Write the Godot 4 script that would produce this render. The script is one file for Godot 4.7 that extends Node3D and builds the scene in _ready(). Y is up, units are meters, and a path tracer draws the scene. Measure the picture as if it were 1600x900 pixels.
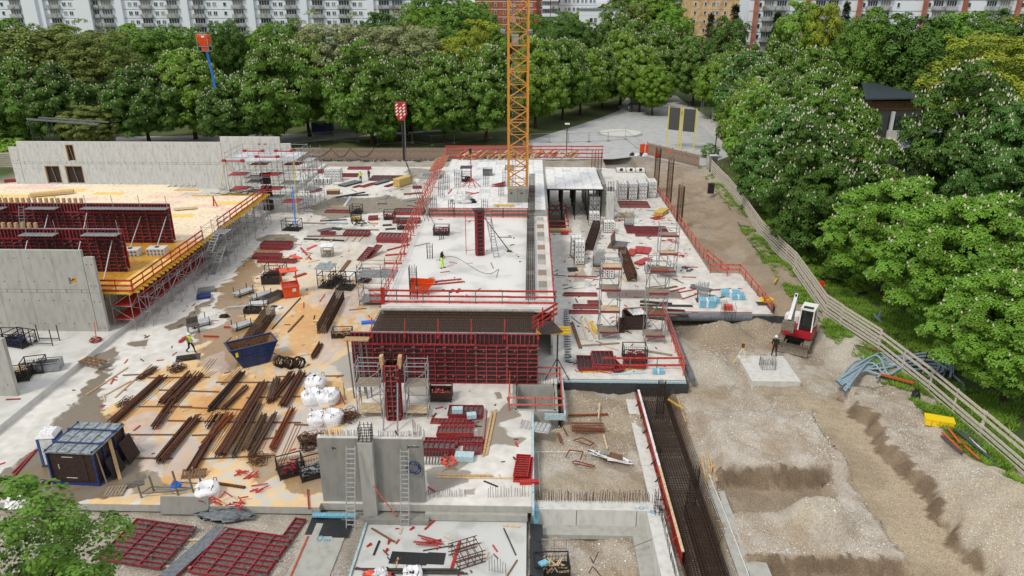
extends Node3D
const EYE:=28.0
const FOCAL:=1150.0
var cam: Camera3D
var rng:=RandomNumberGenerator.new()
var taken:={}
var M:={}
var TEX:={}
var unit_cube: ArrayMesh
var unit_tube: ArrayMesh
var noise_a:=FastNoiseLite.new()
var noise_b:=FastNoiseLite.new()
var noise_c:=FastNoiseLite.new()
# ---------------------------------------------------------------- mesh collector
class MB:
	var v:=PackedVector3Array()
	var n:=PackedVector3Array()
	var c:=PackedColorArray()
	var u:=PackedVector2Array()
	var i:=PackedInt32Array()
	var col:=Color(1,1,1)
	var use_col:=false
	func tri(a: Vector3,b: Vector3,d: Vector3)->void:
		var k:=v.size()
		var nn:=(d-a).cross(b-a).normalized()
		v.append(a);v.append(b);v.append(d)
		n.append(nn);n.append(nn);n.append(nn)
		if use_col:
			c.append(col);c.append(col);c.append(col)
		i.append(k);i.append(k+1);i.append(k+2)
	func quad(a: Vector3,b: Vector3,d: Vector3,e: Vector3)->void:
		var k:=v.size()
		var nn:=(d-a).cross(b-a).normalized()
		v.append(a);v.append(b);v.append(d);v.append(e)
		n.append(nn);n.append(nn);n.append(nn);n.append(nn)
		if use_col:
			c.append(col);c.append(col);c.append(col);c.append(col)
		i.append(k);i.append(k+1);i.append(k+2);i.append(k);i.append(k+2);i.append(k+3)
	func hexa(p: Array)->void:   # 0-3 bottom going round,4-7 top above them
		quad(p[3],p[2],p[1],p[0]) ;quad(p[4],p[5],p[6],p[7])
		for k in 4:
			var j:=(k+1) % 4
			quad(p[k],p[j],p[j+4],p[k+4])
	func box(at: Vector3,size: Vector3,b:=Basis())->void:
		var h:=size*0.5
		var x:=b.x*h.x
		var y:=b.y*h.y
		var z:=b.z*h.z
		hexa([at-x-y-z,at+x-y-z,at+x-y+z,at-x-y+z,at-x+y-z,at+x+y-z,at+x+y+z,at-x+y+z])
	func bar(a: Vector3,b: Vector3,w: float,h: float,up:=Vector3.UP)->void:   # box running from a to b,w wide,h high
		var d:=(b-a)
		var l:=d.length()
		if l<1e-4: return
		d /= l
		var s:=up.cross(d)
		if s.length()<0.02: s=Vector3.RIGHT.cross(d)
		s=s.normalized()
		box((a+b)*0.5,Vector3(w,h,l),Basis(s,d.cross(s),d))
	func tube(a: Vector3,b: Vector3,r: float,k:=5,r2:=-1.0,caps:=false)->void:
		if r2<0: r2=r
		var d:=(b-a).normalized()
		var s:=d.cross(Vector3.UP)
		if s.length()<0.05: s=d.cross(Vector3.RIGHT)
		s=s.normalized()
		var t:=d.cross(s)
		var first:=v.size()
		for q in k:
			var an:=TAU*q/k
			var o:=s*cos(an)+t*sin(an)
			v.append(a+o*r);n.append(o)
			v.append(b+o*r2);n.append(o)
			if use_col:
				c.append(col);c.append(col)
		for q in k:
			var p:=first+q*2
			var w:=first+((q+1) % k)*2
			i.append(p);i.append(p+1);i.append(w+1);i.append(p);i.append(w+1);i.append(w)
		if caps:
			for q in range(1,k-1):
				var o0:=s;var o1:=s*cos(TAU*q/k)+t*sin(TAU*q/k);var o2:=s*cos(TAU*(q+1)/k)+t*sin(TAU*(q+1)/k)
				tri(b+o0*r2,b+o2*r2,b+o1*r2)
				tri(a+o0*r,a+o1*r,a+o2*r)
	func path(pts: Array,r: float,k:=5)->void:
		for q in pts.size()-1:
			tube(pts[q],pts[q+1],r,k)
	func lathe(prof: Array,k:=12,at:=Vector3.ZERO)->void:   # prof: [radius,y] from bottom to top
		for q in prof.size()-1:
			for w in k:
				var a0:=TAU*w/k
				var a1:=TAU*(w+1)/k
				var r0: float=prof[q][0];var r1: float=prof[q+1][0];var y0: float=prof[q][1];var y1: float=prof[q+1][1]
				quad(at+Vector3(cos(a0)*r0,y0,sin(a0)*r0),at+Vector3(cos(a1)*r0,y0,sin(a1)*r0),at+Vector3(cos(a1)*r1,y1,sin(a1)*r1),at+Vector3(cos(a0)*r1,y1,sin(a0)*r1))
	func prism(poly: PackedVector2Array,y0: float,y1: float)->void:   # poly in x,z
		var ix:=Geometry2D.triangulate_polygon(poly)
		for q in range(0,ix.size(),3):
			var a:=poly[ix[q]];var b:=poly[ix[q+1]];var d:=poly[ix[q+2]]
			var A:=Vector3(a.x,y1,a.y);var B:=Vector3(b.x,y1,b.y);var D:=Vector3(d.x,y1,d.y)
			if (D-A).cross(B-A).y<0:
				var t:=B;B=D;D=t
			tri(A,B,D)
			tri(Vector3(A.x,y0,A.z),Vector3(D.x,y0,D.z),Vector3(B.x,y0,B.z))
		var cw:=Geometry2D.is_polygon_clockwise(poly)
		for q in poly.size():
			var a:=poly[q];var b:=poly[(q+1) % poly.size()]
			if not cw:
				var t:=a;a=b;b=t
			quad(Vector3(a.x,y0,a.y),Vector3(a.x,y1,a.y),Vector3(b.x,y1,b.y),Vector3(b.x,y0,b.y))
	func join(o: MB,t: Transform3D)->void:
		var k:=v.size()
		for q in o.v.size():
			v.append(t*o.v[q]);n.append((t.basis*o.n[q]).normalized())
		if use_col:
			for q in o.v.size(): c.append(col)
		for q in o.i: i.append(q+k)
	func mesh(mat: Material=null)->ArrayMesh:
		var m:=ArrayMesh.new()
		var a:=[]
		a.resize(Mesh.ARRAY_MAX)
		a[Mesh.ARRAY_VERTEX]=v
		a[Mesh.ARRAY_NORMAL]=n
		a[Mesh.ARRAY_INDEX]=i
		if c.size()==v.size(): a[Mesh.ARRAY_COLOR]=c
		if u.size()==v.size(): a[Mesh.ARRAY_TEX_UV]=u
		m.add_surface_from_arrays(Mesh.PRIMITIVE_TRIANGLES,a)
		if mat: m.surface_set_material(0,mat)
		return m
static func V(x: float,y: float,z: float)->Vector3: return Vector3(x,y,z)
# ---------------------------------------------------------------- scene helpers
func numbered(called: String)->String:
	if not taken.has(called):
		taken[called]=0
		return called
	taken[called]+=1
	return "%s_%03d" % [called,taken[called]]
func tag(o: Node,label:="",category:="",group:="",kind:="")->void:
	if label: o.set_meta("label",label)
	if category: o.set_meta("category",category)
	if group: o.set_meta("group",group)
	if kind: o.set_meta("kind",kind)
func thing(called: String,label: String,category: String,at:=Vector3.ZERO,turn:=0.0,group:="")->Node3D:
	var o:=Node3D.new()
	o.name=numbered(called)
	add_child(o)
	o.position=at
	o.rotation.y=deg_to_rad(turn)
	tag(o,label,category,group)
	return o
func put(b: MB,called: String,mat: Material,parent: Node)->MeshInstance3D:
	var o:=MeshInstance3D.new()
	o.name=called
	o.mesh=b.mesh(mat)
	parent.add_child(o,true)
	return o
func solo(b: MB,called: String,mat: Material,label: String,category: String,at:=Vector3.ZERO,turn:=0.0,group:="")->MeshInstance3D:
	var o:=MeshInstance3D.new()
	o.name=numbered(called)
	o.mesh=b.mesh(mat)
	add_child(o)
	o.position=at
	o.rotation.y=deg_to_rad(turn)
	tag(o,label,category,group)
	return o
func struct(b: MB,called: String,mat: Material)->MeshInstance3D:
	var o:=MeshInstance3D.new()
	o.name=numbered(called)
	o.mesh=b.mesh(mat)
	add_child(o)
	o.set_meta("kind","structure")
	return o
func shared(mesh: Mesh,called: String,mat: Material,parent: Node,t: Transform3D)->MeshInstance3D:
	var o:=MeshInstance3D.new()
	o.name=called
	o.mesh=mesh
	if mat: o.material_override=mat
	o.transform=t
	parent.add_child(o,true)
	return o
func piece(parent: Node,called: String,mat: Material,at: Vector3,size: Vector3,b:=Basis())->MeshInstance3D:   # one plank,board or block: the shared unit cube,scaled
	return shared(unit_cube,called,mat,parent,Transform3D(b*Basis.from_scale(size),at))
func along(a: Vector3,b: Vector3,up:=Vector3.UP)->Basis:   # z runs from a to b
	var d:=(b-a).normalized()
	var s:=up.cross(d)
	if s.length()<0.02: s=Vector3.RIGHT
	s=s.normalized()
	return Basis(s,d.cross(s),d)
func plank(parent: Node,called: String,mat: Material,a: Vector3,b: Vector3,w: float,h: float)->MeshInstance3D:
	return piece(parent,called,mat,(a+b)*0.5,V(w,h,(b-a).length()),along(a,b))
func pole(parent: Node,called: String,mat: Material,a: Vector3,b: Vector3,r: float)->MeshInstance3D:
	var k:=along(a,b)
	return shared(unit_tube,called,mat,parent,Transform3D(Basis(k.x*r,k.y*r,k.z*(b-a).length()),(a+b)*0.5))
func rnd(a: float,b: float)->float:
	return rng.randf_range(a,b)
func P(px: float,py: float,h:=0.0)->Vector3:   # where the line of sight through a point of the photograph meets the level h
	var d:=cam.basis*V((px-800.0)/FOCAL,(450.0-py)/FOCAL,-1.0)
	return cam.position+d*((h-EYE)/d.y)
func YZ(px: float,py: float,z: float)->Vector3:   # ... meets the vertical plane at depth z
	var d:=cam.basis*V((px-800.0)/FOCAL,(450.0-py)/FOCAL,-1.0)
	return cam.position+d*(z/d.z)
func v2(p: Vector3)->Vector2:
	return Vector2(p.x,p.z)
func in_poly(x: float,z: float,poly: PackedVector2Array)->bool:
	return Geometry2D.is_point_in_polygon(Vector2(x,z),poly)
# ---------------------------------------------------------------- materials
func ramp_tex(called: String,type: int,freq: float,cols: Array,size:=512,octaves:=4,sd:=1)->NoiseTexture2D:
	var f:=FastNoiseLite.new()
	f.noise_type=type
	f.frequency=freq
	f.seed=sd
	f.fractal_octaves=octaves
	if type==FastNoiseLite.TYPE_CELLULAR:
		f.cellular_return_type=FastNoiseLite.RETURN_CELL_VALUE
		f.fractal_type=FastNoiseLite.FRACTAL_NONE
	var t:=NoiseTexture2D.new()
	t.width=size
	t.height=size
	t.seamless=true
	t.noise=f
	var g:=Gradient.new()
	var off:=PackedFloat32Array()
	var cc:=PackedColorArray()
	for q in cols:
		off.append(q[0]);cc.append(q[1])
	g.offsets=off
	g.colors=cc
	t.color_ramp=g
	TEX[called]=t
	return t
func mat(called: String,c: Color,rough:=0.8,tex=null,scale:=0.5,metallic:=0.0,bump=null,bump_cm:=0.0)->StandardMaterial3D:
	var m:=StandardMaterial3D.new()
	m.resource_name=called
	m.albedo_color=c
	m.roughness=rough
	m.metallic=metallic
	if tex:
		m.albedo_texture=tex
		m.uv1_triplanar=true
		m.uv1_world_triplanar=true
		m.uv1_scale=Vector3.ONE*scale
	if bump:
		m.heightmap_enabled=true
		m.heightmap_texture=bump
		m.heightmap_scale=bump_cm
		m.uv1_triplanar=true
		m.uv1_world_triplanar=true
		m.uv1_scale=Vector3.ONE*scale
	M[called]=m
	return m
func g(x: float)->Color: return Color(x,x,x)
func make_materials()->void:
	var S:=FastNoiseLite.TYPE_SIMPLEX_SMOOTH
	var C:=FastNoiseLite.TYPE_CELLULAR
	var grunge:=ramp_tex("grunge",S,0.012,[[0.0,g(0.72)],[0.45,g(0.9)],[0.6,g(0.97)],[1.0,g(1.0)]],512,6,3)
	var dirt:=ramp_tex("dirt",S,0.01,[[0.0,Color(0.62,0.56,0.48)],[0.42,Color(0.86,0.84,0.8)],[0.6,Color(0.97,0.96,0.95)],[1.0,g(1.0)]],512,6,9)
	var conc:=ramp_tex("concrete",S,0.008,[[0.0,Color(0.87,0.865,0.85)],[0.4,Color(0.95,0.95,0.945)],[0.6,Color(0.975,0.975,0.97)],[1.0,g(1.0)]],1024,8,5)
	ramp_tex("slabby",S,0.006,[[0.0,g(0.84)],[0.35,g(0.93)],[0.5,g(0.98)],[1.0,g(1.0)]],1024,7,41)
	var rust:=ramp_tex("rust",S,0.03,[[0.0,Color(0.5,0.4,0.36)],[0.4,Color(0.8,0.66,0.55)],[0.6,Color(1.0,0.86,0.7)],[1.0,Color(1.0,0.95,0.9)]],256,5,11)
	var stone:=ramp_tex("stone",C,0.09,[[0.0,Color(0.66,0.64,0.61)],[0.35,Color(0.82,0.80,0.78)],[0.7,Color(0.92,0.91,0.89)],[0.92,g(0.97)],[1.0,g(1.0)]],1024,1,13)
	var rough:=ramp_tex("lumps",S,0.03,[[0.0,g(0)],[1.0,g(1)]],512,6,21)
	var wood:=ramp_tex("wood",S,0.02,[[0.0,Color(0.8,0.74,0.68)],[0.45,Color(0.94,0.92,0.89)],[1.0,g(1.0)]],256,5,17)
	mat("concrete",Color8(172,172,166),0.85,conc,0.12)
	mat("concrete_pale",Color8(208,208,204),0.85,conc,0.1)
	mat("concrete_dark",Color8(142,142,136),0.85,conc,0.15)
	for q in ["concrete","concrete_pale","concrete_dark"]: M[q].uv1_scale=V(0.2,0.07,0.2)
	mat("tie_hole",Color8(52,50,47),0.9)
	mat("joint",Color8(120,119,114),0.9)
	mat("form_red",Color8(160,46,58),0.5,dirt,0.7)
	mat("form_red_b",Color8(140,42,54),0.6,dirt,0.35)
	mat("form_red_c",Color8(172,66,72),0.65,dirt,0.5)
	mat("form_red_worn",Color8(172,62,60),0.6,dirt,0.9)
	mat("form_sheet",Color8(50,44,44),0.55,dirt,0.8)
	mat("form_sheet_grey",Color8(104,100,100),0.45,dirt,0.8)
	mat("form_clamp",Color8(150,148,142),0.5,grunge,1.0,0.6)
	mat("rail_red",Color8(206,66,56),0.6,dirt,0.8)
	mat("rail_pink",Color8(222,116,106),0.65,dirt,0.8)
	mat("red_paint",Color8(190,44,40),0.5,dirt,0.9)
	mat("orange",Color8(238,84,26),0.4,grunge,0.9)
	mat("crane_yellow",Color8(222,154,62),0.5,grunge,0.6)
	mat("steel",Color8(142,144,146),0.42,grunge,0.9,0.65)
	mat("galv",Color8(176,180,184),0.4,grunge,0.8,0.55)
	mat("alu",Color8(206,208,210),0.4,grunge,0.8,0.4)
	mat("deck_steel",Color8(150,156,162),0.5,dirt,0.7,0.3)
	mat("black_steel",Color8(44,40,40),0.6,grunge,0.9,0.2)
	mat("dark_steel",Color8(70,66,64),0.6,dirt,0.9,0.3)
	mat("brown_steel",Color8(64,44,40),0.6,dirt,0.9)
	mat("rebar",Color8(98,70,55),0.85,rust,0.9)
	mat("rebar_orange",Color8(140,84,50),0.9,rust,0.9)
	mat("rebar_grey",Color8(104,94,88),0.7,rust,0.7,0.2)
	mat("rebar_dark",Color8(58,47,43),0.8,rust,0.9)
	mat("wood",Color8(200,170,128),0.8,wood,0.8)
	mat("wood_grey",Color8(150,140,126),0.85,wood,0.7)
	mat("wood_pale",Color8(214,194,160),0.8,wood,0.8)
	mat("wood_brown",Color8(124,92,66),0.85,wood,0.8)
	mat("wood_silver",Color8(212,208,200),0.85,wood,0.6)
	mat("beam_yellow",Color8(226,190,60),0.6,wood,0.8)
	mat("ply_pale",Color8(240,222,192),0.7,TEX.slabby,0.25)
	mat("ply_peach",Color8(236,214,186),0.7,TEX.slabby,0.25)
	mat("ply_cream",Color8(244,226,190),0.7,TEX.slabby,0.25)
	mat("ply_yellow",Color8(240,206,112),0.65,TEX.slabby,0.25)
	mat("ply_wet",Color8(206,154,60),0.4,TEX.slabby,0.25)
	mat("ply_pink",Color8(236,204,186),0.7,TEX.slabby,0.25)
	mat("white_panel",Color8(230,231,230),0.6,TEX.slabby,0.2)
	mat("white_panel_grey",Color8(206,212,216),0.6,TEX.slabby,0.2)
	mat("white_plastic",Color8(236,238,240),0.5,grunge,0.8)
	mat("white_bag",Color8(230,231,235),0.75)
	mat("insulation_blue",Color8(186,214,222),0.75,grunge,0.9)
	mat("insulation_wrap",Color8(124,190,218),0.35,grunge,0.9)
	mat("membrane",Color8(62,66,70),0.5,grunge,0.5)
	mat("membrane_grey",Color8(112,118,124),0.55,grunge,0.5)
	mat("bitumen",Color8(38,40,44),0.5,grunge,0.5)
	mat("skip_blue",Color8(28,54,108),0.45,dirt,0.7)
	mat("skip_inside",Color8(140,124,104),0.85,rust,0.6)
	mat("frame_blue",Color8(30,60,128),0.45,dirt,0.8)
	mat("tube_blue",Color8(26,110,214),0.4)
	mat("hut_brown",Color8(54,36,30),0.6,dirt,0.6)
	mat("hut_roof",Color8(154,168,178),0.4,dirt,0.5,0.3)
	mat("toilet_blue",Color8(46,92,142),0.5)
	mat("pipe_grey",Color8(158,180,194),0.4,grunge,0.6)
	mat("pipe_orange",Color8(206,102,56),0.5,grunge,0.8)
	mat("pipe_dark",Color8(76,82,86),0.5,grunge,0.8)
	mat("yellow_plastic",Color8(242,208,24),0.45)
	mat("yellow_post",Color8(224,202,72),0.6)
	mat("cable_yellow",Color8(222,200,70),0.6)
	mat("board_dark",Color8(68,72,72),0.6)
	mat("cable",Color8(52,52,52),0.6)
	mat("glass",Color8(50,58,64),0.12)
	mat("rubber",Color8(44,42,40),0.85,grunge,0.8)
	mat("track_steel",Color8(132,126,114),0.7,dirt,0.9)
	mat("paint_white",Color8(232,232,228),0.35)
	mat("paint_red",Color8(172,30,42),0.4)
	mat("paint_blue",Color8(60,150,200),0.8)
	mat("hi_vis",Color8(210,244,20),0.6)
	mat("hoarding",Color8(156,140,128),0.85,wood,0.5)
	mat("bark",Color8(84,70,56),0.95,rust,0.5)
	mat("tan_pack",Color8(222,196,110),0.7,wood,0.8)
	mat("rope_red",Color8(224,96,78),0.7)
func make_units()->void:
	var b:=MB.new()
	b.box(Vector3.ZERO,Vector3.ONE)
	unit_cube=b.mesh()
	b=MB.new()
	b.tube(V(0,0,-0.5),V(0,0,0.5),1.0,6,1.0,true)
	unit_tube=b.mesh()
# ---------------------------------------------------------------- main
func _ready()->void:
	rng.seed=7
	cam=Camera3D.new()
	cam.name="camera"
	add_child(cam)
	cam.position=V(0,EYE,0)
	cam.rotation_degrees=V(-21.3706,1.3916,0)
	cam.fov=2.0*rad_to_deg(atan(450.0/FOCAL))
	cam.near=0.5
	cam.far=4000.0
	cam.current=true
	var sky_mat:=ProceduralSkyMaterial.new()
	sky_mat.sky_top_color=Color(0.86,0.87,0.89)
	sky_mat.sky_horizon_color=Color(0.92,0.92,0.92)
	sky_mat.sky_curve=0.2
	sky_mat.ground_bottom_color=Color(0.35,0.36,0.34)
	sky_mat.ground_horizon_color=Color(0.75,0.77,0.78)
	sky_mat.sun_angle_max=0.0
	var sky:=Sky.new()
	sky.sky_material=sky_mat
	var env:=Environment.new()
	env.background_mode=Environment.BG_SKY
	env.sky=sky
	env.background_energy_multiplier=0.85
	env.tonemap_mode=Environment.TONE_MAPPER_LINEAR
	env.tonemap_exposure=1.28
	env.sdfgi_enabled=true
	env.ssao_enabled=true
	env.ssil_enabled=true
	var we:=WorldEnvironment.new()
	we.name="world"
	we.environment=env
	add_child(we)
	var sun:=DirectionalLight3D.new()
	sun.name="sun"
	sun.light_energy=0.5
	sun.light_color=Color(1.0,0.97,0.92)
	sun.light_angular_distance=12.0
	sun.shadow_enabled=true
	sun.rotation_degrees=V(-52,-42,0)
	add_child(sun)
	noise_a.seed=3;noise_a.frequency=0.35;noise_a.fractal_octaves=4
	noise_b.seed=8;noise_b.frequency=0.06;noise_b.fractal_octaves=4
	noise_c.seed=19;noise_c.frequency=1.4;noise_c.fractal_octaves=3
	make_units()
	make_materials()
	build_ground()
	build_slabs()
	build_trees()
	build_city()
	build_park()
	build_left_building()
	build_deck()
	build_crane()
	build_front()
	build_right_slab()
	build_earthworks()
	build_left_slab()
	build_people()
	build_litter()
# ---------------------------------------------------------------- ground
var fence_line:=[]      # [z,x] from far to near
var mounds:=[]
func fence_x(z: float)->float:
	if fence_line.is_empty(): return 30.0
	if z<=fence_line[0][0]: return fence_line[0][1]
	for k in fence_line.size()-1:
		var a=fence_line[k];var b=fence_line[k+1]
		if z<=b[0]:
			return lerpf(a[1],b[1],(z-a[0])/(b[0]-a[0]))
	return fence_line[-1][1]
func ss(a: float,b: float,x: float)->float: return smoothstep(a,b,x)
func slab_edge_x(z: float)->float:   # right edge of the concrete at a given depth
	if z<-77.0: return 20.0
	if z<-65.0: return 23.4
	if z<-51.8: return 13.0
	return 0.0
func yard(x: float,z: float)->Array:   # [height,zone]
	var na:=noise_a.get_noise_2d(x*0.9,z*0.9)
	var nc:=noise_c.get_noise_2d(x,z)
	var rag:=0.35*noise_a.get_noise_2d(x*1.7+30.0,z*1.7)
	var h:=-1.0+0.16*na+0.05*nc
	var zone:=0
	var edge:=24.6+0.9*noise_a.get_noise_1d(z*1.1)
	if x>edge-0.3:
		var up:=ss(edge-0.3,edge+0.5,x)
		h=lerpf(-1.05,-0.1,up)+0.3*na*up+0.13*nc
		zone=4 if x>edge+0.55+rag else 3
		var r:=sqrt(pow((x-28.2)/3.9,2.0)+pow((z+33.5)/8.6,2.0))
		if r<1.0:
			h+=2.5*pow(1.0-r,0.9)+0.2*na
			if r<0.93+rag*0.3: zone=5
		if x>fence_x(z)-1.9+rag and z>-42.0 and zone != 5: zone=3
	elif x>20.9+rag*0.6:
		h=-1.1+0.09*na+0.05*sin(z*9.0+na*2.0)*(1.0-ss(0.0,0.5,absf(absf(x-22.7)-0.95)-0.4))+0.015*nc
		zone=1
	elif z>-49.5 and x>12.2:
		var side:=ss(12.2,13.2,x)
		var ez:=-40.6+rag;var ez2:=-37.6+rag;var ez3:=-32.9+rag
		if z<ez:
			h=lerpf(-1.0,-0.05,ss(-49.5,-46.5,z))+0.34*na+0.13*nc
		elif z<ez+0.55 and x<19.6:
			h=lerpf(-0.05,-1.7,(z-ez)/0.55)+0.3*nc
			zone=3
		elif z<ez2 and x<19.2+rag:
			h=-1.6+0.05*na+0.02*nc
			zone=2
		elif z<ez3:
			var r:=sqrt(pow((x-16.9)/2.3,2.0)+pow((z+35.3)/1.9,2.0))
			h=lerpf(-1.6 if x<19.2 else -0.9,-0.55,ss(ez2,ez2+1.3,z))+0.24*na+0.13*nc
			if r<1.0:
				h+=3.0*minf(1.0-r,0.5)+0.1*na
				if r<0.75: zone=5
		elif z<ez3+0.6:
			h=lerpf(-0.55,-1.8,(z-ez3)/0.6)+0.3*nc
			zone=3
		else:
			h=-1.7+0.06*na
			zone=2
		if zone==0: h=lerpf(-1.05,h,side)
	return [h,zone]
func land(x: float,z: float)->float:
	if z<-141.0 or x<-90.0 or x>70.0 or z>30.0: return 0.0
	var h:=0.0
	if x<-9.0:
		if z>-36.0: h=-0.62+0.05*noise_a.get_noise_2d(x,z)
		elif z>-131.5: h=-1.2
		else: h=-0.12+0.3*noise_a.get_noise_2d(x*0.7,z)*ss(-141.0,-138.0,z)
		return h
	var fx:=fence_x(z)
	var d:=fx-x
	if z>-51.5 and x>11.9 and d>0.3: return lerpf(0.0,yard(x,z)[0],ss(0.3,1.5,d))
	if z<-131.0 and x<14.0:
		return -0.12+0.3*noise_a.get_noise_2d(x*0.7,z)*ss(-141.0,-138.0,z)
	var deep:=1.15
	if z<-76.0: deep=1.0
	h=-deep*ss(0.6,5.5 if z<-60.0 else 4.2,d+0.8*noise_b.get_noise_2d(x*2.0,z*2.0)*2.0)
	if z<-122.0: h*=ss(-138.0,-124.0,z)
	if x>2.2 and x<5.2 and z<-93.0 and z>-100.4: return -4.0
	if x<slab_edge_x(z)-0.6 and z<-52.4 and x>2.0: return -1.3
	if x<0.2 and z<-36.0: return -2.2 if x>-1.6 and z<-46.5 and z>-51.4 else -1.4
	if x<2.6 and z<-46.6 and z>-51.6: return -2.2
	if x<2.0 and z<-51.0: return -1.3
	if x<0.1: return -1.5
	if d>-3.0:
		var rough:=0.30 if h<-0.3 else 0.08
		h+=rough*noise_a.get_noise_2d(x,z)+0.09*noise_c.get_noise_2d(x,z)
		h+=0.18*noise_b.get_noise_2d(x*2.2+40.0,z*2.2)*ss(-0.1,-0.5,h)
		for m in mounds:
			var ux: float=(x-m[0])/m[3]
			var uz: float=(z-m[1])/m[4]
			var r2:=ux*ux+uz*uz
			if r2<6.0:
				if m[5]==0: h+=m[2]*exp(-r2*1.4)*(1.0+0.25*noise_a.get_noise_2d(x*0.8,z*0.8))
				elif m[5]==2: h+=m[2]*maxf(0.0,1.0-sqrt(r2)*(1.0+0.2*noise_a.get_noise_2d(x*0.5,z*0.5)))
				else:      # plateau with a steep cut edge
					var q:=maxf(absf(ux),absf(uz))+0.1*noise_a.get_noise_2d(x*0.9,z*0.9)
					h+=m[2]*(1.0-ss(0.9,1.0,q))
	if x>0.3 and x<7.6 and z>-36.4: h-=0.75
	if x>8.6 and x<11.4 and z>-51.8: h=-1.7
	if z<-124.0 and x>13.0: h=lerpf(h,-0.1,ss(-124.0,-134.0,z))
	return h
func land_colour(x: float,z: float,h: float)->Color:
	var earth:=Color(0.47,0.40,0.305)
	var pale:=Color(0.60,0.57,0.515)
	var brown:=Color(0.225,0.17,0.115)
	var grass:=Color(0.085,0.13,0.035)
	var n1:=noise_b.get_noise_2d(x*2.0,z*2.0)
	var n2:=noise_a.get_noise_2d(x*1.3+9.0,z*1.3)
	if (z<-139.6 and not (x>-2.0 and x<34.0 and z>-152.0)) or x<-90.0 or x>70.0 or z>30.0:
		return grass.lerp(Color(0.13,0.17,0.05),clampf(0.5+n1*1.4,0,1))
	var fx:=fence_x(z)
	var d:=fx-x+n2*1.1
	if d<-0.3 and z<30.0:
		var gcol:=grass.lerp(Color(0.14,0.12,0.07),clampf(n1*2.0+0.1,0,0.8))
		return gcol
	var c:=earth.lerp(pale,clampf(0.35+n1*1.3+n2*0.5,0,1))
	if x>2.0: c=c.lerp(Color(0.42,0.33,0.23),(0.62+0.3*n2)*ss(-58.0,-70.0,z+n1*8.0))
	if z<-128.0: c=Color(0.40,0.35,0.30).lerp(Color(0.52,0.47,0.41),clampf(0.5+n2,0,1))
	if x<-9.0: c=Color(0.42,0.38,0.33).lerp(pale,clampf(0.4+n2,0,1))
	if d<1.6 and d>-0.3: c=c.lerp(pale,0.5)
	if x>2.0: c=c.lerp(Color(0.36,0.285,0.20),0.75*ss(0.08,0.3,noise_b.get_noise_2d(x*3.1+70.0,z*3.1)+0.3*n2))
	if z<-137.5 and x>-2.0: c=Color(0.36,0.335,0.30)
	for m in mounds:
		var r2:=pow((x-m[0])/m[3],2.0)+pow((z-m[1])/m[4],2.0)
		if m[5]==1:
			var q:=maxf(absf(x-m[0])/m[3],absf(z-m[1])/m[4])+0.1*noise_a.get_noise_2d(x*0.9,z*0.9)
			if q>0.9 and q<1.06 and z>m[1]: c=c.lerp(brown,0.8)
		if m[6] != null and r2<1.5:
			c=c.lerp(m[6],(1.0-ss(0.7,1.5,r2+n2*0.5))*0.75)
	if z>-50.6+n2*3.0+n1*2.0 and x>11.9 and d>0.3:
		var zn: int=yard(x,z)[1]
		var sand:=Color(0.56,0.475,0.35)
		if zn==0: c=Color(0.48,0.41,0.325).lerp(Color(0.61,0.57,0.51),clampf(0.45+n2*1.4+n1,0,1))
		elif zn==1: c=sand.lerp(Color(0.44,0.365,0.265),clampf(0.25+n1*2.0+n2*0.6,0,1))
		elif zn==2: c=Color(0.34,0.28,0.205).lerp(earth,clampf(0.15+n2,0,1))
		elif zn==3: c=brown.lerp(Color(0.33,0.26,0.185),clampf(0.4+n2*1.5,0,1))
		elif zn==4: c=Color(0.47,0.405,0.33).lerp(Color(0.60,0.555,0.485),clampf(0.4+n2*1.5,0,1))
		else: c=Color(0.56,0.495,0.39).lerp(Color(0.63,0.59,0.51),clampf(0.4+n2+n1,0,1))
	return c
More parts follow.
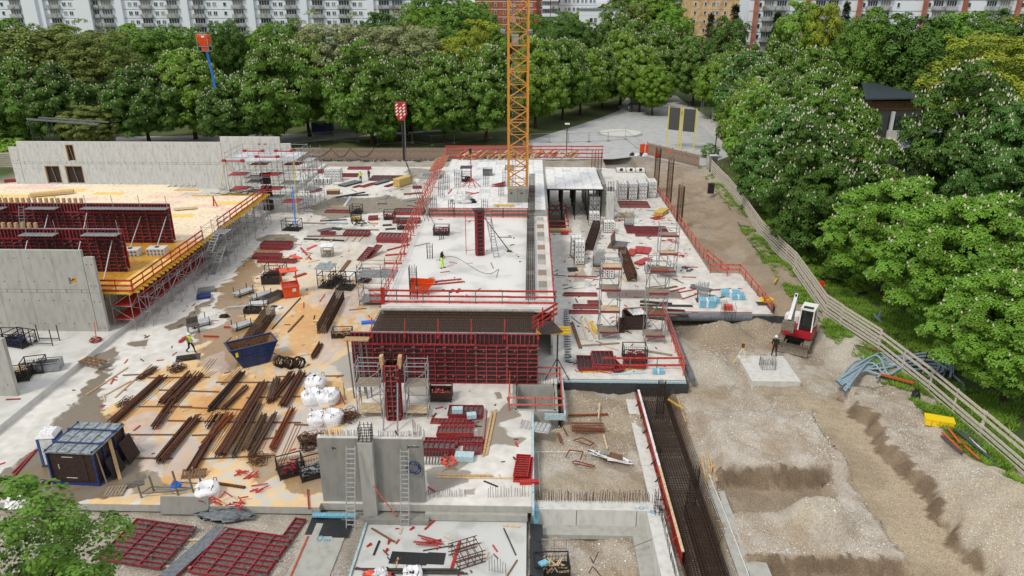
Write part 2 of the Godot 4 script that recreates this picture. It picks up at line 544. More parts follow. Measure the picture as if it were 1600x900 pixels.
func build_ground()->void:
	for q in [[1105,258],[1135,292],[1165,335],[1190,372],[1240,432],[1290,492],[1313,510],[1450,612],[1600,745]]:
		var p:=P(q[0],q[1],0.0)
		fence_line.append([p.z,p.x])
	fence_line.append([-20.0,fence_line[-1][1]+4.0])
	var dark:=Color(0.40,0.335,0.25)
	var white:=Color(0.68,0.65,0.59)
	for q in [[1125,522,1.5,3.2,2.2,2,dark],[1180,508,0.9,2.4,2.0,0,dark],[1065,545,0.5,2.0,2.4,0,null],[1105,575,1.0,3.0,2.8,0,null],
			[925,760,0.35,4.0,1.6,0,null],[1040,680,0.3,2.0,3.0,0,null],
			[1215,440,0.5,2.0,4.0,0,dark],[1180,395,0.45,1.8,4.0,0,dark],[1150,350,0.5,2.0,6.0,0,dark],[1010,258,0.45,9.0,3.0,0,null],
			[1330,560,0.3,1.6,4.5,0,white],[1245,440,0.7,1.6,3.0,0,dark],[1290,600,0.3,2.4,1.6,0,null]]:
		var p:=P(q[0],q[1],-1.0)
		mounds.append([p.x,p.z,q[2],q[3],q[4],q[5],q[6]])
	var xs:=[-2500.0,-1000.0,-400.0,-250.0,-170.0,-130.0,-105.0,-91.0,-89.0]
	var x:=-80.0
	while x<-37.0: xs.append(x);x+=4.0
	while x<0.0: xs.append(x);x+=0.75
	while x<34.0: xs.append(x);x+=0.22
	while x<72.0: xs.append(x);x+=2.0
	xs.append_array([90.0,120.0,170.0,250.0,400.0,1000.0,2500.0])
	var zs:=[400.0,60.0,20.0,-10.0,-18.0]
	var z:=-22.0
	while z>-54.0: zs.append(z);z-=0.22
	while z>-70.0: zs.append(z);z-=0.3
	while z>-146.0: zs.append(z);z-=0.55
	while z>-215.0: zs.append(z);z-=3.0
	zs.append_array([-230.0,-260.0,-320.0,-450.0,-800.0,-2800.0])
	var b:=MB.new()
	b.use_col=true
	var w:=xs.size()
	for zz in zs:
		for xx in xs:
			var h:=land(xx,zz)
			b.v.append(V(xx,h,zz))
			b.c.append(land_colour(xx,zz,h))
	b.n.resize(b.v.size())
	for j in zs.size():
		for k in w:
			var l:=b.v[j*w+maxi(k-1,0)];var r:=b.v[j*w+mini(k+1,w-1)]
			var f:=b.v[maxi(j-1,0)*w+k];var e:=b.v[mini(j+1,zs.size()-1)*w+k]
			b.n[j*w+k]=(f-e).cross(r-l).normalized()
	for j in zs.size()-1:
		for k in w-1:
			var a:=j*w+k
			b.i.append_array([a,a+w,a+1,a+1,a+w,a+w+1])
	var m:=mat("ground",Color(1,1,1),0.95,TEX.stone,0.3,0.0,TEX.lumps,2.5)
	m.vertex_color_use_as_albedo=true
	struct(b,"ground",m)
	var st:=MB.new()
	st.lathe([[0.001,-0.5],[0.8,-0.2],[0.7,0.35],[0.001,0.5]],5)
	var sm:=mat("pebble",Color(1,1,1),0.9)
	sm.vertex_color_use_as_albedo=true
	st.use_col=true
	for q in st.v.size(): st.c.append(Color(1,1,1))
	var mm:=MultiMesh.new()
	mm.transform_format=MultiMesh.TRANSFORM_3D
	mm.use_colors=true
	mm.mesh=st.mesh(sm)
	var xf:=[]
	var cl:=[]
	var tries:=0
	while xf.size()<22000 and tries<80000:
		tries+=1
		var zz:=-24.0-42.0*pow(rng.randf(),1.3)
		var xx:=rnd(-22.0,36.0)
		if xx<1.5 and zz<-35.2: continue
		if zz<-51.0 and xx<13.5: continue
		if xx>fence_x(zz)+0.5: continue
		if xx>-9.5 and xx<0.9: continue
		if xx>11.9 and zz>-51.5 and yard(xx,zz)[1] in [1,2,3]: continue
		if noise_b.get_noise_2d(xx*2.4,zz*2.4)+rnd(-0.3,0.3)<-0.05: continue
		var s:=rnd(0.02,0.05)*(1.6 if rng.randf()<0.06 else 1.0)
		xf.append(Transform3D(Basis.from_euler(V(rnd(0,6),rnd(0,6),0))*Basis.from_scale(V(s*1.3,s,s)),V(xx,land(xx,zz)+s*0.2,zz)))
		var v:=rnd(0.42,0.8)
		cl.append(Color(v,v*0.97,v*0.92))
	mm.instance_count=xf.size()
	for q in xf.size():
		mm.set_instance_transform(q,xf[q])
		mm.set_instance_color(q,cl[q])
	var mi:=MultiMeshInstance3D.new()
	mi.name="gravel_stones"
	mi.multimesh=mm
	add_child(mi)
	tag(mi,"loose pale stones strewn over the excavated gravel","gravel","","stuff")
# ---------------------------------------------------------------- trees
var crowns:={}
var leaf_mats:={}
func leaf_mat(called: String,c: Color)->StandardMaterial3D:
	var m:=StandardMaterial3D.new()
	m.resource_name=called
	m.albedo_color=c.linear_to_srgb()
	m.vertex_color_use_as_albedo=true
	m.roughness=0.6
	m.metallic_specular=0.35
	m.backlight_enabled=true
	m.backlight=(c*0.5).linear_to_srgb()
	leaf_mats[called]=m
	return m
func crown_radius(d: Vector3,sd: float,lump: float)->float:
	var r:=1.0+lump*noise_a.get_noise_3d(d.x*3.4+sd,d.y*3.4,d.z*3.4+sd*2.0)*2.0
	if d.y<0.0: r*=1.0-0.25*d.y*d.y
	return r
func make_crown(called: String,sd: int,rx: float,ry: float,lobes: int,lobe_r: float,per: int,leaf: float,palmate: bool,lump:=0.16,flowers:=0)->void:
	var r:=RandomNumberGenerator.new()
	r.seed=sd*77+5
	var b:=MB.new()
	b.use_col=true
	var f:=MB.new()
	for k in lobes:
		var y:=1.0-2.0*(k+0.5)/lobes
		y=clampf(y+r.randf_range(-0.08,0.08),-0.93,0.99)
		var an:=k*2.39996+r.randf_range(-0.25,0.25)
		var d:=V(cos(an)*sqrt(1-y*y),y,sin(an)*sqrt(1-y*y))
		var depth:=r.randf_range(0.76,1.02) if k % 5 else r.randf_range(0.5,0.66)
		var rad:=crown_radius(d,sd*3.1,lump)*depth
		var hx:=rx*(1.04-0.34*maxf(0.0,d.y)+0.14*maxf(0.0,-d.y)) if flowers else rx
		var at:=V(d.x*hx,d.y*ry,d.z*hx)*rad
		var lr:=lobe_r*r.randf_range(0.7,1.3)
		var out:=(V(d.x/rx,d.y/ry,d.z/rx)).normalized()
		var tone:=r.randf_range(0.7,1.22)
		var big:=r.randf_range(0.75,1.3)
		for q in per:
			var e:=V(r.randfn(),r.randfn(),r.randfn()).normalized()
			e=(e+out*0.55+V(0,0.45,0)).normalized()
			var p:=at+V(e.x*lr,e.y*lr*0.72,e.z*lr)*r.randf_range(0.72,1.05)
			var up:=(e*0.7+V(0,0.55,0)+V(r.randfn(),r.randfn(),r.randfn())*0.28).normalized()
			var s:=up.cross(V(r.randfn(),r.randfn(),r.randfn())).normalized()
			var t:=up.cross(s)
			var v:=tone*r.randf_range(0.75,1.25)
			var cc:=Color(v*r.randf_range(0.9,1.15),v,v*r.randf_range(0.75,1.05))
			var sz:=leaf*big*r.randf_range(0.75,1.25)
			var nn:=(up*0.6+e*0.4).normalized()
			var parts:=5 if palmate else 1
			var a0:=r.randf()*TAU
			for w in parts:
				var a:=a0+TAU*w/parts
				var dr:=(s*cos(a)+t*sin(a))
				var si:=(t*cos(a)-s*sin(a))
				var base:=b.v.size()
				var tip:=p+dr*sz-up*sz*0.34
				var mid:=p+dr*sz*0.62
				var wd:=sz*(0.24 if palmate else 0.36)
				if not palmate:
					tip=p+dr*sz*0.5-up*sz*0.1
					mid=p
					b.v.append(p-dr*sz*0.5)
				else: b.v.append(p)
				b.v.append(mid+si*wd);b.v.append(tip);b.v.append(mid-si*wd)
				for h in 4:
					b.n.append(nn);b.c.append(cc)
				b.i.append_array([base,base+1,base+2,base,base+2,base+3])
		if flowers and d.y>-0.5 and k % 5:
			for q in (flowers*2 if d.y>0.05 else flowers):
				var e:=(V(r.randfn(),r.randfn(),r.randfn()).normalized()*0.8+out*0.7+V(0,0.5,0)).normalized()
				var p:=at+V(e.x*lr,e.y*lr*0.75,e.z*lr)*1.02
				var hh:=r.randf_range(0.2,0.34)
				var ax:=(V(0,1,0)+e*0.35).normalized()*hh
				f.tube(p,p+ax*0.35,0.06,5,0.095)
				f.tube(p+ax*0.35,p+ax,0.095,5,0.02)
	crowns[called]={"mesh": b.mesh(),"flowers": f.mesh(M.blossom) if flowers else null,"rx": rx,"ry": ry}
func make_trunk(h: float,r: float,rx: float,ry: float,sd: int)->ArrayMesh:
	var b:=MB.new()
	var q:=RandomNumberGenerator.new()
	q.seed=sd
	var hc:=h-ry*1.0
	var p:=Vector3.ZERO
	var prev:=r*1.35
	for k in 6:
		var t:=(k+1)/6.0
		var n:=V(q.randfn()*0.12,hc*1.25*t,q.randfn()*0.12)
		var rr:=r*(1.0-0.6*t)
		b.tube(p,n,prev,9,rr)
		p=n
		prev=rr
	for k in 12:
		var an:=k*2.4
		var y0:=hc*q.randf_range(0.45,1.2)
		var a:=V(0,y0,0)
		var e:=V(cos(an)*rx*q.randf_range(0.5,0.8),y0+ry*q.randf_range(0.2,0.8),sin(an)*rx*q.randf_range(0.5,0.8))
		var m:=a.lerp(e,0.5)-V(0,0.4,0)
		b.tube(a,m,r*0.36,6,r*0.22)
		b.tube(m,e,r*0.22,6,r*0.06)
		for w in 2:
			var e2:=e+V(q.randfn(),q.randf()*1.2,q.randfn())*rx*0.16
			b.tube(m.lerp(e,0.6),e2,r*0.12,5,r*0.03)
	return b.mesh(M.bark)
var trunks:={}
func tree(px: float,py: float,h: float,wide: float,kind: String,green: String,label: String,called:="chestnut_tree",group:="park trees",blooms:=true,low:=0.16)->Node3D:
	var p:=P(px,py,h) if h<40.0 else YZ(px,py,-h)   # h above 40 is the distance instead
	return tree_at(V(p.x,0,p.z),p.y,wide,kind,green,label,called,group,blooms,low)
func tree_at(at: Vector3,h: float,wide: float,kind: String,green: String,label: String,called:="chestnut_tree",group:="park trees",blooms:=true,low:=0.16)->Node3D:
	var t:=thing(called,label,"tree",at,0.0,group)
	var cr: Dictionary=crowns[kind]
	var clear:=h*low                 # height of the lowest leaves
	var ry:=(h-clear)*0.5
	var turn:=Basis(Vector3.UP,rng.randf()*TAU)
	var sc:=V(wide*0.5/cr.rx,ry/cr.ry,wide*0.5/cr.rx)
	var xf:=Transform3D(Basis.from_scale(sc)*turn,V(0,clear+ry,0))
	shared(cr.mesh,"crown",leaf_mats[green],t,xf)
	if blooms and cr.flowers:
		var o:=shared(cr.flowers,"blossoms",null,t,xf)
		o.set_meta("kind","stuff")
		o.set_meta("label","upright white flower candles all over the crown")
	var tk:="%d" % (rng.randi() % 3)
	if not trunks.has(tk): trunks[tk]=make_trunk(18.0,0.34,6.5,7.5,tk.to_int()+3)
	shared(trunks[tk],"trunk",null,t,Transform3D(Basis.from_scale(V(wide/14.0,h/18.0,wide/14.0))*Basis(Vector3.UP,rng.randf()*6.0),Vector3.ZERO))
	return t
func make_conifer(called: String,sd: int)->void:
	var r:=RandomNumberGenerator.new()
	r.seed=sd
	var b:=MB.new()
	b.use_col=true
	for k in 230:
		var t:=pow(r.randf(),0.8)
		var y:=-1.0+2.0*t
		var reach:=(1.0-t)*0.95+0.12
		reach*=r.randf_range(0.55,1.1)
		var an:=k*2.4
		var dr:=V(cos(an),-0.12,sin(an))
		var si:=V(-sin(an),0,cos(an))
		for q in 26:
			var u:=r.randf_range(0.25,1.0)
			var p:=V(0,y*9.0,0)+dr*reach*4.0*u+si*r.randfn()*0.35*(1.2-u*0.5)+V(0,r.randfn()*0.16,0)
			var a:=r.randf()*TAU
			var d2:=(dr+V(cos(a),r.randfn()*0.3,sin(a))*0.8).normalized()*r.randf_range(0.25,0.5)
			var s2:=d2.cross(Vector3.UP+V(r.randfn(),0,r.randfn())*0.4).normalized()*0.11
			var v:=r.randf_range(0.7,1.25)
			b.col=Color(v,v,v)
			b.quad(p-s2,p+d2,p+s2,p-d2*0.3)
	crowns[called]={"mesh": b.mesh(),"flowers": null,"rx": 4.0,"ry": 9.0}
func build_trees()->void:
	mat("blossom",Color8(230,220,204),0.7)
	make_crown("chestnut_a",1,6.5,7.5,200,1.3,60,0.37,true,0.2,2)
	make_crown("chestnut_b",2,6.5,7.5,175,1.4,64,0.37,true,0.24,3)
	make_crown("chestnut_c",3,6.5,7.5,215,1.2,56,0.36,true,0.17,2)
	make_crown("chestnut_d",12,6.5,7.5,205,1.3,66,0.34,true,0.2,1)
	make_crown("broad_a",4,6.5,7.5,230,1.3,130,0.42,false,0.2)
	make_crown("broad_b",5,6.5,7.5,260,1.15,120,0.40,false,0.16)
	make_crown("fine",6,6.5,7.5,330,1.0,110,0.30,false,0.2)
	make_crown("near",7,4.6,5.2,300,0.75,100,0.21,false,0.2)
	make_crown("bush",8,1.0,1.0,60,0.3,40,0.14,false,0.25)
	make_conifer("conifer",9)
	leaf_mat("deep",Color(0.088,0.185,0.03))
	leaf_mat("mid",Color(0.135,0.265,0.037))
	leaf_mat("fresh",Color(0.205,0.365,0.042))
	leaf_mat("cool",Color(0.105,0.235,0.05))
	leaf_mat("bright",Color(0.185,0.37,0.045))
	leaf_mat("lime",Color(0.30,0.37,0.035))
	leaf_mat("olive",Color(0.20,0.255,0.06))
	leaf_mat("sage",Color(0.32,0.36,0.18))
	leaf_mat("needle",Color(0.05,0.07,0.036))
	var W:="chestnut tree with white flower candles "
	var rows:=[
		[10,92,150,14.5,"chestnut_b","mid",W+"at the left edge of the park row"],
		[72,100,150,13.5,"chestnut_a","deep",W+"behind the grey steel shelter frame"],
		[135,165,146,10.5,"broad_b","olive","low bushy tree beside the steel shelter frame","broad_tree"],
		[212,104,152,14.5,"chestnut_a","deep",W+"rounded crown behind the long concrete wall"],
		[285,82,158,15.5,"chestnut_c","fresh",W+"taller one left of the hanging orange concrete skip"],
		[352,122,148,11.5,"chestnut_c","deep",W+"standing just under the hanging blue hose"],
		[418,73,153,15.5,"chestnut_b","mid",W+"dark full crown right of the hanging hose"],
		[470,70,162,14.5,"chestnut_a","fresh",W+"behind the end of the long concrete wall"],
		[572,76,152,15.5,"chestnut_b","mid",W+"full crown left of the striped crane hook"],
		[630,90,158,10.5,"chestnut_a","mid",W+"narrow crown right behind the striped crane hook"],
		[690,84,154,13.5,"chestnut_a","mid",W+"right of the striped crane hook"],
		[757,76,156,14.5,"chestnut_c","mid",W+"just left of the yellow crane mast"],
		[838,62,174,13.5,"chestnut_c","fresh",W+"just right of the yellow crane mast"],
		[882,64,188,12.5,"chestnut_c","mid",W+"second right of the yellow crane mast"],
		[910,70,196,12.5,"chestnut_a","fresh",W+"third right of the yellow crane mast"],
		[945,78,210,12.5,"chestnut_a","mid",W+"fourth right of the crane mast"]]
	for q in rows:
		tree(q[0],q[1],q[2],q[3],q[4],q[5],q[6],q[7] if q.size()>7 else "chestnut_tree","trees along the lawn behind the site",true,0.07)
	var back:=[
		[60,42,178,21,"broad_a","olive","huge yellow-green round crowned tree at the left edge"],
		[140,48,175,20,"fine","olive","broad yellow-green tree behind the steel shelter frame"],
		[20,32,200,16,"broad_b","mid","green tree below the left end of the white apartment block"],
		[205,40,205,14,"broad_b","fresh","bright green tree behind the wide chestnut row at left"],
		[240,44,195,15,"broad_a","mid","mid green tree left of the hanging skip"],
		[290,46,190,13,"broad_b","mid","rounded green tree behind the hanging skip"],
		[350,34,200,10,"broad_a","deep","dark dense tree just right of the hanging skip"],
		[405,44,205,12,"broad_b","fresh","light green tree under the apartment balconies"],
		[440,34,200,13,"broad_a","mid","mid green tree left of the pale willows"],
		[500,36,170,20,"fine","sage","pale grey-green willow, left one of two"],
		[562,40,172,16,"fine","sage","pale grey-green willow between two others"],
		[634,38,170,19,"fine","sage","pale grey-green willow, right one behind the chestnuts"],
		[590,22,215,14,"broad_b","deep","dark green tree under the white apartment block behind the willows"],
		[650,10,225,13,"broad_a","fresh","tall bright green tree rising before the apartment block"],
		[680,30,205,14,"broad_b","mid","mid green tree right of the willows"],
		[722,8,225,18,"broad_a","mid","tall broad tree before the end of the apartment block"],
		[705,62,172,12,"broad_b","lime","yellow-lime tree between the chestnuts left of the crane"],
		[755,34,190,14,"broad_b","lime","yellow-green tree behind the crane mast"],
		[790,50,185,10,"broad_a","mid","green tree directly behind the crane mast"],
		[832,24,230,14,"broad_b","mid","dark green tree below the rust-red building"],
		[860,45,215,12,"broad_a","deep","deep green tree right of the rust-red building"],
		[905,32,235,13,"broad_b","deep","dark green tree below the white office building"]]
	back.append_array([[672,-8,242,14,"broad_a","mid","tall tree before the right end of the white block"],[700,-6,240,16,"broad_b","mid","tall tree closing the gap right of the white block"],[738,2,246,14,"broad_a","fresh","tall tree left of the rust-red building"],[1000,-8,300,22,"broad_a","mid","far tall tree above the square, left"],[1035,-6,290,20,"broad_b","fresh","far tall tree above the square, middle"],[1066,-8,300,18,"broad_a","mid","far tall tree left of the yellow house"],[965,-4,310,18,"broad_b","olive","far tall tree behind the white office"]])
	for q in back:
		tree(q[0],q[1],q[2],q[3],q[4],q[5],q[6],"broad_tree","broad trees behind the chestnut row")
	var right:=[
		[965,22,250,16,"chestnut_b","mid",W+"below the white office"],
		[1000,34,235,15,"chestnut_c","mid",W+"in the middle distance behind the square"],
		[975,50,215,14,"chestnut_a","fresh",W+"left of the far path mouth"],
		[1040,46,225,15,"chestnut_b","mid",W+"behind the lone young tree on the square"],
		[1005,74,16.5,12,"chestnut_c","fresh",W+"at the square's edge right of the crane"],
		[1050,16,265,16,"broad_b","fresh","light green tree left of the yellow apartment house","broad_tree"],
		[985,6,285,18,"broad_a","olive","olive green tree far behind the square","broad_tree"],
		[1024,106,196,9.5,"broad_b","fresh","lone young tree in a round bed on the square","broad_tree"],
		[1092,60,215,13,"chestnut_c","fresh",W+"left end of the wood right of the square"],
		[1132,84,190,12,"chestnut_a","fresh",W+"beside the path beyond the square"],
		[1162,78,176,11,"chestnut_b","mid",W+"above the scaffold gate beside the square"],
		[1185,92,160,14,"chestnut_b","fresh",W+"right of the grey scaffold gate"],
		[1222,72,170,12,"chestnut_b","mid",W+"with the palest candles in the middle of the wood"],
		[1205,104,148,12,"chestnut_c","fresh",W+"above the black display boards"],
		[1112,22,225,10,"conifer","needle","dark conifer before the yellow apartment house","conifer_tree"],
		[1150,8,222,12,"conifer","needle","dark tall conifer right of the yellow apartment house","conifer_tree"],
		[1180,16,225,12,"conifer","needle","dark conifer behind the wood, second of the dark group","conifer_tree"],
		[1216,20,220,11,"conifer","needle","dark conifer behind the wood, third of the dark group","conifer_tree"],
		[1140,30,212,12,"broad_a","deep","dark green tree among the conifers","broad_tree"],
		[1256,6,200,14,"broad_b","fresh","fresh green tree before the left end of the balcony block","broad_tree"],
		[1296,10,195,11,"broad_a","lime","tall light green tree before the balcony block","broad_tree"],
		[1325,4,195,9,"conifer","needle","thin dark pine before the balcony block","conifer_tree"],
		[1375,16,190,15,"broad_b","mid","round green tree below the middle of the balcony block","broad_tree"],
		[1345,36,180,12,"broad_a","mid","green tree behind the dark pavilion roof","broad_tree"],
		[1440,26,178,18,"broad_a","deep","broad dark green tree below the balcony block","broad_tree"],
		[1490,24,178,13,"broad_b","fresh","fresh green tree below the right part of the balcony block","broad_tree"],
		[1530,22,180,15,"broad_b","mid","green tree before the grey stair tower of the block","broad_tree"],
		[1590,20,182,14,"broad_a","deep","dark tree at the far right edge before the block","broad_tree"],
		[1275,78,158,13,"chestnut_c","mid",W+"left of the dark pavilion roof"],
		[1350,52,190,15,"chestnut_a","mid",W+"behind the dark pavilion"],
		[1428,64,188,14,"chestnut_c","mid",W+"standing behind the pavilion chimney roof"],
		[1490,46,184,15,"chestnut_b","fresh",W+"right behind the pavilion"],
		[1560,52,145,22,"fine","lime","big yellow-green smooth crowned tree at the right edge","broad_tree"],
		[1292,114,122,14,"chestnut_c","fresh",W+"broad one in front of the pavilion's left side"],
		[1180,126,132,11,"chestnut_c","fresh",W+"beside the black display boards"],
		[1205,150,112,10.5,"chestnut_b","fresh",W+"overhanging the pale log fence's far end"],
		[1232,172,100,12,"chestnut_c","fresh",W+"behind the dark blooming one at the fence"],
		[1262,150,118,12,"chestnut_a","mid",W+"in the wood behind the fence bank"],
		[1330,160,88,12.5,"chestnut_b","mid",W+"richly blooming, left of the blue-grey roof"],
		[1292,200,82,11.5,"chestnut_b","deep",W+"dark and richly blooming, close to the fence"],
		[1538,118,98,15,"chestnut_b","deep",W+"large dark one right of the blue-grey roof"],
		[1600,165,88,12,"chestnut_c","fresh",W+"cut by the right edge under the yellow-green tree"],
		[1418,278,70,12.5,"chestnut_d","bright","chestnut tree with few flowers, light green, second nearest the fence"],
		[1540,304,59,13,"chestnut_d","bright","light green chestnut tree with sparse candles at the right edge"],
		[1625,422,49,11,"chestnut_d","bright","nearest chestnut tree, cut by the right edge above the fence"]]
	var ri:=0
	for q in right:
		ri+=1
		var gr: String=q[5] if q[5] != "fresh" else ["fresh","bright","cool","fresh","mid"][ri % 5]
		tree(q[0],q[1],q[2],q[3]*0.95,q[4],gr,q[6],q[7] if q.size()>7 else "chestnut_tree","trees of the wood right of the site",true,0.1)
	var far:=[[960,2],[1010,0],[1050,3],[1085,4],[930,8],[890,12],[745,14],[560,36],[470,42],[390,46],[330,44],[265,46],[165,42],[95,38],[1230,40],[1400,52],[1460,56],[1570,60]]
	var k:=0
	for q in far:
		k+=1
		tree(q[0],q[1]+8.0,242.0 if q[0]<700 or q[0]>1200 else 290.0,19,"broad_a" if k % 2 else "broad_b",["mid","deep","fresh"][k % 3],"distant green tree "+["above the square, left","above the square, middle","above the square, right","left of the yellow house","below the pale office","below the low white office","left of the rust-red building","under the white block behind the willows","under the white block left of the willows","under the white block, middle left","under the white block near the hanging skip","under the white block left of the skip","under the white block at left","under the white block far left","left below the balcony block","below the middle of the balcony block","below the right half of the balcony block","below the balcony block's right end"][k-1],"broad_tree","distant trees under the buildings")
	tree_at(V(-18.9,0,-19.2),12.4,8.6,"near","mid","near leafy treetop in the bottom left corner","broad_tree","",false,0.3)
	var nb:=0
	for q in [[1108,246,1.6,2.4],[1340,452,1.2,1.3],[1225,392,1.4,1.5],[1250,415,1.3,1.2],[1305,440,1.5,1.7],[1360,430,1.6,1.6],[1165,330,1.0,0.9],[1318,425,1.8,1.8],[12,225,4.0,5.0],[20,245,3.0,3.0]]:
		var p:=P(q[0],q[1])
		p.y=land(p.x,p.z)
		var places:=["leafy bush at the end of the board fence beside the square","low bush under the pale fence near the orange box","low bush by the fence below the dark chestnut","small bush on the fence bank","bush beside the orange box at the fence","bush under the light green chestnut","small yellowish bush on the bank by the grey cabinet","bush behind the pale fence","big bush at the left end of the long concrete wall","smaller bush at the left edge before the wall"]
		var t:=thing("bush",places[nb],"bush",p,rnd(0,360),"bushes")
		shared(crowns["bush"].mesh,"foliage",leaf_mats["fresh" if nb % 2 else "mid"],t,Transform3D(Basis.from_scale(V(q[2],q[3]*0.6,q[2])),V(0,q[3]*0.5,0)))
		nb+=1
# ---------------------------------------------------------------- concrete floors
const SX:=-37.0
const SZ:=-35.0
const SW:=61.0
const SD:=97.0
func stain_textures()->Array:
	var w:=1024
	var h:=1536
	var n1:=FastNoiseLite.new();n1.seed=4;n1.frequency=0.008;n1.fractal_octaves=6
	var n2:=FastNoiseLite.new();n2.seed=31;n2.frequency=0.05;n2.fractal_octaves=5
	var a:=n1.get_image(w,h).get_data()
	var b:=n2.get_image(w,h).get_data()
	var out:=PackedByteArray();out.resize(w*h*3)
	var ro:=PackedByteArray();ro.resize(w*h)
	for k in w*h:
		var na: float=a[k]/255.0
		var nb: float=b[k]/255.0
		var v:=203.0+(na-0.5)*26.0+(nb-0.5)*34.0
		var d:=k*3
		out[d]=int(clampf(v+3.0,0,255));out[d+1]=int(clampf(v+1.0,0,255));out[d+2]=int(clampf(v-5.0,0,255))
		ro[k]=205
	var tan_c:=Color8(216,184,136)
	var rusty:=Color8(196,142,84)
	var wet:=Color8(98,86,69)
	var wet_grey:=Color8(150,146,138)
	var wet_tan:=Color8(134,106,72)
	var pool:=Color8(188,172,166)
	var zones:=[
		[[[180,640],[300,560],[330,520],[400,470],[480,440],[580,430],[600,500],[585,640],[500,690],[500,795],[150,795],[120,700]],tan_c,0.9,0.0,2.2],
		[[[360,500],[430,470],[590,470],[560,540],[420,560],[350,560]],tan_c,0.6,0.0,1.5],
		[[[380,395],[470,400],[560,430],[520,470],[400,470],[370,440]],tan_c,0.6,0.0,1.5],
		[[[400,520],[480,470],[530,480],[500,560],[440,580]],rusty,0.5,0.0,1.4],
		[[[530,510],[560,470],[590,480],[580,530],[545,540]],rusty,0.6,0.0,0.9],
		[[[200,650],[300,570],[400,580],[560,600],[480,700],[300,740],[190,720]],rusty,0.5,0.0,2.0],
		[[[330,590],[380,575],[420,640],[380,690],[330,680]],rusty,0.55,0.0,1.2],
		[[[0,775],[40,700],[95,650],[150,590],[192,552],[190,566],[160,600],[138,622],[168,640],[196,648],[184,668],[206,690],[214,760],[120,790],[60,800]],wet,0.82,0.55,0.7],
		[[[148,556],[180,540],[191,552],[172,563],[150,566]],wet,0.75,0.5,0.4],
		[[[205,533],[232,532],[228,542],[212,541]],wet,0.75,0.5,0.3],
		[[[255,510],[300,490],[318,470],[330,465],[300,505],[262,520]],wet,0.8,0.5,0.5],
		[[[330,470],[395,388],[440,372],[470,380],[440,395],[400,430],[420,460],[380,490],[420,505],[400,520],[430,530],[400,565],[350,580],[318,560],[335,530],[300,545],[290,530],[345,505],[352,490]],wet_tan,0.85,0.75,0.9],
		[[[395,400],[420,392],[428,408],[404,418]],Color8(206,198,180),0.8,0.1,0.5],
		[[[478,466],[520,450],[620,448],[650,470],[600,482],[560,478],[545,498],[510,482]],pool,0.7,1.0,0.5],
		[[[498,545],[508,510],[520,490],[532,530],[545,540],[520,552],[500,570]],pool,0.65,0.95,0.4],
		[[[512,566],[545,548],[575,556],[572,600],[550,606],[530,588]],wet_grey,0.75,0.8,0.4],
		[[[200,655],[232,640],[272,640],[262,668],[228,684],[205,700]],pool,0.75,1.0,0.35],
		[[[196,690],[260,690],[330,690],[300,740],[210,735]],pool,0.6,0.95,0.5],
		[[[318,560],[350,545],[360,580],[330,585]],pool,0.6,1.0,0.4],
		[[[420,650],[470,640],[500,670],[500,720],[440,735],[415,700]],pool,0.6,0.95,0.5],
		[[[430,720],[500,700],[505,770],[450,770]],wet_tan,0.7,0.9,0.4],
		[[[390,720],[430,705],[440,745],[400,760]],wet_tan,0.6,0.8,0.4],
		[[[250,770],[205,775],[200,745],[225,735],[270,755],[275,770]],wet,0.6,0.5,0.4],
		[[[475,322],[530,308],[600,306],[640,312],[700,308],[730,318],[690,328],[610,330],[560,342],[505,346]],wet,0.62,0.6,1.2],
		[[[600,300],[690,270],[700,275],[640,300]],wet_grey,0.5,0.3,1.0],
		[[[640,262],[720,268],[718,282],[630,276]],wet,0.5,0.4,0.9],
		[[[395,375],[440,365],[470,375],[430,384]],wet,0.7,0.6,0.7],
		[[[470,350],[560,352],[620,372],[570,384],[500,378]],wet_grey,0.45,0.3,1.2],
		[[[490,390],[560,385],[640,395],[600,420],[520,415]],Color8(200,186,164),0.5,0.1,1.2],
		[[[640,590],[690,596],[700,612],[660,618],[630,612]],wet_grey,0.6,0.3,0.3],
		[[[774,612],[784,611],[786,622],[777,623]],wet,0.6,0.3,0.15],
		[[[760,648],[790,628],[806,636],[808,648],[776,658],[790,682],[822,684],[806,694],[770,696],[745,712],[720,735],[690,738],[735,715],[748,690],[740,660]],wet,0.6,0.3,0.3],
		[[[664,735],[700,730],[740,738],[735,752],[700,760],[664,770]],wet,0.55,0.3,0.3],
		[[[728,765],[746,762],[744,772],[730,772]],wet,0.5,0.3,0.15],
		[[[868,380],[905,378],[902,450],[868,455]],wet_grey,0.35,0.5,0.9],
		[[[868,480],[930,470],[935,540],[880,560]],Color8(186,188,188),0.4,0.3,0.9],
		[[[895,395],[920,395],[915,440],[898,440]],wet,0.45,0.6,0.4],
		[[[925,395],[945,395],[945,430],[925,430]],wet,0.45,0.6,0.4],
		[[[905,340],[935,330],[940,370],[915,380]],wet_grey,0.45,0.4,0.7],
		[[[940,300],[1010,305],[1030,330],[960,345]],Color8(180,180,176),0.35,0.3,1.4],
		[[[960,430],[1050,440],[1060,470],[980,478]],Color8(176,172,164),0.4,0.2,1.2]]
	for q in zones:
		var poly:=PackedVector2Array()
		var lo:=Vector2(1e9,1e9);var hi:=-lo
		for e in q[0]:
			var p:=P(e[0],e[1])
			var t:=Vector2((p.x-SX)/SW*w,(SZ-p.z)/SD*h)
			poly.append(t)
			lo=lo.min(t);hi=hi.max(t)
		var amp: float=q[4]/SW*w
		var x0:=clampi(int(lo.x-amp),0,w-1);var x1:=clampi(int(hi.x+amp),0,w-1)
		var y0:=clampi(int(lo.y-amp),0,h-1);var y1:=clampi(int(hi.y+amp),0,h-1)
		var cr: float=q[1].r8;var cg: float=q[1].g8;var cb: float=q[1].b8
		var wetness: float=q[3]
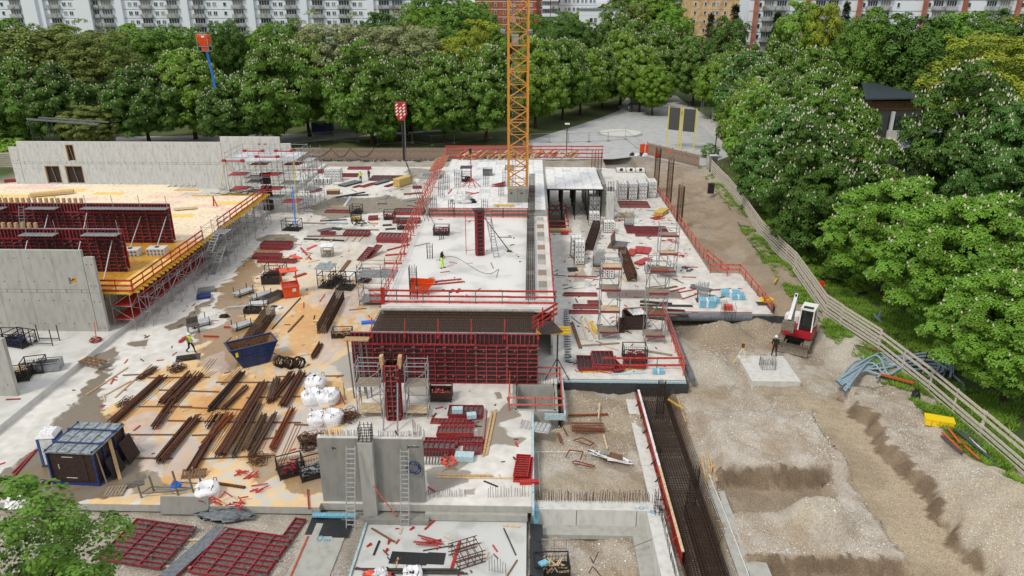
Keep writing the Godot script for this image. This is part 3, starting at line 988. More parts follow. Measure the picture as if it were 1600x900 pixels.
		for y in range(y0,y1+1):
			for x in range(x0,x1+1):
				var k:=y*w+x
				var na: float=a[k]/255.0-0.5
				var k2:=((y+700) % h)*w+(x+400) % w
				var nc: float=a[k2]/255.0-0.5
				var nb: float=b[k]/255.0-0.5
				var hit:=0
				for e in [0.5,1.2,2.0]:
					if Geometry2D.is_point_in_polygon(Vector2(x+na*amp*3.0+nb*amp*e,y+nc*amp*3.0+nb*amp*e),poly): hit+=1
				if hit==0: continue
				var s: float=q[2]*hit/3.0
				if wetness==0.0: s*=clampf(0.7+nb*2.4+na*2.0+nc*1.5,0.0,1.15)
				else: s*=0.92+nb*0.25
				var m:=1.0+nb*0.16
				var d:=k*3
				out[d]=int(clampf(lerpf(out[d],cr*m,s),0,255));out[d+1]=int(clampf(lerpf(out[d+1],cg*m,s),0,255));out[d+2]=int(clampf(lerpf(out[d+2],cb*m,s),0,255))
				if wetness>0.0: ro[k]=int(lerpf(200.0,14.0,clampf(wetness*hit/3.0+nb*0.5,0,1)))
	return [ImageTexture.create_from_image(Image.create_from_data(w,h,false,Image.FORMAT_RGB8,out)),ImageTexture.create_from_image(Image.create_from_data(w,h,false,Image.FORMAT_L8,ro))]
func slab_uv(b: MB)->void:
	for p in b.v: b.u.append(Vector2((p.x-SX)/SW,(SZ-p.z)/SD))
func build_slabs()->void:
	var tx:=stain_textures()
	var m:=StandardMaterial3D.new()
	m.resource_name="stained_slab"
	m.albedo_texture=tx[0]
	m.roughness_texture=tx[1]
	m.roughness_texture_channel=BaseMaterial3D.TEXTURE_CHANNEL_RED
	m.roughness=1.0
	m.texture_repeat=false
	M.slab=m
	var b:=MB.new()
	var outline:=PackedVector2Array([Vector2(-36.6,-35.6),Vector2(-12.3,-35.6),Vector2(-12.3,-36.0),Vector2(0.3,-36.0),Vector2(0.3,-46.9),Vector2(-1.1,-46.9),Vector2(-1.1,-51.0),Vector2(2.3,-51.0),Vector2(2.3,-51.9),Vector2(12.5,-51.9),Vector2(12.9,-65.3),Vector2(23.4,-65.3),Vector2(23.2,-76.6),Vector2(20.0,-76.6),Vector2(20.0,-96.0),Vector2(4.9,-96.0),Vector2(4.9,-93.4),Vector2(2.5,-93.4),Vector2(2.5,-100.0),Vector2(4.9,-100.0),Vector2(4.9,-96.012),Vector2(20.0,-96.012),Vector2(20.0,-128.0),Vector2(13.0,-131.0),Vector2(-36.6,-131.0)])
	b.prism(outline,-0.03,0.0)
	slab_uv(b)
	struct(b,"floor_slab",m)
	b=MB.new()
	b.prism(outline,-0.5,-0.032)
	struct(b,"floor_slab_edge",M.concrete)
	b=MB.new()
	b.prism(PackedVector2Array([Vector2(-36.6,-30.0),Vector2(-36.6,-131.0),Vector2(-84.0,-131.0),Vector2(-84.0,-30.0)]),-0.6,0.5)
	slab_uv(b)
	var mr:=mat("raised_slab",Color8(206,206,202),0.8,TEX.concrete,0.06)
	b.u.clear()
	struct(b,"raised_slab",mr)
	b=MB.new()
	var poly:=PackedVector2Array()
	for q in [[740,243],[800,228],[870,206],[905,195],[935,185],[960,176],[985,164],[1010,166],[1045,149],[1068,158],[1120,192],[1150,240],[1092,262],[1004,243],[960,248],[860,249]]: poly.append(v2(P(q[0],q[1])))
	b.prism(poly,-0.1,0.012)
	mat("square_gravel",Color8(180,182,183),0.9,TEX.concrete,0.05)
	struct(b,"square",M.square_gravel)
	b=MB.new()
	poly=PackedVector2Array()
	for q in [[1047,148],[1058,150],[1086,176],[1128,192],[1180,250],[1140,240],[1105,204],[1066,172],[1042,160]]: poly.append(v2(P(q[0],q[1])))
	b.prism(poly,-0.1,0.02)
	mat("path_pale",Color8(196,194,190),0.9,TEX.concrete,0.08)
	struct(b,"path",M.path_pale)
	b=MB.new()
	poly=PackedVector2Array()
	for q in [[965,168],[980,152],[986,158],[975,172]]: poly.append(v2(P(q[0],q[1])))
	b.prism(poly,-0.1,0.016)
	struct(b,"path",M.path_pale)
	b=MB.new()
	poly=PackedVector2Array()
	for q in [[180,214],[640,206],[690,202],[690,205],[560,214],[440,226],[180,222]]: poly.append(v2(P(q[0],q[1])))
	b.prism(poly,-0.1,0.014)
	struct(b,"path",M.path_pale)
# ---------------------------------------------------------------- houses beyond the park
func window_mesh(w: float,h: float,lights: int,frame: Material,glass: Material)->ArrayMesh:
	var f:=MB.new()
	var t:=0.09
	f.box(V(0,h/2-t/2,0.05),V(w,t,0.12));f.box(V(0,-h/2+t/2,0.07),V(w+0.1,t,0.16))
	for k in lights+1:
		f.box(V(-w/2+t/2+(w-t)*k/lights,0,0.05),V(t,h-t*2,0.1))
	var gl:=MB.new()
	gl.box(V(0,0,0.02),V(w-0.02,h-0.02,0.04))
	var m:=f.mesh(frame)
	var a:=gl.mesh().surface_get_arrays(0)
	m.add_surface_from_arrays(Mesh.PRIMITIVE_TRIANGLES,a)
	m.surface_set_material(1,glass)
	return m
func balcony_mesh(w: float,wall: Material,parapet: Material,glass: Material,proud:=0.9)->ArrayMesh:
	var m:=ArrayMesh.new()
	var b:=MB.new()   # slab,parapet,side fins
	b.box(V(0,-1.32,proud/2+0.02),V(w,0.18,proud))
	b.box(V(0,-0.72,proud),V(w,0.95,0.09))
	b.box(V(-w/2+0.05,-0.7,proud/2),V(0.08,0.9,proud-0.1));b.box(V(w/2-0.05,-0.7,proud/2),V(0.08,0.9,proud-0.1))
	m=b.mesh(parapet)
	var gl:=MB.new()
	gl.box(V(0,0.06,0.03),V(w-0.5,2.3,0.06))
	m.add_surface_from_arrays(Mesh.PRIMITIVE_TRIANGLES,gl.mesh().surface_get_arrays(0))
	m.surface_set_material(1,glass)
	var fr:=MB.new()
	for k in 5: fr.box(V(-w/2+0.3+(w-0.6)*k/4.0,0.06,0.07),V(0.1,2.3,0.08))
	fr.box(V(0,1.2,0.1),V(w-0.4,0.1,0.2))
	m.add_surface_from_arrays(Mesh.PRIMITIVE_TRIANGLES,fr.mesh().surface_get_arrays(0))
	m.surface_set_material(2,wall)
	return m
func block(called: String,label: String,at: Vector3,turn: float,height: float,deep: float,bay: float,bays: String,storey: float,from: int,mats: Array)->Node3D:
	var t:=thing(called,label,"building",at,turn)
	var w:=bay*bays.length()
	var b:=MB.new()
	b.box(V(w/2,height/2,-deep/2),V(w,height,deep))
	put(b,"wall",mats[0],t)
	b=MB.new()
	b.box(V(w/2,height+0.25,-deep/2),V(w+0.6,0.5,deep+0.6))
	put(b,"roof",mats[3],t)
	var wms:=[]
	var bms:=[]
	for gl in [M.far_glass,M.far_glass_b,M.far_glass,M.far_curtain]:
		wms.append(window_mesh(bay*0.3,1.35,2,mats[1],gl))
		bms.append(balcony_mesh(bay*0.92,mats[1],mats[2] if gl != M.far_curtain else M.far_parapet,gl))
	var nm:=window_mesh(bay*0.24,1.3,1,mats[1],M.far_glass)
	var rows:=int(height/storey)
	for k in bays.length():
		var x:=bay*(k+0.5)
		var ch:=bays[k]
		if ch=="o" or ch=="p":
			b=MB.new()
			b.box(V(x,height/2,0.45),V(bay*(0.3 if ch=="o" else 0.5),height-0.02,0.9))
			put(b,"pilaster",mats[4] if ch=="o" else mats[0],t)
			if ch=="o":
				for r in range(from,rows):
					shared(nm,"window",null,t,Transform3D(Basis(),V(x+bay*0.36,storey*r+1.5,0.0)))
			continue
		for r in range(from,rows):
			var y:=storey*r+1.5
			if ch=="b": shared(bms[rng.randi() % 4],"balcony",null,t,Transform3D(Basis(),V(x,y,0.0)))
			elif ch=="w":
				shared(wms[rng.randi() % 4],"window",null,t,Transform3D(Basis(),V(x-bay*0.22,y,0.0)))
				shared(wms[rng.randi() % 4],"window",null,t,Transform3D(Basis(),V(x+bay*0.22,y,0.0)))
			elif ch=="n": shared(nm,"window",null,t,Transform3D(Basis(),V(x,y,0.0)))
	for r in range(from,rows+1):
		piece(t,"storey_band",mats[2],V(w/2,storey*r-0.05,0.03),V(w,0.16,0.06))
	return t
func build_city()->void:
	mat("far_white",Color8(224,231,238),0.8)
	mat("far_grey",Color8(178,184,188),0.8,TEX.dirt,0.08)
	mat("far_parapet",Color8(172,178,182),0.8,TEX.dirt,0.1)
	mat("far_rust",Color8(172,98,66),0.8,TEX.grunge,0.06)
	mat("far_rust_dark",Color8(130,66,46),0.8,TEX.grunge,0.06)
	mat("far_yellow",Color8(222,188,142),0.8,TEX.grunge,0.06)
	mat("far_glass",Color8(52,60,68),0.15)
	mat("far_glass_b",Color8(96,106,112),0.15)
	mat("far_curtain",Color8(150,148,142),0.6)
	mat("far_orange",Color8(178,112,90),0.8,TEX.grunge,0.06)
	mat("roof_grey",Color8(120,122,124),0.9)
	var z:=-258.0
	var a:=YZ(-60,40,z);var b:=YZ(692,40,z)
	var n:=int((b.x-a.x)/4.4)
	var pat:="bbwnbbpbwnbbpwbwbpbwnbpbwbpbwbwpbbwnbpbwbbpbwnbw"
	while pat.length()<n: pat+=pat
	block("apartment_block","long white apartment block with recessed balconies across the top left",V(a.x,0,z),0.0,33.6,14.0,4.4,pat.substr(0,n),2.8,4,[M.far_white,M.far_white,M.far_parapet,M.roof_grey,M.far_white])
	for q in [[52,4.6],[135,5.0]]:
		var p:=YZ(q[0],20,z)
		var tt:=MB.new()
		tt.box(V(0,16.9,0.9),V(q[1],33.8,1.8))
		solo(tt,"stair_tower",M.far_white,"white stair tower of the apartment block, %s" % ("leftmost" if q[0]<60 else "second from the left"),"building",V(p.x,0,z),0.0,"stair towers")
	z=-300.0
	a=YZ(742,20,z)
	block("apartment_block","rust-red building with stacked white balconies behind the crane",V(a.x,0,z),0.0,36.0,16.0,3.2,"wnnnwnwobb",2.75,4,[M.far_rust,M.far_white,M.far_white,M.roof_grey,M.far_rust_dark])
	a=YZ(868,20,z)
	block("office_building","white flat building right of the rust-red one",V(a.x,0,z-6),0.0,31.0,20.0,3.2,"nwwww",2.9,4,[M.far_white,M.far_white,M.far_grey,M.roof_grey,M.far_white])
	a=YZ(905,20,z+18)
	block("office_building","low white office building with a roof terrace and dark windows",V(a.x,0,z+18),-4.0,24.6,24.0,3.4,".w.ww",3.3,3,[M.far_white,M.board_dark,M.far_white,M.roof_grey,M.far_white])
	a=YZ(955,20,-340)
	block("office_building","distant pale office building above the trees in the middle",V(a.x,0,-340),0.0,33.0,20.0,3.4,"wwwwwwwwwwwwww",3.3,5,[M.far_white,M.far_grey,M.far_grey,M.roof_grey,M.far_white])
	a=YZ(1078,20,-270)
	block("apartment_house","yellow apartment house among the dark conifers",V(a.x,0,-270),0.0,34.0,15.0,3.4,"nnwn.b",2.8,4,[M.far_yellow,M.far_white,M.far_yellow,M.roof_grey,M.far_yellow])
	a=YZ(1170,20,-222)
	var c:=YZ(1660,20,-222)
	n=int((c.x-a.x)/3.5)
	pat="obbnobb.obbn.obbo.bbo."
	while pat.length()<n: pat+=pat
	block("apartment_block","long grey-white balcony block with orange pilasters across the top right",V(a.x,0,-222),-3.0,33.6,14.0,3.5,pat.substr(0,n),2.8,4,[M.far_white,M.far_white,M.far_grey,M.roof_grey,M.far_orange])
# ---------------------------------------------------------------- kit of site things
var cache:={}
func add_surf(m: ArrayMesh,b: MB,material: Material)->void:
	if b.v.is_empty(): return
	var a:=[]
	a.resize(Mesh.ARRAY_MAX)
	a[Mesh.ARRAY_VERTEX]=b.v;a[Mesh.ARRAY_NORMAL]=b.n;a[Mesh.ARRAY_INDEX]=b.i
	m.add_surface_from_arrays(Mesh.PRIMITIVE_TRIANGLES,a)
	m.surface_set_material(m.get_surface_count()-1,material)
func fw_frame(w: float,h: float,step: float,up: float,dep:=0.12)->ArrayMesh:
	var key:="f%.2f_%.2f_%.2f_%.2f_%.2f" % [w,h,step,up,dep]
	if cache.has(key): return cache[key]
	var b:=MB.new()
	var t:=0.06
	b.box(V(-w/2+t/2,0,dep/2),V(t,h,dep));b.box(V(w/2-t/2,0,dep/2),V(t,h,dep))
	b.box(V(0,-h/2+t/2,dep/2),V(w-2*t,t,dep));b.box(V(0,h/2-t/2,dep/2),V(w-2*t,t,dep))
	if step>0:
		var n:=int(round(h/step))
		for k in range(1,n): b.box(V(0,-h/2+h*k/n,dep*0.46),V(w-2*t,0.05,dep*0.9))
	if up>0:
		var n:=int(round(w/up))
		for k in range(1,n): b.box(V(-w/2+w*k/n,0,dep*0.48),V(0.07,h-2*t,dep*0.93))
	var m:=b.mesh()
	cache[key]=m
	return m
func fw_clamps(w: float,h: float,dep:=0.12)->ArrayMesh:
	var key:="c%.2f_%.2f" % [w,h]
	if cache.has(key): return cache[key]
	var b:=MB.new()
	for y in [-0.36,-0.02,0.3,0.44]:
		b.box(V(w/2,h*y,dep+0.05),V(0.3,0.07,0.09))
		b.tube(V(w/2-0.1,h*y,dep+0.02),V(w/2-0.1,h*y,dep+0.16),0.06,6)
		b.tube(V(w/2+0.1,h*y,dep+0.02),V(w/2+0.1,h*y,dep+0.16),0.06,6)
	for x in [-0.25,0.25]:
		for y in [-0.3,0.08,0.36]:
			b.tube(V(w*x,h*y,dep-0.02),V(w*x,h*y,dep+0.12),0.085,7,0.05,true)
	var m:=b.mesh()
	cache[key]=m
	return m
func fw_panel_parts(parent: Node,t: Transform3D,w: float,h: float,step: float,up: float,red: Material,sheet: Material,clamps:=false)->void:
	if red==M.form_red: red=[M.form_red,M.form_red_b,M.form_red_c,M.form_red][rng.randi() % 4]
	shared(fw_frame(w,h,step,up),"frame",red,parent,t)
	piece(parent,"facing_sheet",sheet,t*V(0,0,-0.012),V(w-0.004,h-0.004,0.02),t.basis)
	if clamps: shared(fw_clamps(w,h),"clamps",M.form_clamp,parent,t).set_meta("kind","stuff")
func flat_panel(at: Vector3,turn: float,l: float,w: float,label: String,group:="",step:=0.3,red: Material=null,tilt:=0.0,sheet: Material=null,up:=0.0,flip:=false)->Node3D:
	var t:=thing("formwork_panel",label,"formwork",at,turn,group)
	var bs:=Basis(Vector3.RIGHT,-PI/2)          # panel's own y runs to -z,ribs look up
	if flip: bs=Basis(Vector3.RIGHT,PI/2)
	var lay:=Basis(Vector3.UP,-PI/2)*bs       # h runs along x
	if tilt != 0.0: lay=Basis(V(0,0,1),tilt)*lay
	fw_panel_parts(t,Transform3D(lay,V(0,0.03+(0.12 if flip else 0.0),0)),w,l,step,up,red if red else M.form_red,sheet if sheet else M.form_sheet_grey)
	return t
func panel_stack(at: Vector3,turn: float,l: float,w: float,n: int,label: String,group: String,step:=0.3,red: Material=null)->void:
	for q in [-0.32,0.32]:
		var bb:=thing("squared_timber","timber bearer under "+label.replace("red formwork panel in ","").replace("red formwork panel ","the panels "),"timber",at+Basis(Vector3.UP,deg_to_rad(turn))*V(l*q,0.04,0),turn,group+" bearers")
		piece(bb,"timber",M.wood,Vector3.ZERO,V(0.1,0.08,w+0.5))
	for k in n:
		var p:=at+V(rnd(-0.05,0.05),0.085+k*0.145,rnd(-0.05,0.05))
		flat_panel(p,turn+rnd(-1.5,1.5),l,w,label,group,step,red,0.0,M.form_sheet)
func rail(called: String,label: String,pts: Array,heights: Array,board: Material,post: Material,gap:=2.0,bh:=0.14,lean:=0.0,group:="guard rails")->Node3D:
	var o: Vector3=pts[0]
	var t:=thing(called,label,"railing",o,0.0,group)
	var top: float=heights.max()+0.1
	for k in pts.size()-1:
		var a: Vector3=pts[k]-o
		var b: Vector3=pts[k+1]-o
		var l:=(b-a).length()
		var n:=maxi(1,int(round(l/gap)))
		var side:=Vector3.UP.cross(b-a).normalized()
		for q in n+(1 if k==pts.size()-2 else 0):
			var p:=a.lerp(b,float(q)/n)
			plank(t,"post",post,p,p+V(rnd(-0.03,0.03),top,rnd(-0.03,0.03))+side*lean,0.06,0.06)
		for h in heights:
			var bn:=maxi(1,int(round(l/(gap*2.0))))
			for q in bn:
				var p0:=a.lerp(b,float(q)/bn)+V(0,h+rnd(-0.02,0.02),0)
				var p1:=a.lerp(b,float(q+1)/bn)+V(0,h+rnd(-0.02,0.02),0)
				var dv:=(p1-p0).normalized()*0.12
				plank(t,"board",board,p0-dv+side*(0.05+0.012*(q % 2)),p1+dv+side*(0.05+0.012*(q % 2)),0.035,bh)
	return t
func scaffold(called: String,label: String,at: Vector3,turn: float,nx: int,dx: float,nz: int,dz: float,lifts: Array,top: float,decks: Array,rails: Array,braces:=true,m: Material=null,group:="scaffolds",category:="scaffold")->Node3D:
	var t:=thing(called,label,category,at,turn,group)
	if m==null: m=M.galv
	var r:=0.035
	for i in nx+1:
		for j in nz+1:
			var p:=V(i*dx,0,-j*dz)
			pole(t,"standard",m,p,p+V(0,top,0),r)
	var b:=MB.new()
	var all:=lifts.duplicate()
	for h in rails: all.append(h)
	for h in all:
		for j in nz+1:
			if h in rails and j>0 and j<nz: continue
			b.tube(V(0,h,-j*dz),V(nx*dx,h,-j*dz),r*0.85,4)
		for i in nx+1:
			if h in rails and i>0 and i<nx: continue
			b.tube(V(i*dx,h,0),V(i*dx,h,-nz*dz),r*0.85,4)
	if braces:
		var hs:=[0.15]
		hs.append_array(lifts)
		for k in hs.size()-1:
			for i in nx:
				var f:=(i+k) % 2==0
				b.tube(V((i if f else i+1)*dx,hs[k],0.04),V((i+1 if f else i)*dx,hs[k+1],0.04),r*0.8,4)
			for j in nz:
				var f:=(j+k) % 2==0
				for xx in [-0.04,nx*dx+0.04]:
					b.tube(V(xx,hs[k],-(j if f else j+1)*dz),V(xx,hs[k+1],-(j+1 if f else j)*dz),r*0.8,4)
	var o:=put(b,"ledgers_and_braces",m,t)
	o.set_meta("kind","stuff")
	for d in decks:
		var n:=maxi(1,int(dz/0.34))
		for k in n:
			piece(t,"deck_board",d[3],V((d[0]+0.5)*dx,d[2],-(d[1]+(k+0.5)/n)*dz),V(dx-0.05,0.06,dz/n-0.02))
	return t
func bundle(a: Vector3,b: Vector3,n: int,r: float,m: Material,label: String,group: String,spread:=0.28,layers:=2)->Node3D:   # loose bars lying side by side from a to b
	var c:=(a+b)*0.5
	var t:=MB.new()
	var d:=(b-a).normalized()
	var s:=d.cross(Vector3.UP).normalized()
	for k in n:
		var off:=s*rnd(-spread,spread)+V(0,r+r*2.0*(k % layers),0)
		var sk:=s*rnd(-0.06,0.06)
		var e:=rnd(-0.25,0.25)
		t.tube(a-c+off+d*e-sk,b-c+off+d*(e+rnd(-0.1,0.1))+sk,r,5,r,true)
	return solo(t,"rebar_bundle",m,label,"rebar",c,0.0,group)
func rebar_cage(a: Vector3,b: Vector3,w: float,h: float,m: Material,m2: Material,label: String,group:="",step:=0.22,r:=0.022,nb:=4)->Node3D:
	var t:=thing("rebar_cage",label,"rebar",a,0.0,group)
	var l:=(b-a).length()
	var bs:=along(a,b)
	var p:=MB.new()
	for i in nb+1:
		for y in [0.03,h]:
			p.tube(V(-w/2+w*i/nb,y,0),V(-w/2+w*i/nb,y,l),r,5)
	for i in range(1,3):
		for x in [-w/2,w/2]:
			p.tube(V(x,h*i/3.0,0),V(x,h*i/3.0,l),r,5)
	var s:=MB.new()
	var z:=0.2
	while z<l-0.1:
		var q:=[V(-w/2,0.02,z),V(w/2,0.02,z),V(w/2,h+0.02,z+0.02),V(-w/2,h+0.02,z+0.02)]
		for k in 4: s.tube(q[k],q[(k+1) % 4],r*0.75,4)
		z+=step*rnd(0.9,1.1)
	for o in [put(p,"long_bars",m,t),put(s,"stirrups",m2,t)]: o.basis=bs
	return t
func starter_bars(at: Vector3,w: float,d: float,nx: int,nz: int,h: float,m: Material,label: String,group:="column starter bars",hoops:=3,r:=0.018)->Node3D:
	var t:=thing("starter_bars",label,"rebar",at,0.0,group)
	var b:=MB.new()
	for i in nx:
		for j in nz:
			if i>0 and i<nx-1 and j>0 and j<nz-1: continue
			var p:=V(-w/2+w*i/maxf(1,nx-1),0,-d/2+d*j/maxf(1,nz-1))
			b.tube(p,p+V(rnd(-0.02,0.02),h*rnd(0.92,1.0),rnd(-0.02,0.02)),r,5)
	put(b,"bars",m,t)
	if hoops:
		b=MB.new()
		for k in hoops:
			var y:=h*(k+0.5)/hoops*0.9
			var q:=[V(-w/2-0.02,y,-d/2-0.02),V(w/2+0.02,y,-d/2-0.02),V(w/2+0.02,y,d/2+0.02),V(-w/2-0.02,y,d/2+0.02)]
			for e in 4: b.tube(q[e],q[(e+1) % 4],r*0.7,4)
		put(b,"hoops",m,t)
	return t
func stillage(at: Vector3,turn: float,w: float,d: float,h: float,label: String,frame: Material,fill: Material=null,solid:=false,group:="stillages",mesh_step:=0.16,roof: Material=null,called:="stillage")->Node3D:
	var t:=thing(called,label,"stillage",at,turn,group)
	var b:=MB.new()
	for x in [-w/2,w/2]:
		for z in [-d/2,d/2]: b.box(V(x,h/2,z),V(0.07,h,0.07))
	for y in [0.14,h-0.03]:
		for z in [-d/2,d/2]: b.box(V(0,y,z),V(w-0.07,0.06,0.05))
		for x in [-w/2,w/2]: b.box(V(x,y,0),V(0.05,0.06,d-0.07))
	put(b,"frame",frame,t)
	piece(t,"base",frame,V(0,0.13,0),V(w-0.08,0.05,d-0.08))
	if solid:
		for z in [-d/2,d/2]: piece(t,"side",frame,V(0,h*0.45,z),V(w-0.08,h*0.72,0.03))
		for x in [-w/2,w/2]: piece(t,"side",frame,V(x,h*0.45,0),V(0.03,h*0.72,d-0.08))
	else:
		b=MB.new()
		var n:=int(w/mesh_step)
		for k in range(1,n):
			for z in [-d/2,d/2]: b.box(V(-w/2+w*k/n,h*0.4,z),V(0.018,h*0.75,0.018))
		n=int(d/mesh_step)
		for k in range(1,n):
			for x in [-w/2,w/2]: b.box(V(x,h*0.4,-d/2+d*k/n),V(0.018,h*0.75,0.018))
		for y in [h*0.35,h*0.62]:
			for z in [-d/2,d/2]: b.box(V(0,y,z),V(w,0.02,0.02))
			for x in [-w/2,w/2]: b.box(V(x,y,0),V(0.02,0.02,d))
		put(b,"bars",frame,t)
	if roof:
		b=MB.new()
		for x in [-w/2,w/2]:
			for z in [-d/2,d/2]: b.box(V(x,h*1.25,z),V(0.05,h*0.5,0.05))
		put(b,"roof_posts",frame,t)
		piece(t,"roof",roof,V(0,h*1.52,0),V(w+0.35,0.05,d+0.35),Basis(Vector3.RIGHT,0.06))
	if fill:
		b=MB.new()
		for k in 26:
			var p:=V(rnd(-w,w)*0.36,0.2+rnd(0,h*0.45),rnd(-d,d)*0.36)
			var dd:=V(rnd(-1,1),rnd(-0.35,0.35),rnd(-1,1)).normalized()*rnd(0.15,0.32)
			b.bar(p-dd,p+dd,rnd(0.04,0.1),rnd(0.04,0.1))
		put(b,"loose_parts",fill,t).set_meta("kind","stuff")
	return t
func ladder(a: Vector3,b: Vector3,w: float,label: String,m: Material,side:=Vector3.RIGHT,rungs:=0)->Node3D:
	var t:=thing("ladder",label,"ladder",a)
	var d:=b-a
	for s in [-1.0,1.0]: plank(t,"rail",m,side*w*0.5*s,d+side*w*0.5*s,0.035,0.075)
	var n:=rungs if rungs else int(d.length()/0.28)
	for k in n:
		var p:=d*((k+0.5)/n)
		plank(t,"rung",m,p-side*w*0.5,p+side*w*0.5,0.05,0.045)
	return t
func pallet(at: Vector3,turn: float,label: String,m: Material,n:=7,w:=1.2,d:=0.8)->Node3D:
	var t:=thing("pallet",label,"pallet",at,turn)
	for k in 3: piece(t,"runner",m,V(0,0.06,(k-1)*d*0.44),V(w,0.11,0.09))
	for k in n: piece(t,"slat",m,V(-w/2+w*(k+0.5)/n,0.128,0),V(w/n*0.72,0.022,d))
	return t
func timber(a: Vector3,b: Vector3,w: float,h: float,m: Material,label: String,group:="loose timbers",called:="plank",category:="timber")->Node3D:
	var c:=(a+b)*0.5
	var t:=MB.new()
	t.bar(a-c+V(0,h*0.5,0),b-c+V(0,h*0.5,0),w,h)
	return solo(t,called,m,label,category,c,0.0,group)
func beam_stack(at: Vector3,turn: float,l: float,nw: int,nh: int,bw: float,bh: float,m: Material,label: String,end: Material=null,called:="beam_stack",category:="timber")->Node3D:
	var t:=thing(called,label,category,at,turn)
	for i in nw:
		for j in nh:
			piece(t,"beam",m if rng.randf()<0.8 or end==null else end,V(rnd(-0.06,0.06),0.1+bh*(j+0.5),(i-(nw-1)*0.5)*bw),V(l,bh*0.9,bw*0.88))
	for s in [-0.3,0.3]: piece(t,"bearer",M.wood_grey,V(l*s,0.05,0),V(0.09,0.09,bw*nw+0.15))
	return t
func tube_rack(at: Vector3,turn: float,l: float,w: float,layers: int,r: float,m: Material,label: String,group:="racks of steel tubes")->Node3D:
	var t:=thing("tube_rack",label,"steel tubes",at,turn,group)
	var b:=MB.new()
	for s in [-0.38,0.38]:
		b.box(V(l*s,0.08,0),V(0.08,0.08,w+0.16))
		for z in [-w/2-0.05,w/2+0.05]: b.box(V(l*s,0.45,z),V(0.06,0.9,0.06))
	put(b,"rack",M.dark_steel,t)
	var n:=int(w/(2.1*r))
	for j in layers:
		for i in n:
			var z:=-w/2+r*1.05+i*2.1*r
			var e:=rnd(-0.06,0.06)
			pole(t,"tube",m,V(-l/2+e,0.13+r+j*2.0*r,z),V(l/2+e,0.13+r+j*2.0*r,z),r)
	return t
func cast_wall(called: String,label: String,x0: float,x1: float,z: float,th: float,y0: float,y1: float,pw: float,tiers: Array,m: Material,openings:=[],turn:=0.0)->Node3D:
	var t:=thing(called,label,"wall",V(x0,y0,z),turn)
	var n:=int(round((x1-x0)/pw))
	var holes:=MB.new()
	var gap:=0.022
	var ys:=[0.0]
	for q in tiers: ys.append(q-y0)
	ys.append(y1-y0)
	for k in n:
		var a:=(x1-x0)*k/n
		var b:=(x1-x0)*(k+1)/n
		for j in ys.size()-1:
			var rects:=[[a+gap/2,b-gap/2,ys[j],ys[j+1]-gap]]
			for o in openings:
				var nx:=[]
				for r in rects:
					var ox0: float=o[0]-x0;var ox1: float=o[1]-x0;var oy0: float=o[2]-y0;var oy1: float=o[3]-y0
					if ox1<=r[0] or ox0>=r[1] or oy1<=r[2] or oy0>=r[3]:
						nx.append(r)
						continue
					if ox0>r[0]: nx.append([r[0],ox0,r[2],r[3]])
					if ox1<r[1]: nx.append([ox1,r[1],r[2],r[3]])
					var l: float=maxf(r[0],ox0);var e: float=minf(r[1],ox1)
					if oy0>r[2]: nx.append([l,e,r[2],oy0])
					if oy1<r[3]: nx.append([l,e,oy1,r[3]])
				rects=nx
			for r in rects:
				piece(t,"cast_panel",m,V((r[0]+r[1])/2,(r[2]+r[3])/2,0),V(r[1]-r[0],r[3]-r[2],th))
				if r[1]-r[0]>pw*0.8:
					for hx in [0.25,0.75]:
						for hy in [0.2,0.8]:
							holes.tube(V(lerpf(r[0],r[1],hx),lerpf(r[2],r[3],hy),th/2-0.01),V(lerpf(r[0],r[1],hx),lerpf(r[2],r[3],hy),th/2+0.006),0.055,6,0.055,true)
		if k>0:
			var blocked:=false
			for o in openings:
				if o[0]-x0<a+0.1 and o[1]-x0>a-0.1: blocked=true
			if not blocked: piece(t,"joint",M.joint,V(a,(y1-y0)/2,0),V(0.06,y1-y0-0.06,th-0.03))
	if holes.v.size(): put(holes,"tie_holes",M.tie_hole,t).set_meta("kind","stuff")
	return t
func coil(at: Vector3,r: float,turns: int,tr: float,m: Material,label: String,called:="coil",category:="coil",flat:=true,turn:=0.0,tilt:=0.0)->Node3D:
	var b:=MB.new()
	var prev:=Vector3.ZERO
	for k in turns*14+1:
		var a:=TAU*k/14.0
		var rr:=r*(0.8+0.2*sin(k*0.7))
		var p:=V(cos(a)*rr,tr+(k/14.0)*tr*1.4+0.03*sin(k*1.3),sin(a)*rr)
		if k>0: b.tube(prev,p,tr,5)
		prev=p
	var o:=solo(b,called,m,label,category,at,turn)
	o.rotation.x=tilt
	return o
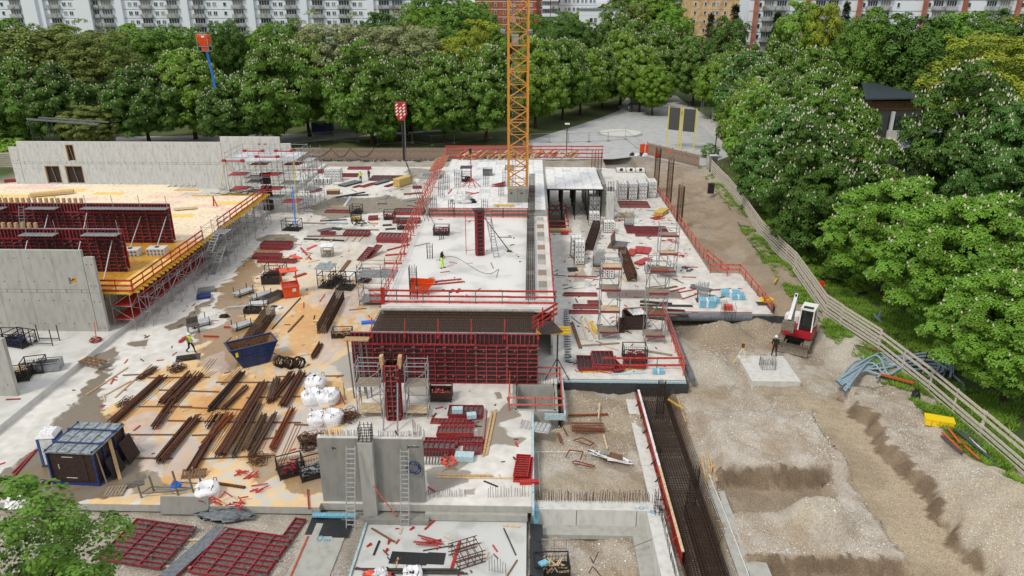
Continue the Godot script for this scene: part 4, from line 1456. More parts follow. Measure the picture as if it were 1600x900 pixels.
func big_bag(at: Vector3,turn: float,s: float,label: String,open:=true)->Node3D:
	var t:=thing("bulk_bag",label,"bulk bag",at,turn,"white bulk bags")
	var b:=MB.new()
	var rings:=9
	var k:=22
	var grid:=[]
	var sd:=rnd(0,100)
	for j in rings:
		var row:=[]
		var f:=float(j)/(rings-1)
		for i in k:
			var a:=TAU*i/k
			var sq:=1.0/pow(pow(absf(cos(a)),3.2)+pow(absf(sin(a)),3.2),1.0/3.2)
			var rad:=s*0.5*sq*(0.96+0.12*sin(f*PI))*(1.0-0.32*maxf(0.0,f-0.72)/0.28)
			rad*=1.0+0.1*noise_a.get_noise_3d(cos(a)*3.0+sd,f*5.0,sin(a)*3.0)
			row.append(V(cos(a)*rad,f*s*0.66*(1.0+0.15*noise_c.get_noise_2d(a*2.0+sd,3.0)*f),sin(a)*rad))
		grid.append(row)
	if open:
		var row:=[]
		for i in k: row.append(grid[-1][i]*V(0.62,0.8,0.62))
		grid.append(row)
		row=[]
		for i in k: row.append(grid[-1][i]*V(0.3,0.62,0.3))
		grid.append(row)
	else:
		var row:=[]
		for i in k: row.append(grid[-1][i]*V(0.3,1.1,0.3))
		grid.append(row)
	for j in grid.size()-1:
		for i in k:
			var e:=(i+1) % k
			b.quad(grid[j][i],grid[j+1][i],grid[j+1][e],grid[j][e])
	put(b,"sack",M.white_bag,t)
	b=MB.new()
	for i in 4:
		var a:=TAU*(i+0.5)/4.0
		var p:=V(cos(a)*s*0.42,s*0.6,sin(a)*s*0.42)
		b.path([p,p+V(0.05,0.2,0.02),p+V(cos(a+0.8)*0.2,0.16,sin(a+0.8)*0.2),p+V(cos(a+1.2)*0.24,-0.04,sin(a+1.2)*0.24)],0.022,4)
	put(b,"lifting_loops",M.cable,t).set_meta("kind","stuff")
	if open:
		b=MB.new()
		for i in 12:
			var p:=V(rnd(-0.2,0.2)*s,s*0.36,rnd(-0.2,0.2)*s)
			b.bar(p,p+V(rnd(-0.2,0.2),rnd(0.02,0.12),rnd(-0.2,0.2)),0.07,0.07)
		put(b,"contents",M.rebar_dark,t).set_meta("kind","stuff")
	return t
# ---------------------------------------------------------------- building on the left: walls,timber deck,wall formwork,scaffolds
const LD:=3.9
func wall_form(label: String,x0: float,x1: float,z: float,y0: float,y1: float,sheet_back:=true)->Node3D:
	var t:=thing("wall_formwork",label,"formwork",V(x1,y0,z),0.0,"standing wall formwork")
	var w:=2.4
	var n:=int(ceil((x1-x0)/w))
	var hu:=0.95
	var hl:=y1-y0-hu-0.02
	for k in n:
		var x:=-w*(k+0.5)
		var low:=Node3D.new()
		low.name="panel"
		t.add_child(low,true)
		fw_panel_parts(low,Transform3D(Basis(),V(x,hl/2,0)),w-0.01,hl,0.36,0.8,M.form_red,M.form_sheet,true)
		var up:=Node3D.new()
		up.name="top_panel"
		t.add_child(up,true)
		fw_panel_parts(up,Transform3D(Basis(),V(x,hl+0.02+hu/2,0)),w-0.01,hu,0.0,0.34,M.form_red,M.form_sheet)
	piece(t,"capping",M.galv,V(-w*n/2,y1-y0+0.03,0.0),V(w*n,0.05,0.1))
	if sheet_back:
		piece(t,"back_form",M.form_red,V(-w*n/2,(y1-y0)/2,-0.62),V(w*n-0.2,y1-y0-0.3,0.14))
	return t
func build_left_building()->void:
	cast_wall("concrete_wall","tall grey concrete wall with stepped end at the left edge",-86.0,-38.3,-58.9,0.32,0.5,8.1,2.65,[4.2,4.5],M.concrete,[[-39.9,-39.2,5.0,5.6]])
	cast_wall("concrete_wall","lower step at the right end of the tall grey wall",-38.27,-37.35,-58.9,0.32,0.0,7.5,0.92,[4.2],M.concrete)
	cast_wall("concrete_wall","light grey concrete wall stub at the lower left edge",-42.0,-38.0,-47.4,0.35,0.5,5.2,2.0,[],M.concrete)
	cast_wall("concrete_wall","long pale concrete wall with a door hole behind the timber deck",-79.2,-47.4,-112.0,0.35,0.5,7.75,2.65,[4.3,4.6],M.concrete_pale,[[-71.6,-70.3,4.75,7.3],[-75.6,-73.2,1.2,4.0],[-72.4,-69.6,1.2,4.0]])
	cast_wall("concrete_wall","taller right end of the long pale wall with two small holes",-47.36,-38.2,-112.0,0.35,0.0,8.6,3.05,[4.3,4.6],M.concrete_pale,[[-41.6,-41.2,7.3,7.6],[-40.7,-40.3,7.3,7.6]])
	cast_wall("concrete_wall","short step at the right end of the long pale wall",-38.16,-36.6,-112.0,0.35,0.0,7.6,1.56,[4.3],M.concrete_pale)
	cast_wall("concrete_wall","short lower step at the left end of the long pale wall",-80.6,-79.24,-112.0,0.35,0.5,6.9,1.36,[4.3],M.concrete_pale)
	for q in [[-70.95,1.3,4.75,2.55,"door"],[-74.4,2.4,1.2,2.8,"left window"],[-71.0,2.8,1.2,2.8,"right window"]]:
		var t:=thing("opening_shuttering","timber frame set in the %s opening of the long pale wall" % q[4],"frame",V(q[0],q[2],-112.0))
		for s in [-1,1]: piece(t,"jamb",M.wood,V(s*(q[1]/2-0.06),q[3]/2,0.0),V(0.1,q[3],0.4))
		piece(t,"head",M.wood,V(0,q[3]-0.06,0.0),V(q[1]-0.24,0.1,0.4))
		piece(t,"strut",M.wood_grey,V(0,q[3]/2,0.02),V(0.08,q[3]-0.2,0.08),Basis(V(0,0,1),0.15))
		piece(t,"shade_sheet",M.hut_brown,V(0,q[3]/2,-0.14),V(q[1]-0.22,q[3]-0.12,0.03))  # added dark sheet, its colour stands in for the shade inside the opening
	var t:=thing("timber_deck","pale plywood deck formwork on props between the concrete walls","formwork",V(-36.0,LD,-60.0))
	var mats:=[M.ply_pale,M.ply_peach,M.ply_cream,M.ply_pale,M.ply_cream,M.ply_yellow,M.ply_pink,M.ply_pale]
	var z:=-74.6
	while z>-99.6:
		var x:=-36.2
		var row:=int(-z)
		var k:=0
		while x>-79.0:
			var w:=4.0 if k or row % 2 else 2.0
			if not (z<-93.5 and x>-43.0) and not (z<-96.5 and x>-47.0):
				piece(t,"plywood_sheet",mats[(row*5+k*3+(row*k) % 5) % mats.size()],V(x-w/2+36.0,rnd(-0.004,0.004),z-0.75+60.0),V(w-0.012,0.03,1.488))
			x-=w
			k+=1
		z-=1.5
	z=-60.0
	while z>-74.5:
		var x:=-35.3
		for k in 5:
			piece(t,"plywood_sheet",M.ply_wet if k or z<-68.0 else M.ply_yellow,V(x-1.0+36.0,rnd(-0.004,0.004),z-0.725+60.0),V(1.988,0.03,1.438))
			x-=2.0
		z-=1.45
	z=-74.6
	while z>-93.0:
		piece(t,"plywood_sheet",M.ply_cream,V(-35.7+36.0,-0.002,z-1.0+60.0),V(0.95,0.03,1.988))
		z-=2.0
	z=-60.2
	while z>-96.0:
		piece(t,"joist",M.beam_yellow,V(-2.0,-0.13,z+60.0),V(6.6,0.2,0.08))
		z-=0.8
	piece(t,"edge_beam",M.beam_yellow,V(0.75,-0.12,-16.5-0.0),V(0.06,0.22,34.0))
	piece(t,"edge_beam",M.beam_yellow,V(-1.5,-0.12,0.22),V(4.2,0.2,0.07))
	for k in 36: piece(t,"joist_end",M.wood_pale,V(-10.8-k*0.9,-0.08,-39.9),V(0.12,0.16,0.9))
	for q in [[-5.5,-33.7,3.0],[-9.0,-36.7,3.4]]:
		piece(t,"edge_beam",M.beam_yellow,V(q[0]-1.5,0.06,q[1]),V(q[2],0.2,0.1))
	var mb:=MB.new()
	for k in 26:
		mb.tube(V(rnd(-43,-36),LD+rnd(-0.4,0.15),rnd(-99,-94)),V(rnd(-43,-36),LD+rnd(-0.4,0.15),rnd(-99,-94)),0.03,4)
	solo(mb,"slab_reinforcement",M.dark_steel,"dark reinforcement and props at the far corner of the timber deck","rebar").set_meta("kind","stuff")
	wall_form("front row of tall red wall formwork standing on the timber deck",-86.0,-38.1,-64.9,LD,8.12)
	wall_form("rear row of tall red wall formwork standing on the timber deck",-86.0,-37.75,-73.8,LD,8.2)
	for q in [["front",-64.9,[[33,88,366],[130,186,366]]],["rear",-73.8,[[-20,8,325],[42,90,325],[128,262,325]]]]:
		var k:=0
		for e in q[2]:
			var a:=YZ(e[0],e[2],q[1]+0.7);var b:=YZ(e[1],e[2],q[1]+0.7)
			var pt:=thing("walkway_platform","grey bracket walkway on the %s red wall formwork, %s" % [q[0],["left one","second from the left","long right one"][k] if q[2].size()>2 else ["left one","right one"][k]],"platform",V((a.x+b.x)/2,a.y,q[1]+0.75),0.0,"bracket walkways")
			var l:=b.x-a.x
			for w in 3: piece(pt,"deck_board",M.deck_steel,V(0,0,(w-1)*0.34),V(l,0.06,0.32))
			var n:=maxi(2,int(l/2.2))
			for w in n:
				var x:=-l/2+0.25+(l-0.5)*w/(n-1)
				plank(pt,"bracket",M.dark_steel,V(x,-0.06,0.4),V(x,-0.7,-0.5),0.05,0.05)
				pole(pt,"guard_post",M.galv,V(x,0.0,-0.45),V(x-0.06,1.25,-0.45),0.03)
			k+=1
	var j:=0
	for q in [[75,335,69,352,-73.8],[136,332,126,358,-73.8],[220,338,203,388,-73.8],[260,338,245,386,-73.8],[43,376,37,390,-64.9],[126,377,122,388,-64.9],[175,376,153,424,-64.9]]:
		var a:=YZ(q[0],q[1],q[4]+0.2)
		var b:=P(q[2],q[3],LD+0.75) if j==2 or j==3 else V(a.x-0.25,LD,q[4]+2.4)
		var places:=["far left on the rear formwork","second on the rear formwork","on the left concrete block","on the right concrete block","left on the front formwork","middle of the front formwork","right end of the front formwork"]
		var pt:=thing("raking_prop","steel raking prop, "+places[j],"prop",b,0.0,"raking props")
		pole(pt,"tube",M.alu,Vector3.ZERO,a-b,0.055)
		piece(pt,"foot",M.dark_steel,V(0,0.04,0),V(0.3,0.08,0.3))
		if j==2 or j==3:
			var bt:=thing("concrete_block","studded concrete ballast block on yellow plywood, "+("left one" if j==2 else "right one"),"block",V(b.x,LD+0.016,b.z),4.0,"ballast blocks")
			piece(bt,"body",M.concrete_pale,V(0,0.36,0),V(1.8,0.7,1.2))
			var sb:=MB.new()
			for ix in 5:
				for iy in 2: sb.lathe([[0.1,0.0],[0.1,0.06],[0.001,0.08]],8,V(-0.72+ix*0.36,0.0,0.0))
			var m:=sb.mesh(M.concrete)
			for iy in 2: shared(m,"studs",null,bt,Transform3D(Basis(Vector3.RIGHT,PI/2),V(0,0.2+iy*0.33,0.6)))
		j+=1
	t=thing("timber_packers","row of upright timber packers on top of the rear red formwork","timber",V(-47.0,8.2,-74.1))
	for k in 30: piece(t,"packer",M.wood,V(-k*0.62,0.22,0),V(0.22,0.5,0.3))
	t=thing("timber_packers","row of upright timber packers on top of the front red formwork","timber",V(-46.2,8.12,-65.2))
	for k in 14: piece(t,"packer",M.wood,V(-k*0.62,0.22,0),V(0.22,0.5,0.3))
	var la:=YZ(34,360,-72.6);var lb:=YZ(34,322,-73.4)
	ladder(V(la.x,LD+0.4,-72.4),V(la.x,8.0,-73.4),0.55,"grey ladder leaning on the rear red formwork",M.galv)
	var p:=P(82,305,LD+0.02)
	beam_stack(p,25.0,5.0,4,2,0.24,0.2,M.beam_yellow,"bundle of yellow formwork beams on the pale plywood deck",M.wood_pale)
	p=P(290,327,LD+0.02)
	beam_stack(p,20.0,2.6,4,1,0.26,0.05,M.wood_pale,"few pale boards lying on the plywood deck",M.wood)
	var rb:=MB.new()
	p=P(334,322,LD+0.02)
	rb.bar(V(0,0,0),V(0.1,1.3,0.0),0.12,0.12);rb.bar(V(0.55,0,0.2),V(0.12,1.0,0),0.1,0.1)
	solo(rb,"red_stand",M.red_paint,"small red stand leaning on the plywood deck","stand",p)
	rail("guard_rail","red guard rail along the long right edge of the timber deck",[V(-35.1,LD,-60.0),V(-35.1,LD,-75.0)],[0.1,0.55,1.05],M.rail_red,M.red_paint,1.9,0.16)
	rail("guard_rail","red guard rail at the far part of the timber deck's edge",[V(-35.1,LD,-79.0),V(-35.2,LD,-96.0)],[0.1,0.55,1.05],M.rail_red,M.red_paint,1.9,0.16)
	rail("guard_rail","short red guard rail on the near end of the timber deck",[V(-38.0,LD,-59.8),V(-35.1,LD,-59.8)],[0.1,0.55,1.05],M.rail_red,M.red_paint,1.5,0.18)
	var decks:=[]
	for k in 7:
		decks.append([0,k,1.2,M.red_paint]);decks.append([0,k,2.5,M.red_paint])
	scaffold("support_scaffold","steel support scaffold with red shelves under the timber deck's edge",V(-37.4,0,-60.0),0.0,1,1.8,15,2.4,[1.1,2.4,3.6],3.65,decks,[])
	scaffold("support_scaffold","outer braced face of the scaffold under the timber deck",V(-35.4,0,-61.0),0.0,1,0.9,11,3.0,[1.5,3.0],3.4,[],[])
	var pb:=MB.new()
	var props:=thing("deck_props","dark thicket of steel props under the timber deck","props",V(-38.4,0,-60.0))
	for i in 12:
		for k in 5: pole(props,"prop",M.dark_steel,V(-k*1.6,0,-i*3.0),V(-k*1.6,3.5,-i*3.0),0.04)
	p=P(322,460)
	stair_tower("grey scaffold stair tower leaning against the timber deck",V(-35.0,0,-74.6),90.0)
	decks=[]
	for i in 4:
		for jj in 3:
			decks.append([i,jj,7.6,M.white_panel_grey if (i+jj) % 3 else M.alu])
	for q in [[0,0,5.6],[2,0,5.6],[3,1,6.6],[1,1,6.6],[0,0,3.6],[2,0,3.6],[3,0,1.8],[1,0,1.8],[1,0,4.6]]:
		decks.append([q[0],q[1],q[2],M.red_paint if int(q[2]*10) != 46 else M.deck_steel])
	for q in [[1,0,5.2],[1,0,3.2],[2,0,2.4],[3,0,4.4]]: decks.append([q[0],q[1],q[2],M.deck_steel])
	scaffold("scaffold_tower","large grey scaffold tower with pale top deck and red boards",V(-41.4,0,-98.6),0.0,4,2.35,3,2.2,[1.6,3.4,5.4,7.4],8.9,decks,[8.1,8.7])
	scaffold("scaffold_tower","narrow grey scaffold stair bay right of the large scaffold tower",V(-31.9,0,-101.6),0.0,1,1.4,2,2.4,[1.4,2.8,4.2,5.6,7.0],8.4,[[0,0,2.8,M.alu],[0,1,5.6,M.alu],[0,0,7.0,M.alu]],[7.9])
	for q in [[-40.0,-97.9,7.75,3.0],[-35.5,-98.4,8.2,3.4],[-38.6,-102.0,8.3,3.0],[-34.0,-101.0,8.5,2.6]]:
		var rr:=MB.new()
		rr.box(Vector3.ZERO,V(q[3],0.12,0.3));rr.box(V(q[3]*0.42,0.1,0.2),V(0.4,0.3,0.5));rr.box(V(-q[3]*0.42,0.1,0.2),V(0.4,0.3,0.5))
		solo(rr,"toe_board",M.red_paint,["red toe board on the scaffold tower, front left","red toe board on the scaffold tower, front right","red toe board on the scaffold tower, rear left","red toe board on the scaffold tower, rear right"][[-40.0,-35.5,-38.6,-34.0].find(q[0])],"board",V(q[0],q[2],q[1]),0.0,"red toe boards")
	var db:=MB.new()
	for y in [1.2,3.2,5.0]: db.box(V(0,y,0),V(1.3,1.5,0.6))
	solo(db,"debris_chute",M.black_steel,"black debris chute inside the scaffold tower","chute",V(-36.6,0,-99.6))
	for q in [[V(-41.4,7.5,-98.5),P(345,291,0.5),M.cable_yellow,"yellow strap bracing the scaffold tower on its left side"],[V(-32.0,7.5,-98.4),P(464,340),M.cable_yellow,"yellow strap bracing the scaffold tower on its right side"],[V(-32.4,4.2,-98.0),P(462,352,0.9),M.tube_blue,"blue tube slanting from the scaffold tower to a black cage"]]:
		var sb:=MB.new()
		sb.tube(Vector3.ZERO,q[1]-q[0],0.09 if q[2]==M.tube_blue else 0.05,6)
		solo(sb,"strap",q[2],q[3],"strap",q[0])
	var sp:=thing("shelter_canopy","grey steel shelter frame above the long pale wall","frame",P(52,216,0))
	var b0:=YZ(52,219,-118.0);var b1:=YZ(156,219,-118.0)
	sp.position=V(b0.x,0,-118.0)
	var wl:=b1.x-b0.x
	for k in 4: pole(sp,"post",M.dark_steel,V(wl*k/3.0,0,0),V(wl*k/3.0,10.2-k*0.25,0),0.09)
	for k in 2: pole(sp,"rear_post",M.dark_steel,V(wl*k+0.9,0,-3.0),V(wl*k+0.9,9.9,-3.0),0.09)
	plank(sp,"beam",M.steel,V(-0.3,10.2,0),V(wl+0.3,9.4,0),0.2,0.28)
	plank(sp,"beam",M.steel,V(-0.3,10.0,-3.0),V(wl+0.3,9.3,-3.0),0.2,0.2)
func stair_tower(label: String,at: Vector3,turn: float)->Node3D:
	var t:=thing("stair_tower",label,"scaffold stairs",at,turn)
	for x in [0.0,2.6,4.4]:
		for z in [0.0,1.4]: pole(t,"standard",M.galv,V(x,0,z),V(x,5.6,z),0.035)
	var b:=MB.new()
	for h in [1.3,2.6,3.9,4.9,5.4]:
		for z in [0.0,1.4]: b.tube(V(0,h,z),V(4.4,h,z),0.03,4)
		for x in [0.0,2.6,4.4]: b.tube(V(x,h,0),V(x,h,1.4),0.03,4)
	put(b,"ledgers",M.galv,t)
	for h in [1.3,2.6,3.9]:
		for k in 4: piece(t,"landing_board",M.deck_steel,V(3.5,h,0.18+k*0.35),V(1.75,0.06,0.33))
	for f in 3:
		for k in 6:
			var u:=(k+0.5)/6.0
			piece(t,"step",M.alu,V(2.5-u*2.3,f*1.3+(1.3-u*1.3 if true else 0.0),0.4+0.6*(f % 2)),V(0.3,0.04,0.6))
		plank(t,"stringer",M.alu,V(2.6,f*1.3+1.3,0.08+0.6*(f % 2)),V(0.2,f*1.3,0.08+0.6*(f % 2)),0.04,0.18)
		plank(t,"stringer",M.alu,V(2.6,f*1.3+1.3,0.72+0.6*(f % 2)),V(0.2,f*1.3,0.72+0.6*(f % 2)),0.04,0.18)
	return t
# ---------------------------------------------------------------- raised middle floor,tower crane
const DK:=4.4
func build_deck()->void:
	var b:=MB.new()
	b.box(V(-5.0,DK-0.15,-69.7),V(14.4,0.3,27.4))
	mat("deck_concrete",Color8(216,216,213),0.8,TEX.slabby,0.035)
	struct(b,"upper_floor_slab",M.deck_concrete)
	b=MB.new()
	b.box(V(-5.0,DK-0.25,-100.0),V(14.6,0.3,32.8))
	struct(b,"upper_floor_slab",M.concrete_dark)
	cast_wall("concrete_wall","concrete side wall under the raised middle floor, left side",-12.2,-12.0,-86.0,60.0,0.0,4.0,0.2,[],M.concrete)
	cast_wall("concrete_wall","concrete side wall under the raised middle floor, right side",1.9,2.1,-86.0,60.0,0.0,4.0,0.2,[],M.concrete)
	var f:=wall_form("big red wall formwork below the front edge of the raised floor",-12.45,0.78,-51.0,0.0,4.3,false)
	b=MB.new()
	b.box(V(-5.8,3.62,-53.7),V(13.2,0.1,5.2))
	struct(b,"beam_formwork_floor",M.form_sheet)
	var t:=thing("rebar_mat","dark reinforcement mat behind the big red formwork","rebar",V(-12.3,4.05,-51.3))
	b=MB.new()
	for k in 86: b.tube(V(0.15*k,0.1,0),V(0.15*k+rnd(-0.03,0.03),0.1,-4.5),0.022,4)
	put(b,"bars",M.rebar_grey,t).set_meta("kind","stuff")
	b=MB.new()
	for k in 16: b.tube(V(0,0.06+0.06*(k % 2),-0.28*k),V(12.9,0.06+0.06*(k % 2),-0.28*k),0.016,4)
	put(b,"cross_bars",M.rebar_grey,t).set_meta("kind","stuff")
	for k in 6:
		var x:=-12.0+k*2.55
		var hk:=MB.new()
		hk.bar(V(0,-0.35,0.1),V(0,0.95,-0.35),0.07,0.05);hk.box(V(0,-0.4,0.12),V(0.18,0.24,0.1))
		solo(hk,"guard_post",M.red_paint,"slanted red guard post on the big red formwork, %s" % ["leftmost","second from the left","third from the left","third from the right","second from the right","rightmost"][k],"post",V(x,DK,-51.0),0.0,"slanted red posts")
	piece(thing("edge_strip","pale concrete edge strip in front of the raised floor","concrete",V(-5.0,DK-0.25,-55.95)),"strip",M.concrete_pale,Vector3.ZERO,V(14.4,0.3,0.22))
	rail("guard_rail","red guard rail along the front of the raised floor",[V(-13.2,DK,-56.6),V(2.2,DK,-56.6)],[0.12,0.62,1.12],M.rail_red,M.steel,2.1,0.17)
	var bigp:=MB.new()
	bigp.box(V(0,0.75,0),V(0.28,1.5,0.14))
	solo(bigp,"red_post",M.red_paint,"broad red post at the left end of the front guard rail","post",V(-12.1,DK,-56.3))
	rail("guard_rail","long salmon guard rail along the left edge of the raised floor, near part",[V(-12.1,DK,-57.0),V(-12.6,DK,-83.0)],[0.5,1.1],M.rail_pink,M.rail_red,2.4,0.15)
	rail("guard_rail","long salmon guard rail along the left edge of the raised floor, far part",[V(-12.6,DK,-83.0),V(-13.3,DK,-117.0)],[0.15,0.6,1.1,1.7],M.rail_pink,M.rail_pink,2.4,0.15)
	rail("guard_rail","outer salmon guard rail beside the left edge of the raised floor",[V(-13.1,DK-0.2,-72.0),V(-14.0,DK-0.2,-112.0)],[0.2,0.7,1.2],M.rail_pink,M.rail_pink,2.6,0.13)
	rail("guard_rail","red guard rail along the back of the raised floor",[V(-13.3,DK,-117.2),V(11.6,DK,-117.6)],[0.15,0.75,1.35,1.9],M.rail_red,M.rail_red,2.6,0.18)
	rail("guard_rail","red guard rail along the right edge of the raised floor",[V(2.15,DK,-57.0),V(2.15,DK,-83.0)],[0.35,0.95],M.rail_red,M.dark_steel,1.6,0.2)
	rail("guard_rail","red guard rail across the raised floor before the crane deck",[V(-11.6,DK,-82.6),V(-0.2,DK,-82.6)],[0.15,0.6,1.1],M.rail_pink,M.dark_steel,2.6,0.15)
	t=thing("corner_platform","small black corner platform with slanted red boards at the raised floor's corner","platform",V(1.3,DK-0.5,-52.6))
	piece(t,"deck",M.form_sheet,V(0.2,0.2,0),V(1.7,0.06,2.2),Basis(Vector3.UP,0.35))
	for k in 3: plank(t,"board",M.rail_red,V(-1.0,0.45+k*0.42,0.7),V(1.0,0.75+k*0.42,-1.6),0.04,0.2)
	for x in [-0.2,0.7]: plank(t,"post",M.rail_red,V(x,0.1,-0.2-x),V(x,1.9,-0.2-x),0.1,0.1)
	for k in 3: plank(t,"bearer",M.beam_yellow,V(-0.7,0.06,0.7-k*0.5),V(2.0,0.06,0.7-k*0.5),0.1,0.2)
	pole(t,"support",M.dark_steel,V(1.0,-3.9,0.5),V(1.0,0.0,0.5),0.06)
	for k in 3:
		var a:=TAU*k/3.0+0.5
		pole(t,"support_leg",M.dark_steel,V(1.0,-2.2,0.5),V(1.0+cos(a)*1.1,-3.85,0.5+sin(a)*1.1),0.04)
	t=thing("rebar_mat","dark reinforcement strip across the raised floor behind the salmon rail","rebar",V(-12.0,DK-0.2,-83.6))
	b=MB.new()
	for k in 62: b.tube(V(0.19*k,0.16,0),V(0.19*k,0.2,-2.4),0.022,4)
	for k in 6: b.tube(V(0,0.2,-0.45*k),V(11.9,0.2,-0.45*k),0.022,4)
	put(b,"bars",M.dark_steel,t).set_meta("kind","stuff")
	t=thing("deck_formwork","white panel deck formwork round the foot of the crane","formwork",V(-12.4,DK-0.06,-86.5))
	for i in 10:
		for j in 15:
			var w:=1.44
			if i==6 and j>=11 and j<=12: continue
			piece(t,"deck_panel",M.white_panel if (i*7+j*3+(i*j) % 4) % 5 else M.white_panel_grey,V(w*(i+0.5),rnd(-0.003,0.003),-2.0*(j+0.5)),V(w-0.02,0.05,1.97))
	t=thing("table_formwork","white table formwork deck on black props right of the crane","formwork",V(2.4,0,-97.0))
	for i in 6:
		for j in 8:
			piece(t,"deck_panel",M.white_panel if (i+j*2) % 7 else M.white_panel_grey,V(0.6+1.25*i,DK+rnd(-0.003,0.003),-0.85-1.7*j),V(1.23,0.08,1.68))
	for i in 5:
		for j in 6:
			pole(t,"prop",M.black_steel,V(0.3+1.75*i,0.0,-0.4-2.4*j),V(0.3+1.75*i,DK-0.3,-0.4-2.4*j),0.1 if (i+j) % 2 else 0.06)
	for j in 6: piece(t,"beam",M.black_steel,V(3.8,DK-0.2,-0.4-2.4*j),V(7.6,0.22,0.12))
	b=MB.new()
	for i in 4:
		b.tube(V(0.3+1.75*i,0.5,-0.38),V(2.05+1.75*i,2.6,-0.38),0.04,4);b.tube(V(0.3+1.75*i,2.6,-0.42),V(2.05+1.75*i,0.5,-0.42),0.04,4)
	put(b,"braces",M.dark_steel,t).set_meta("kind","stuff")
	var p:=P(868,283,DK)
	rebar_cage(V(0.15,DK,-57.5),V(0.15,DK,-84.0),0.75,0.5,M.rebar_dark,M.dark_steel,"long dark rebar cage running down the raised floor, near part","long wall cages",0.3,0.024)
	rebar_cage(V(0.25,DK,-85.0),V(0.35,DK,-99.0),0.75,1.6,M.rebar_dark,M.rebar_dark,"long dark rebar cage beside the crane foot, far part","long wall cages",0.3,0.024)
	t=thing("board_walkway","strip of grey and beige boards beside the right guard rail","boards",V(1.25,DK+0.02,-57.5))
	for k in 17:
		piece(t,"board",[M.concrete_pale,M.concrete_dark,M.wood_grey,M.concrete,M.wood_silver][k*3 % 5],V(0,0,-0.75-k*1.5),V(0.75,0.03,1.46))
	p=P(750,398,DK)
	t=thing("column_formwork","tall red column formwork standing on the raised floor","formwork",p,12.0)
	for s in [[V(0,2.3,0.32),0.0],[V(0,2.3,-0.32),PI],[V(0.32,2.3,0),PI/2],[V(-0.32,2.3,0),-PI/2]]:
		var pn:=Node3D.new()
		pn.name="panel"
		t.add_child(pn,true)
		fw_panel_parts(pn,Transform3D(Basis(Vector3.UP,s[1]),s[0]),0.62,4.6,0.42,0.0,M.form_red,M.form_sheet)
	piece(t,"top_platform",M.dark_steel,V(-0.1,4.66,0.0),V(1.1,0.08,0.9))
	b=MB.new()
	for h in [0.6,3.6]: b.path([V(-1.4,h,0.2),V(-0.4,h,0.2)],0.03,4)
	b.path([V(-1.4,0.2,0.2),V(-1.4,4.6,0.2),V(-0.4,4.7,0.2)],0.035,5)
	b.path([V(1.2,0.2,-0.3),V(1.2,4.4,-0.3),V(0.4,4.7,-0.2)],0.035,5)
	put(b,"side_frame",M.rail_red,t)
	ladder(p+V(1.7,0,0.9),p+V(0.75,4.7,0.1),0.5,"grey ladder leaning on the red column formwork",M.galv,V(1,0,-0.15).normalized())
	var pe:=P(796,393,DK)
	t=thing("raking_prop","dark raking prop holding the red column formwork","prop",pe)
	pole(t,"tube",M.dark_steel,V(0,0.05,0),p+V(0.5,3.8,0)-pe,0.05)
	piece(t,"foot",M.dark_steel,V(0,0.04,0),V(0.5,0.06,0.4))
	stillage(P(690,366,DK),0,1.6,1.2,1.0,"black stillage of red parts on the raised floor",M.black_steel,M.form_red)
	starter_bars(P(672,404,DK),0.5,0.4,3,3,1.6,M.dark_steel,"column starter bars left of the worker on the raised floor")
	starter_bars(P(647,466,DK),0.6,0.6,4,4,3.0,M.black_steel,"tall black starter bars through the front guard rail")
	starter_bars(P(690,374,DK),0.4,0.3,3,2,1.4,M.dark_steel,"short starter bars beside the black stillage")
	var sk:=tip_skip(P(657,456,DK),0.0,"orange tipping skip on the raised floor")
	for q in [[648,444,721,437,"upper one"],[660,447,726,441,"lower one"]]: timber(P(q[0],q[1],DK),P(q[2],q[3],DK),0.14,0.12,M.form_red_worn,"long red beam lying behind the orange tipping skip, "+q[4],"red beams","red_beam","beam")
	for q in [[703,458,708,453,"left"],[714,458,718,452,"right"]]: timber(P(q[0],q[1],DK),P(q[2],q[3],DK),0.22,0.1,M.red_paint,"short red bracket on the raised floor, %s of two" % q[4],"red brackets","bracket","bracket")
	var cb:=MB.new()
	var pts:=[]
	for k in 26: pts.append(P(690+k*3.4-20.0*sin(k*0.25),404-10.0+k*1.6+8.0*sin(k*0.5),DK+0.02))
	cb.path(pts,0.022,4)
	solo(cb,"hose",M.cable,"thin dark hose curling over the raised floor by the worker","hose")
	for q in [[698,296,2.2,"far left of the crane deck"],[715,293,2.6,"beside the cage on the crane deck"],[690,308,2.4,"left edge of the crane deck"],[678,330,2.0,"near left corner of the crane deck"],[706,335,1.8,"front edge of the crane deck"],[757,330,1.6,"middle front of the crane deck"],[760,291,2.4,"left of the red panel on the crane deck"],[789,290,2.4,"right of the red panel on the crane deck"],[783,306,1.6,"before the red panel"]]:
		starter_bars(P(q[0],q[1],DK),0.7,0.4,4,2,q[2],M.dark_steel,"starter bars at the "+q[3])
	flat_panel(P(776,290,DK),0.0,2.4,1.4,"bright red formwork panel framed by bars near the crane","",0.2,M.red_paint,0.25)
	stillage(P(729,283,DK),0,1.3,1.1,1.3,"black stillage with roof on the crane deck",M.black_steel,M.dark_steel,false,"stillages",0.2,M.bitumen)
	stillage(P(762,273,DK),0,1.3,1.1,0.9,"grey bin on the crane deck left of the mast",M.steel,M.dark_steel,true)
	t=thing("red_tripod","red three-legged lifting frame on the crane deck","lifting gear",P(737,291,DK))
	for k in 5:
		var a:=PI*0.15+k*PI/4.6
		plank(t,"leg",M.red_paint,V(0,1.1,0),V(cos(a)*1.4,0.04,sin(a)*1.0),0.08,0.08)
	pole(t,"mast",M.red_paint,V(0,0.9,0),V(-0.1,5.0,-0.2),0.06)
	piece(t,"hook_block",M.black_steel,V(-0.1,4.8,-0.2),V(0.35,0.6,0.3))
	t=thing("plastic_heap","heap of crumpled white plastic film on the crane deck","plastic film",P(722,315,DK))
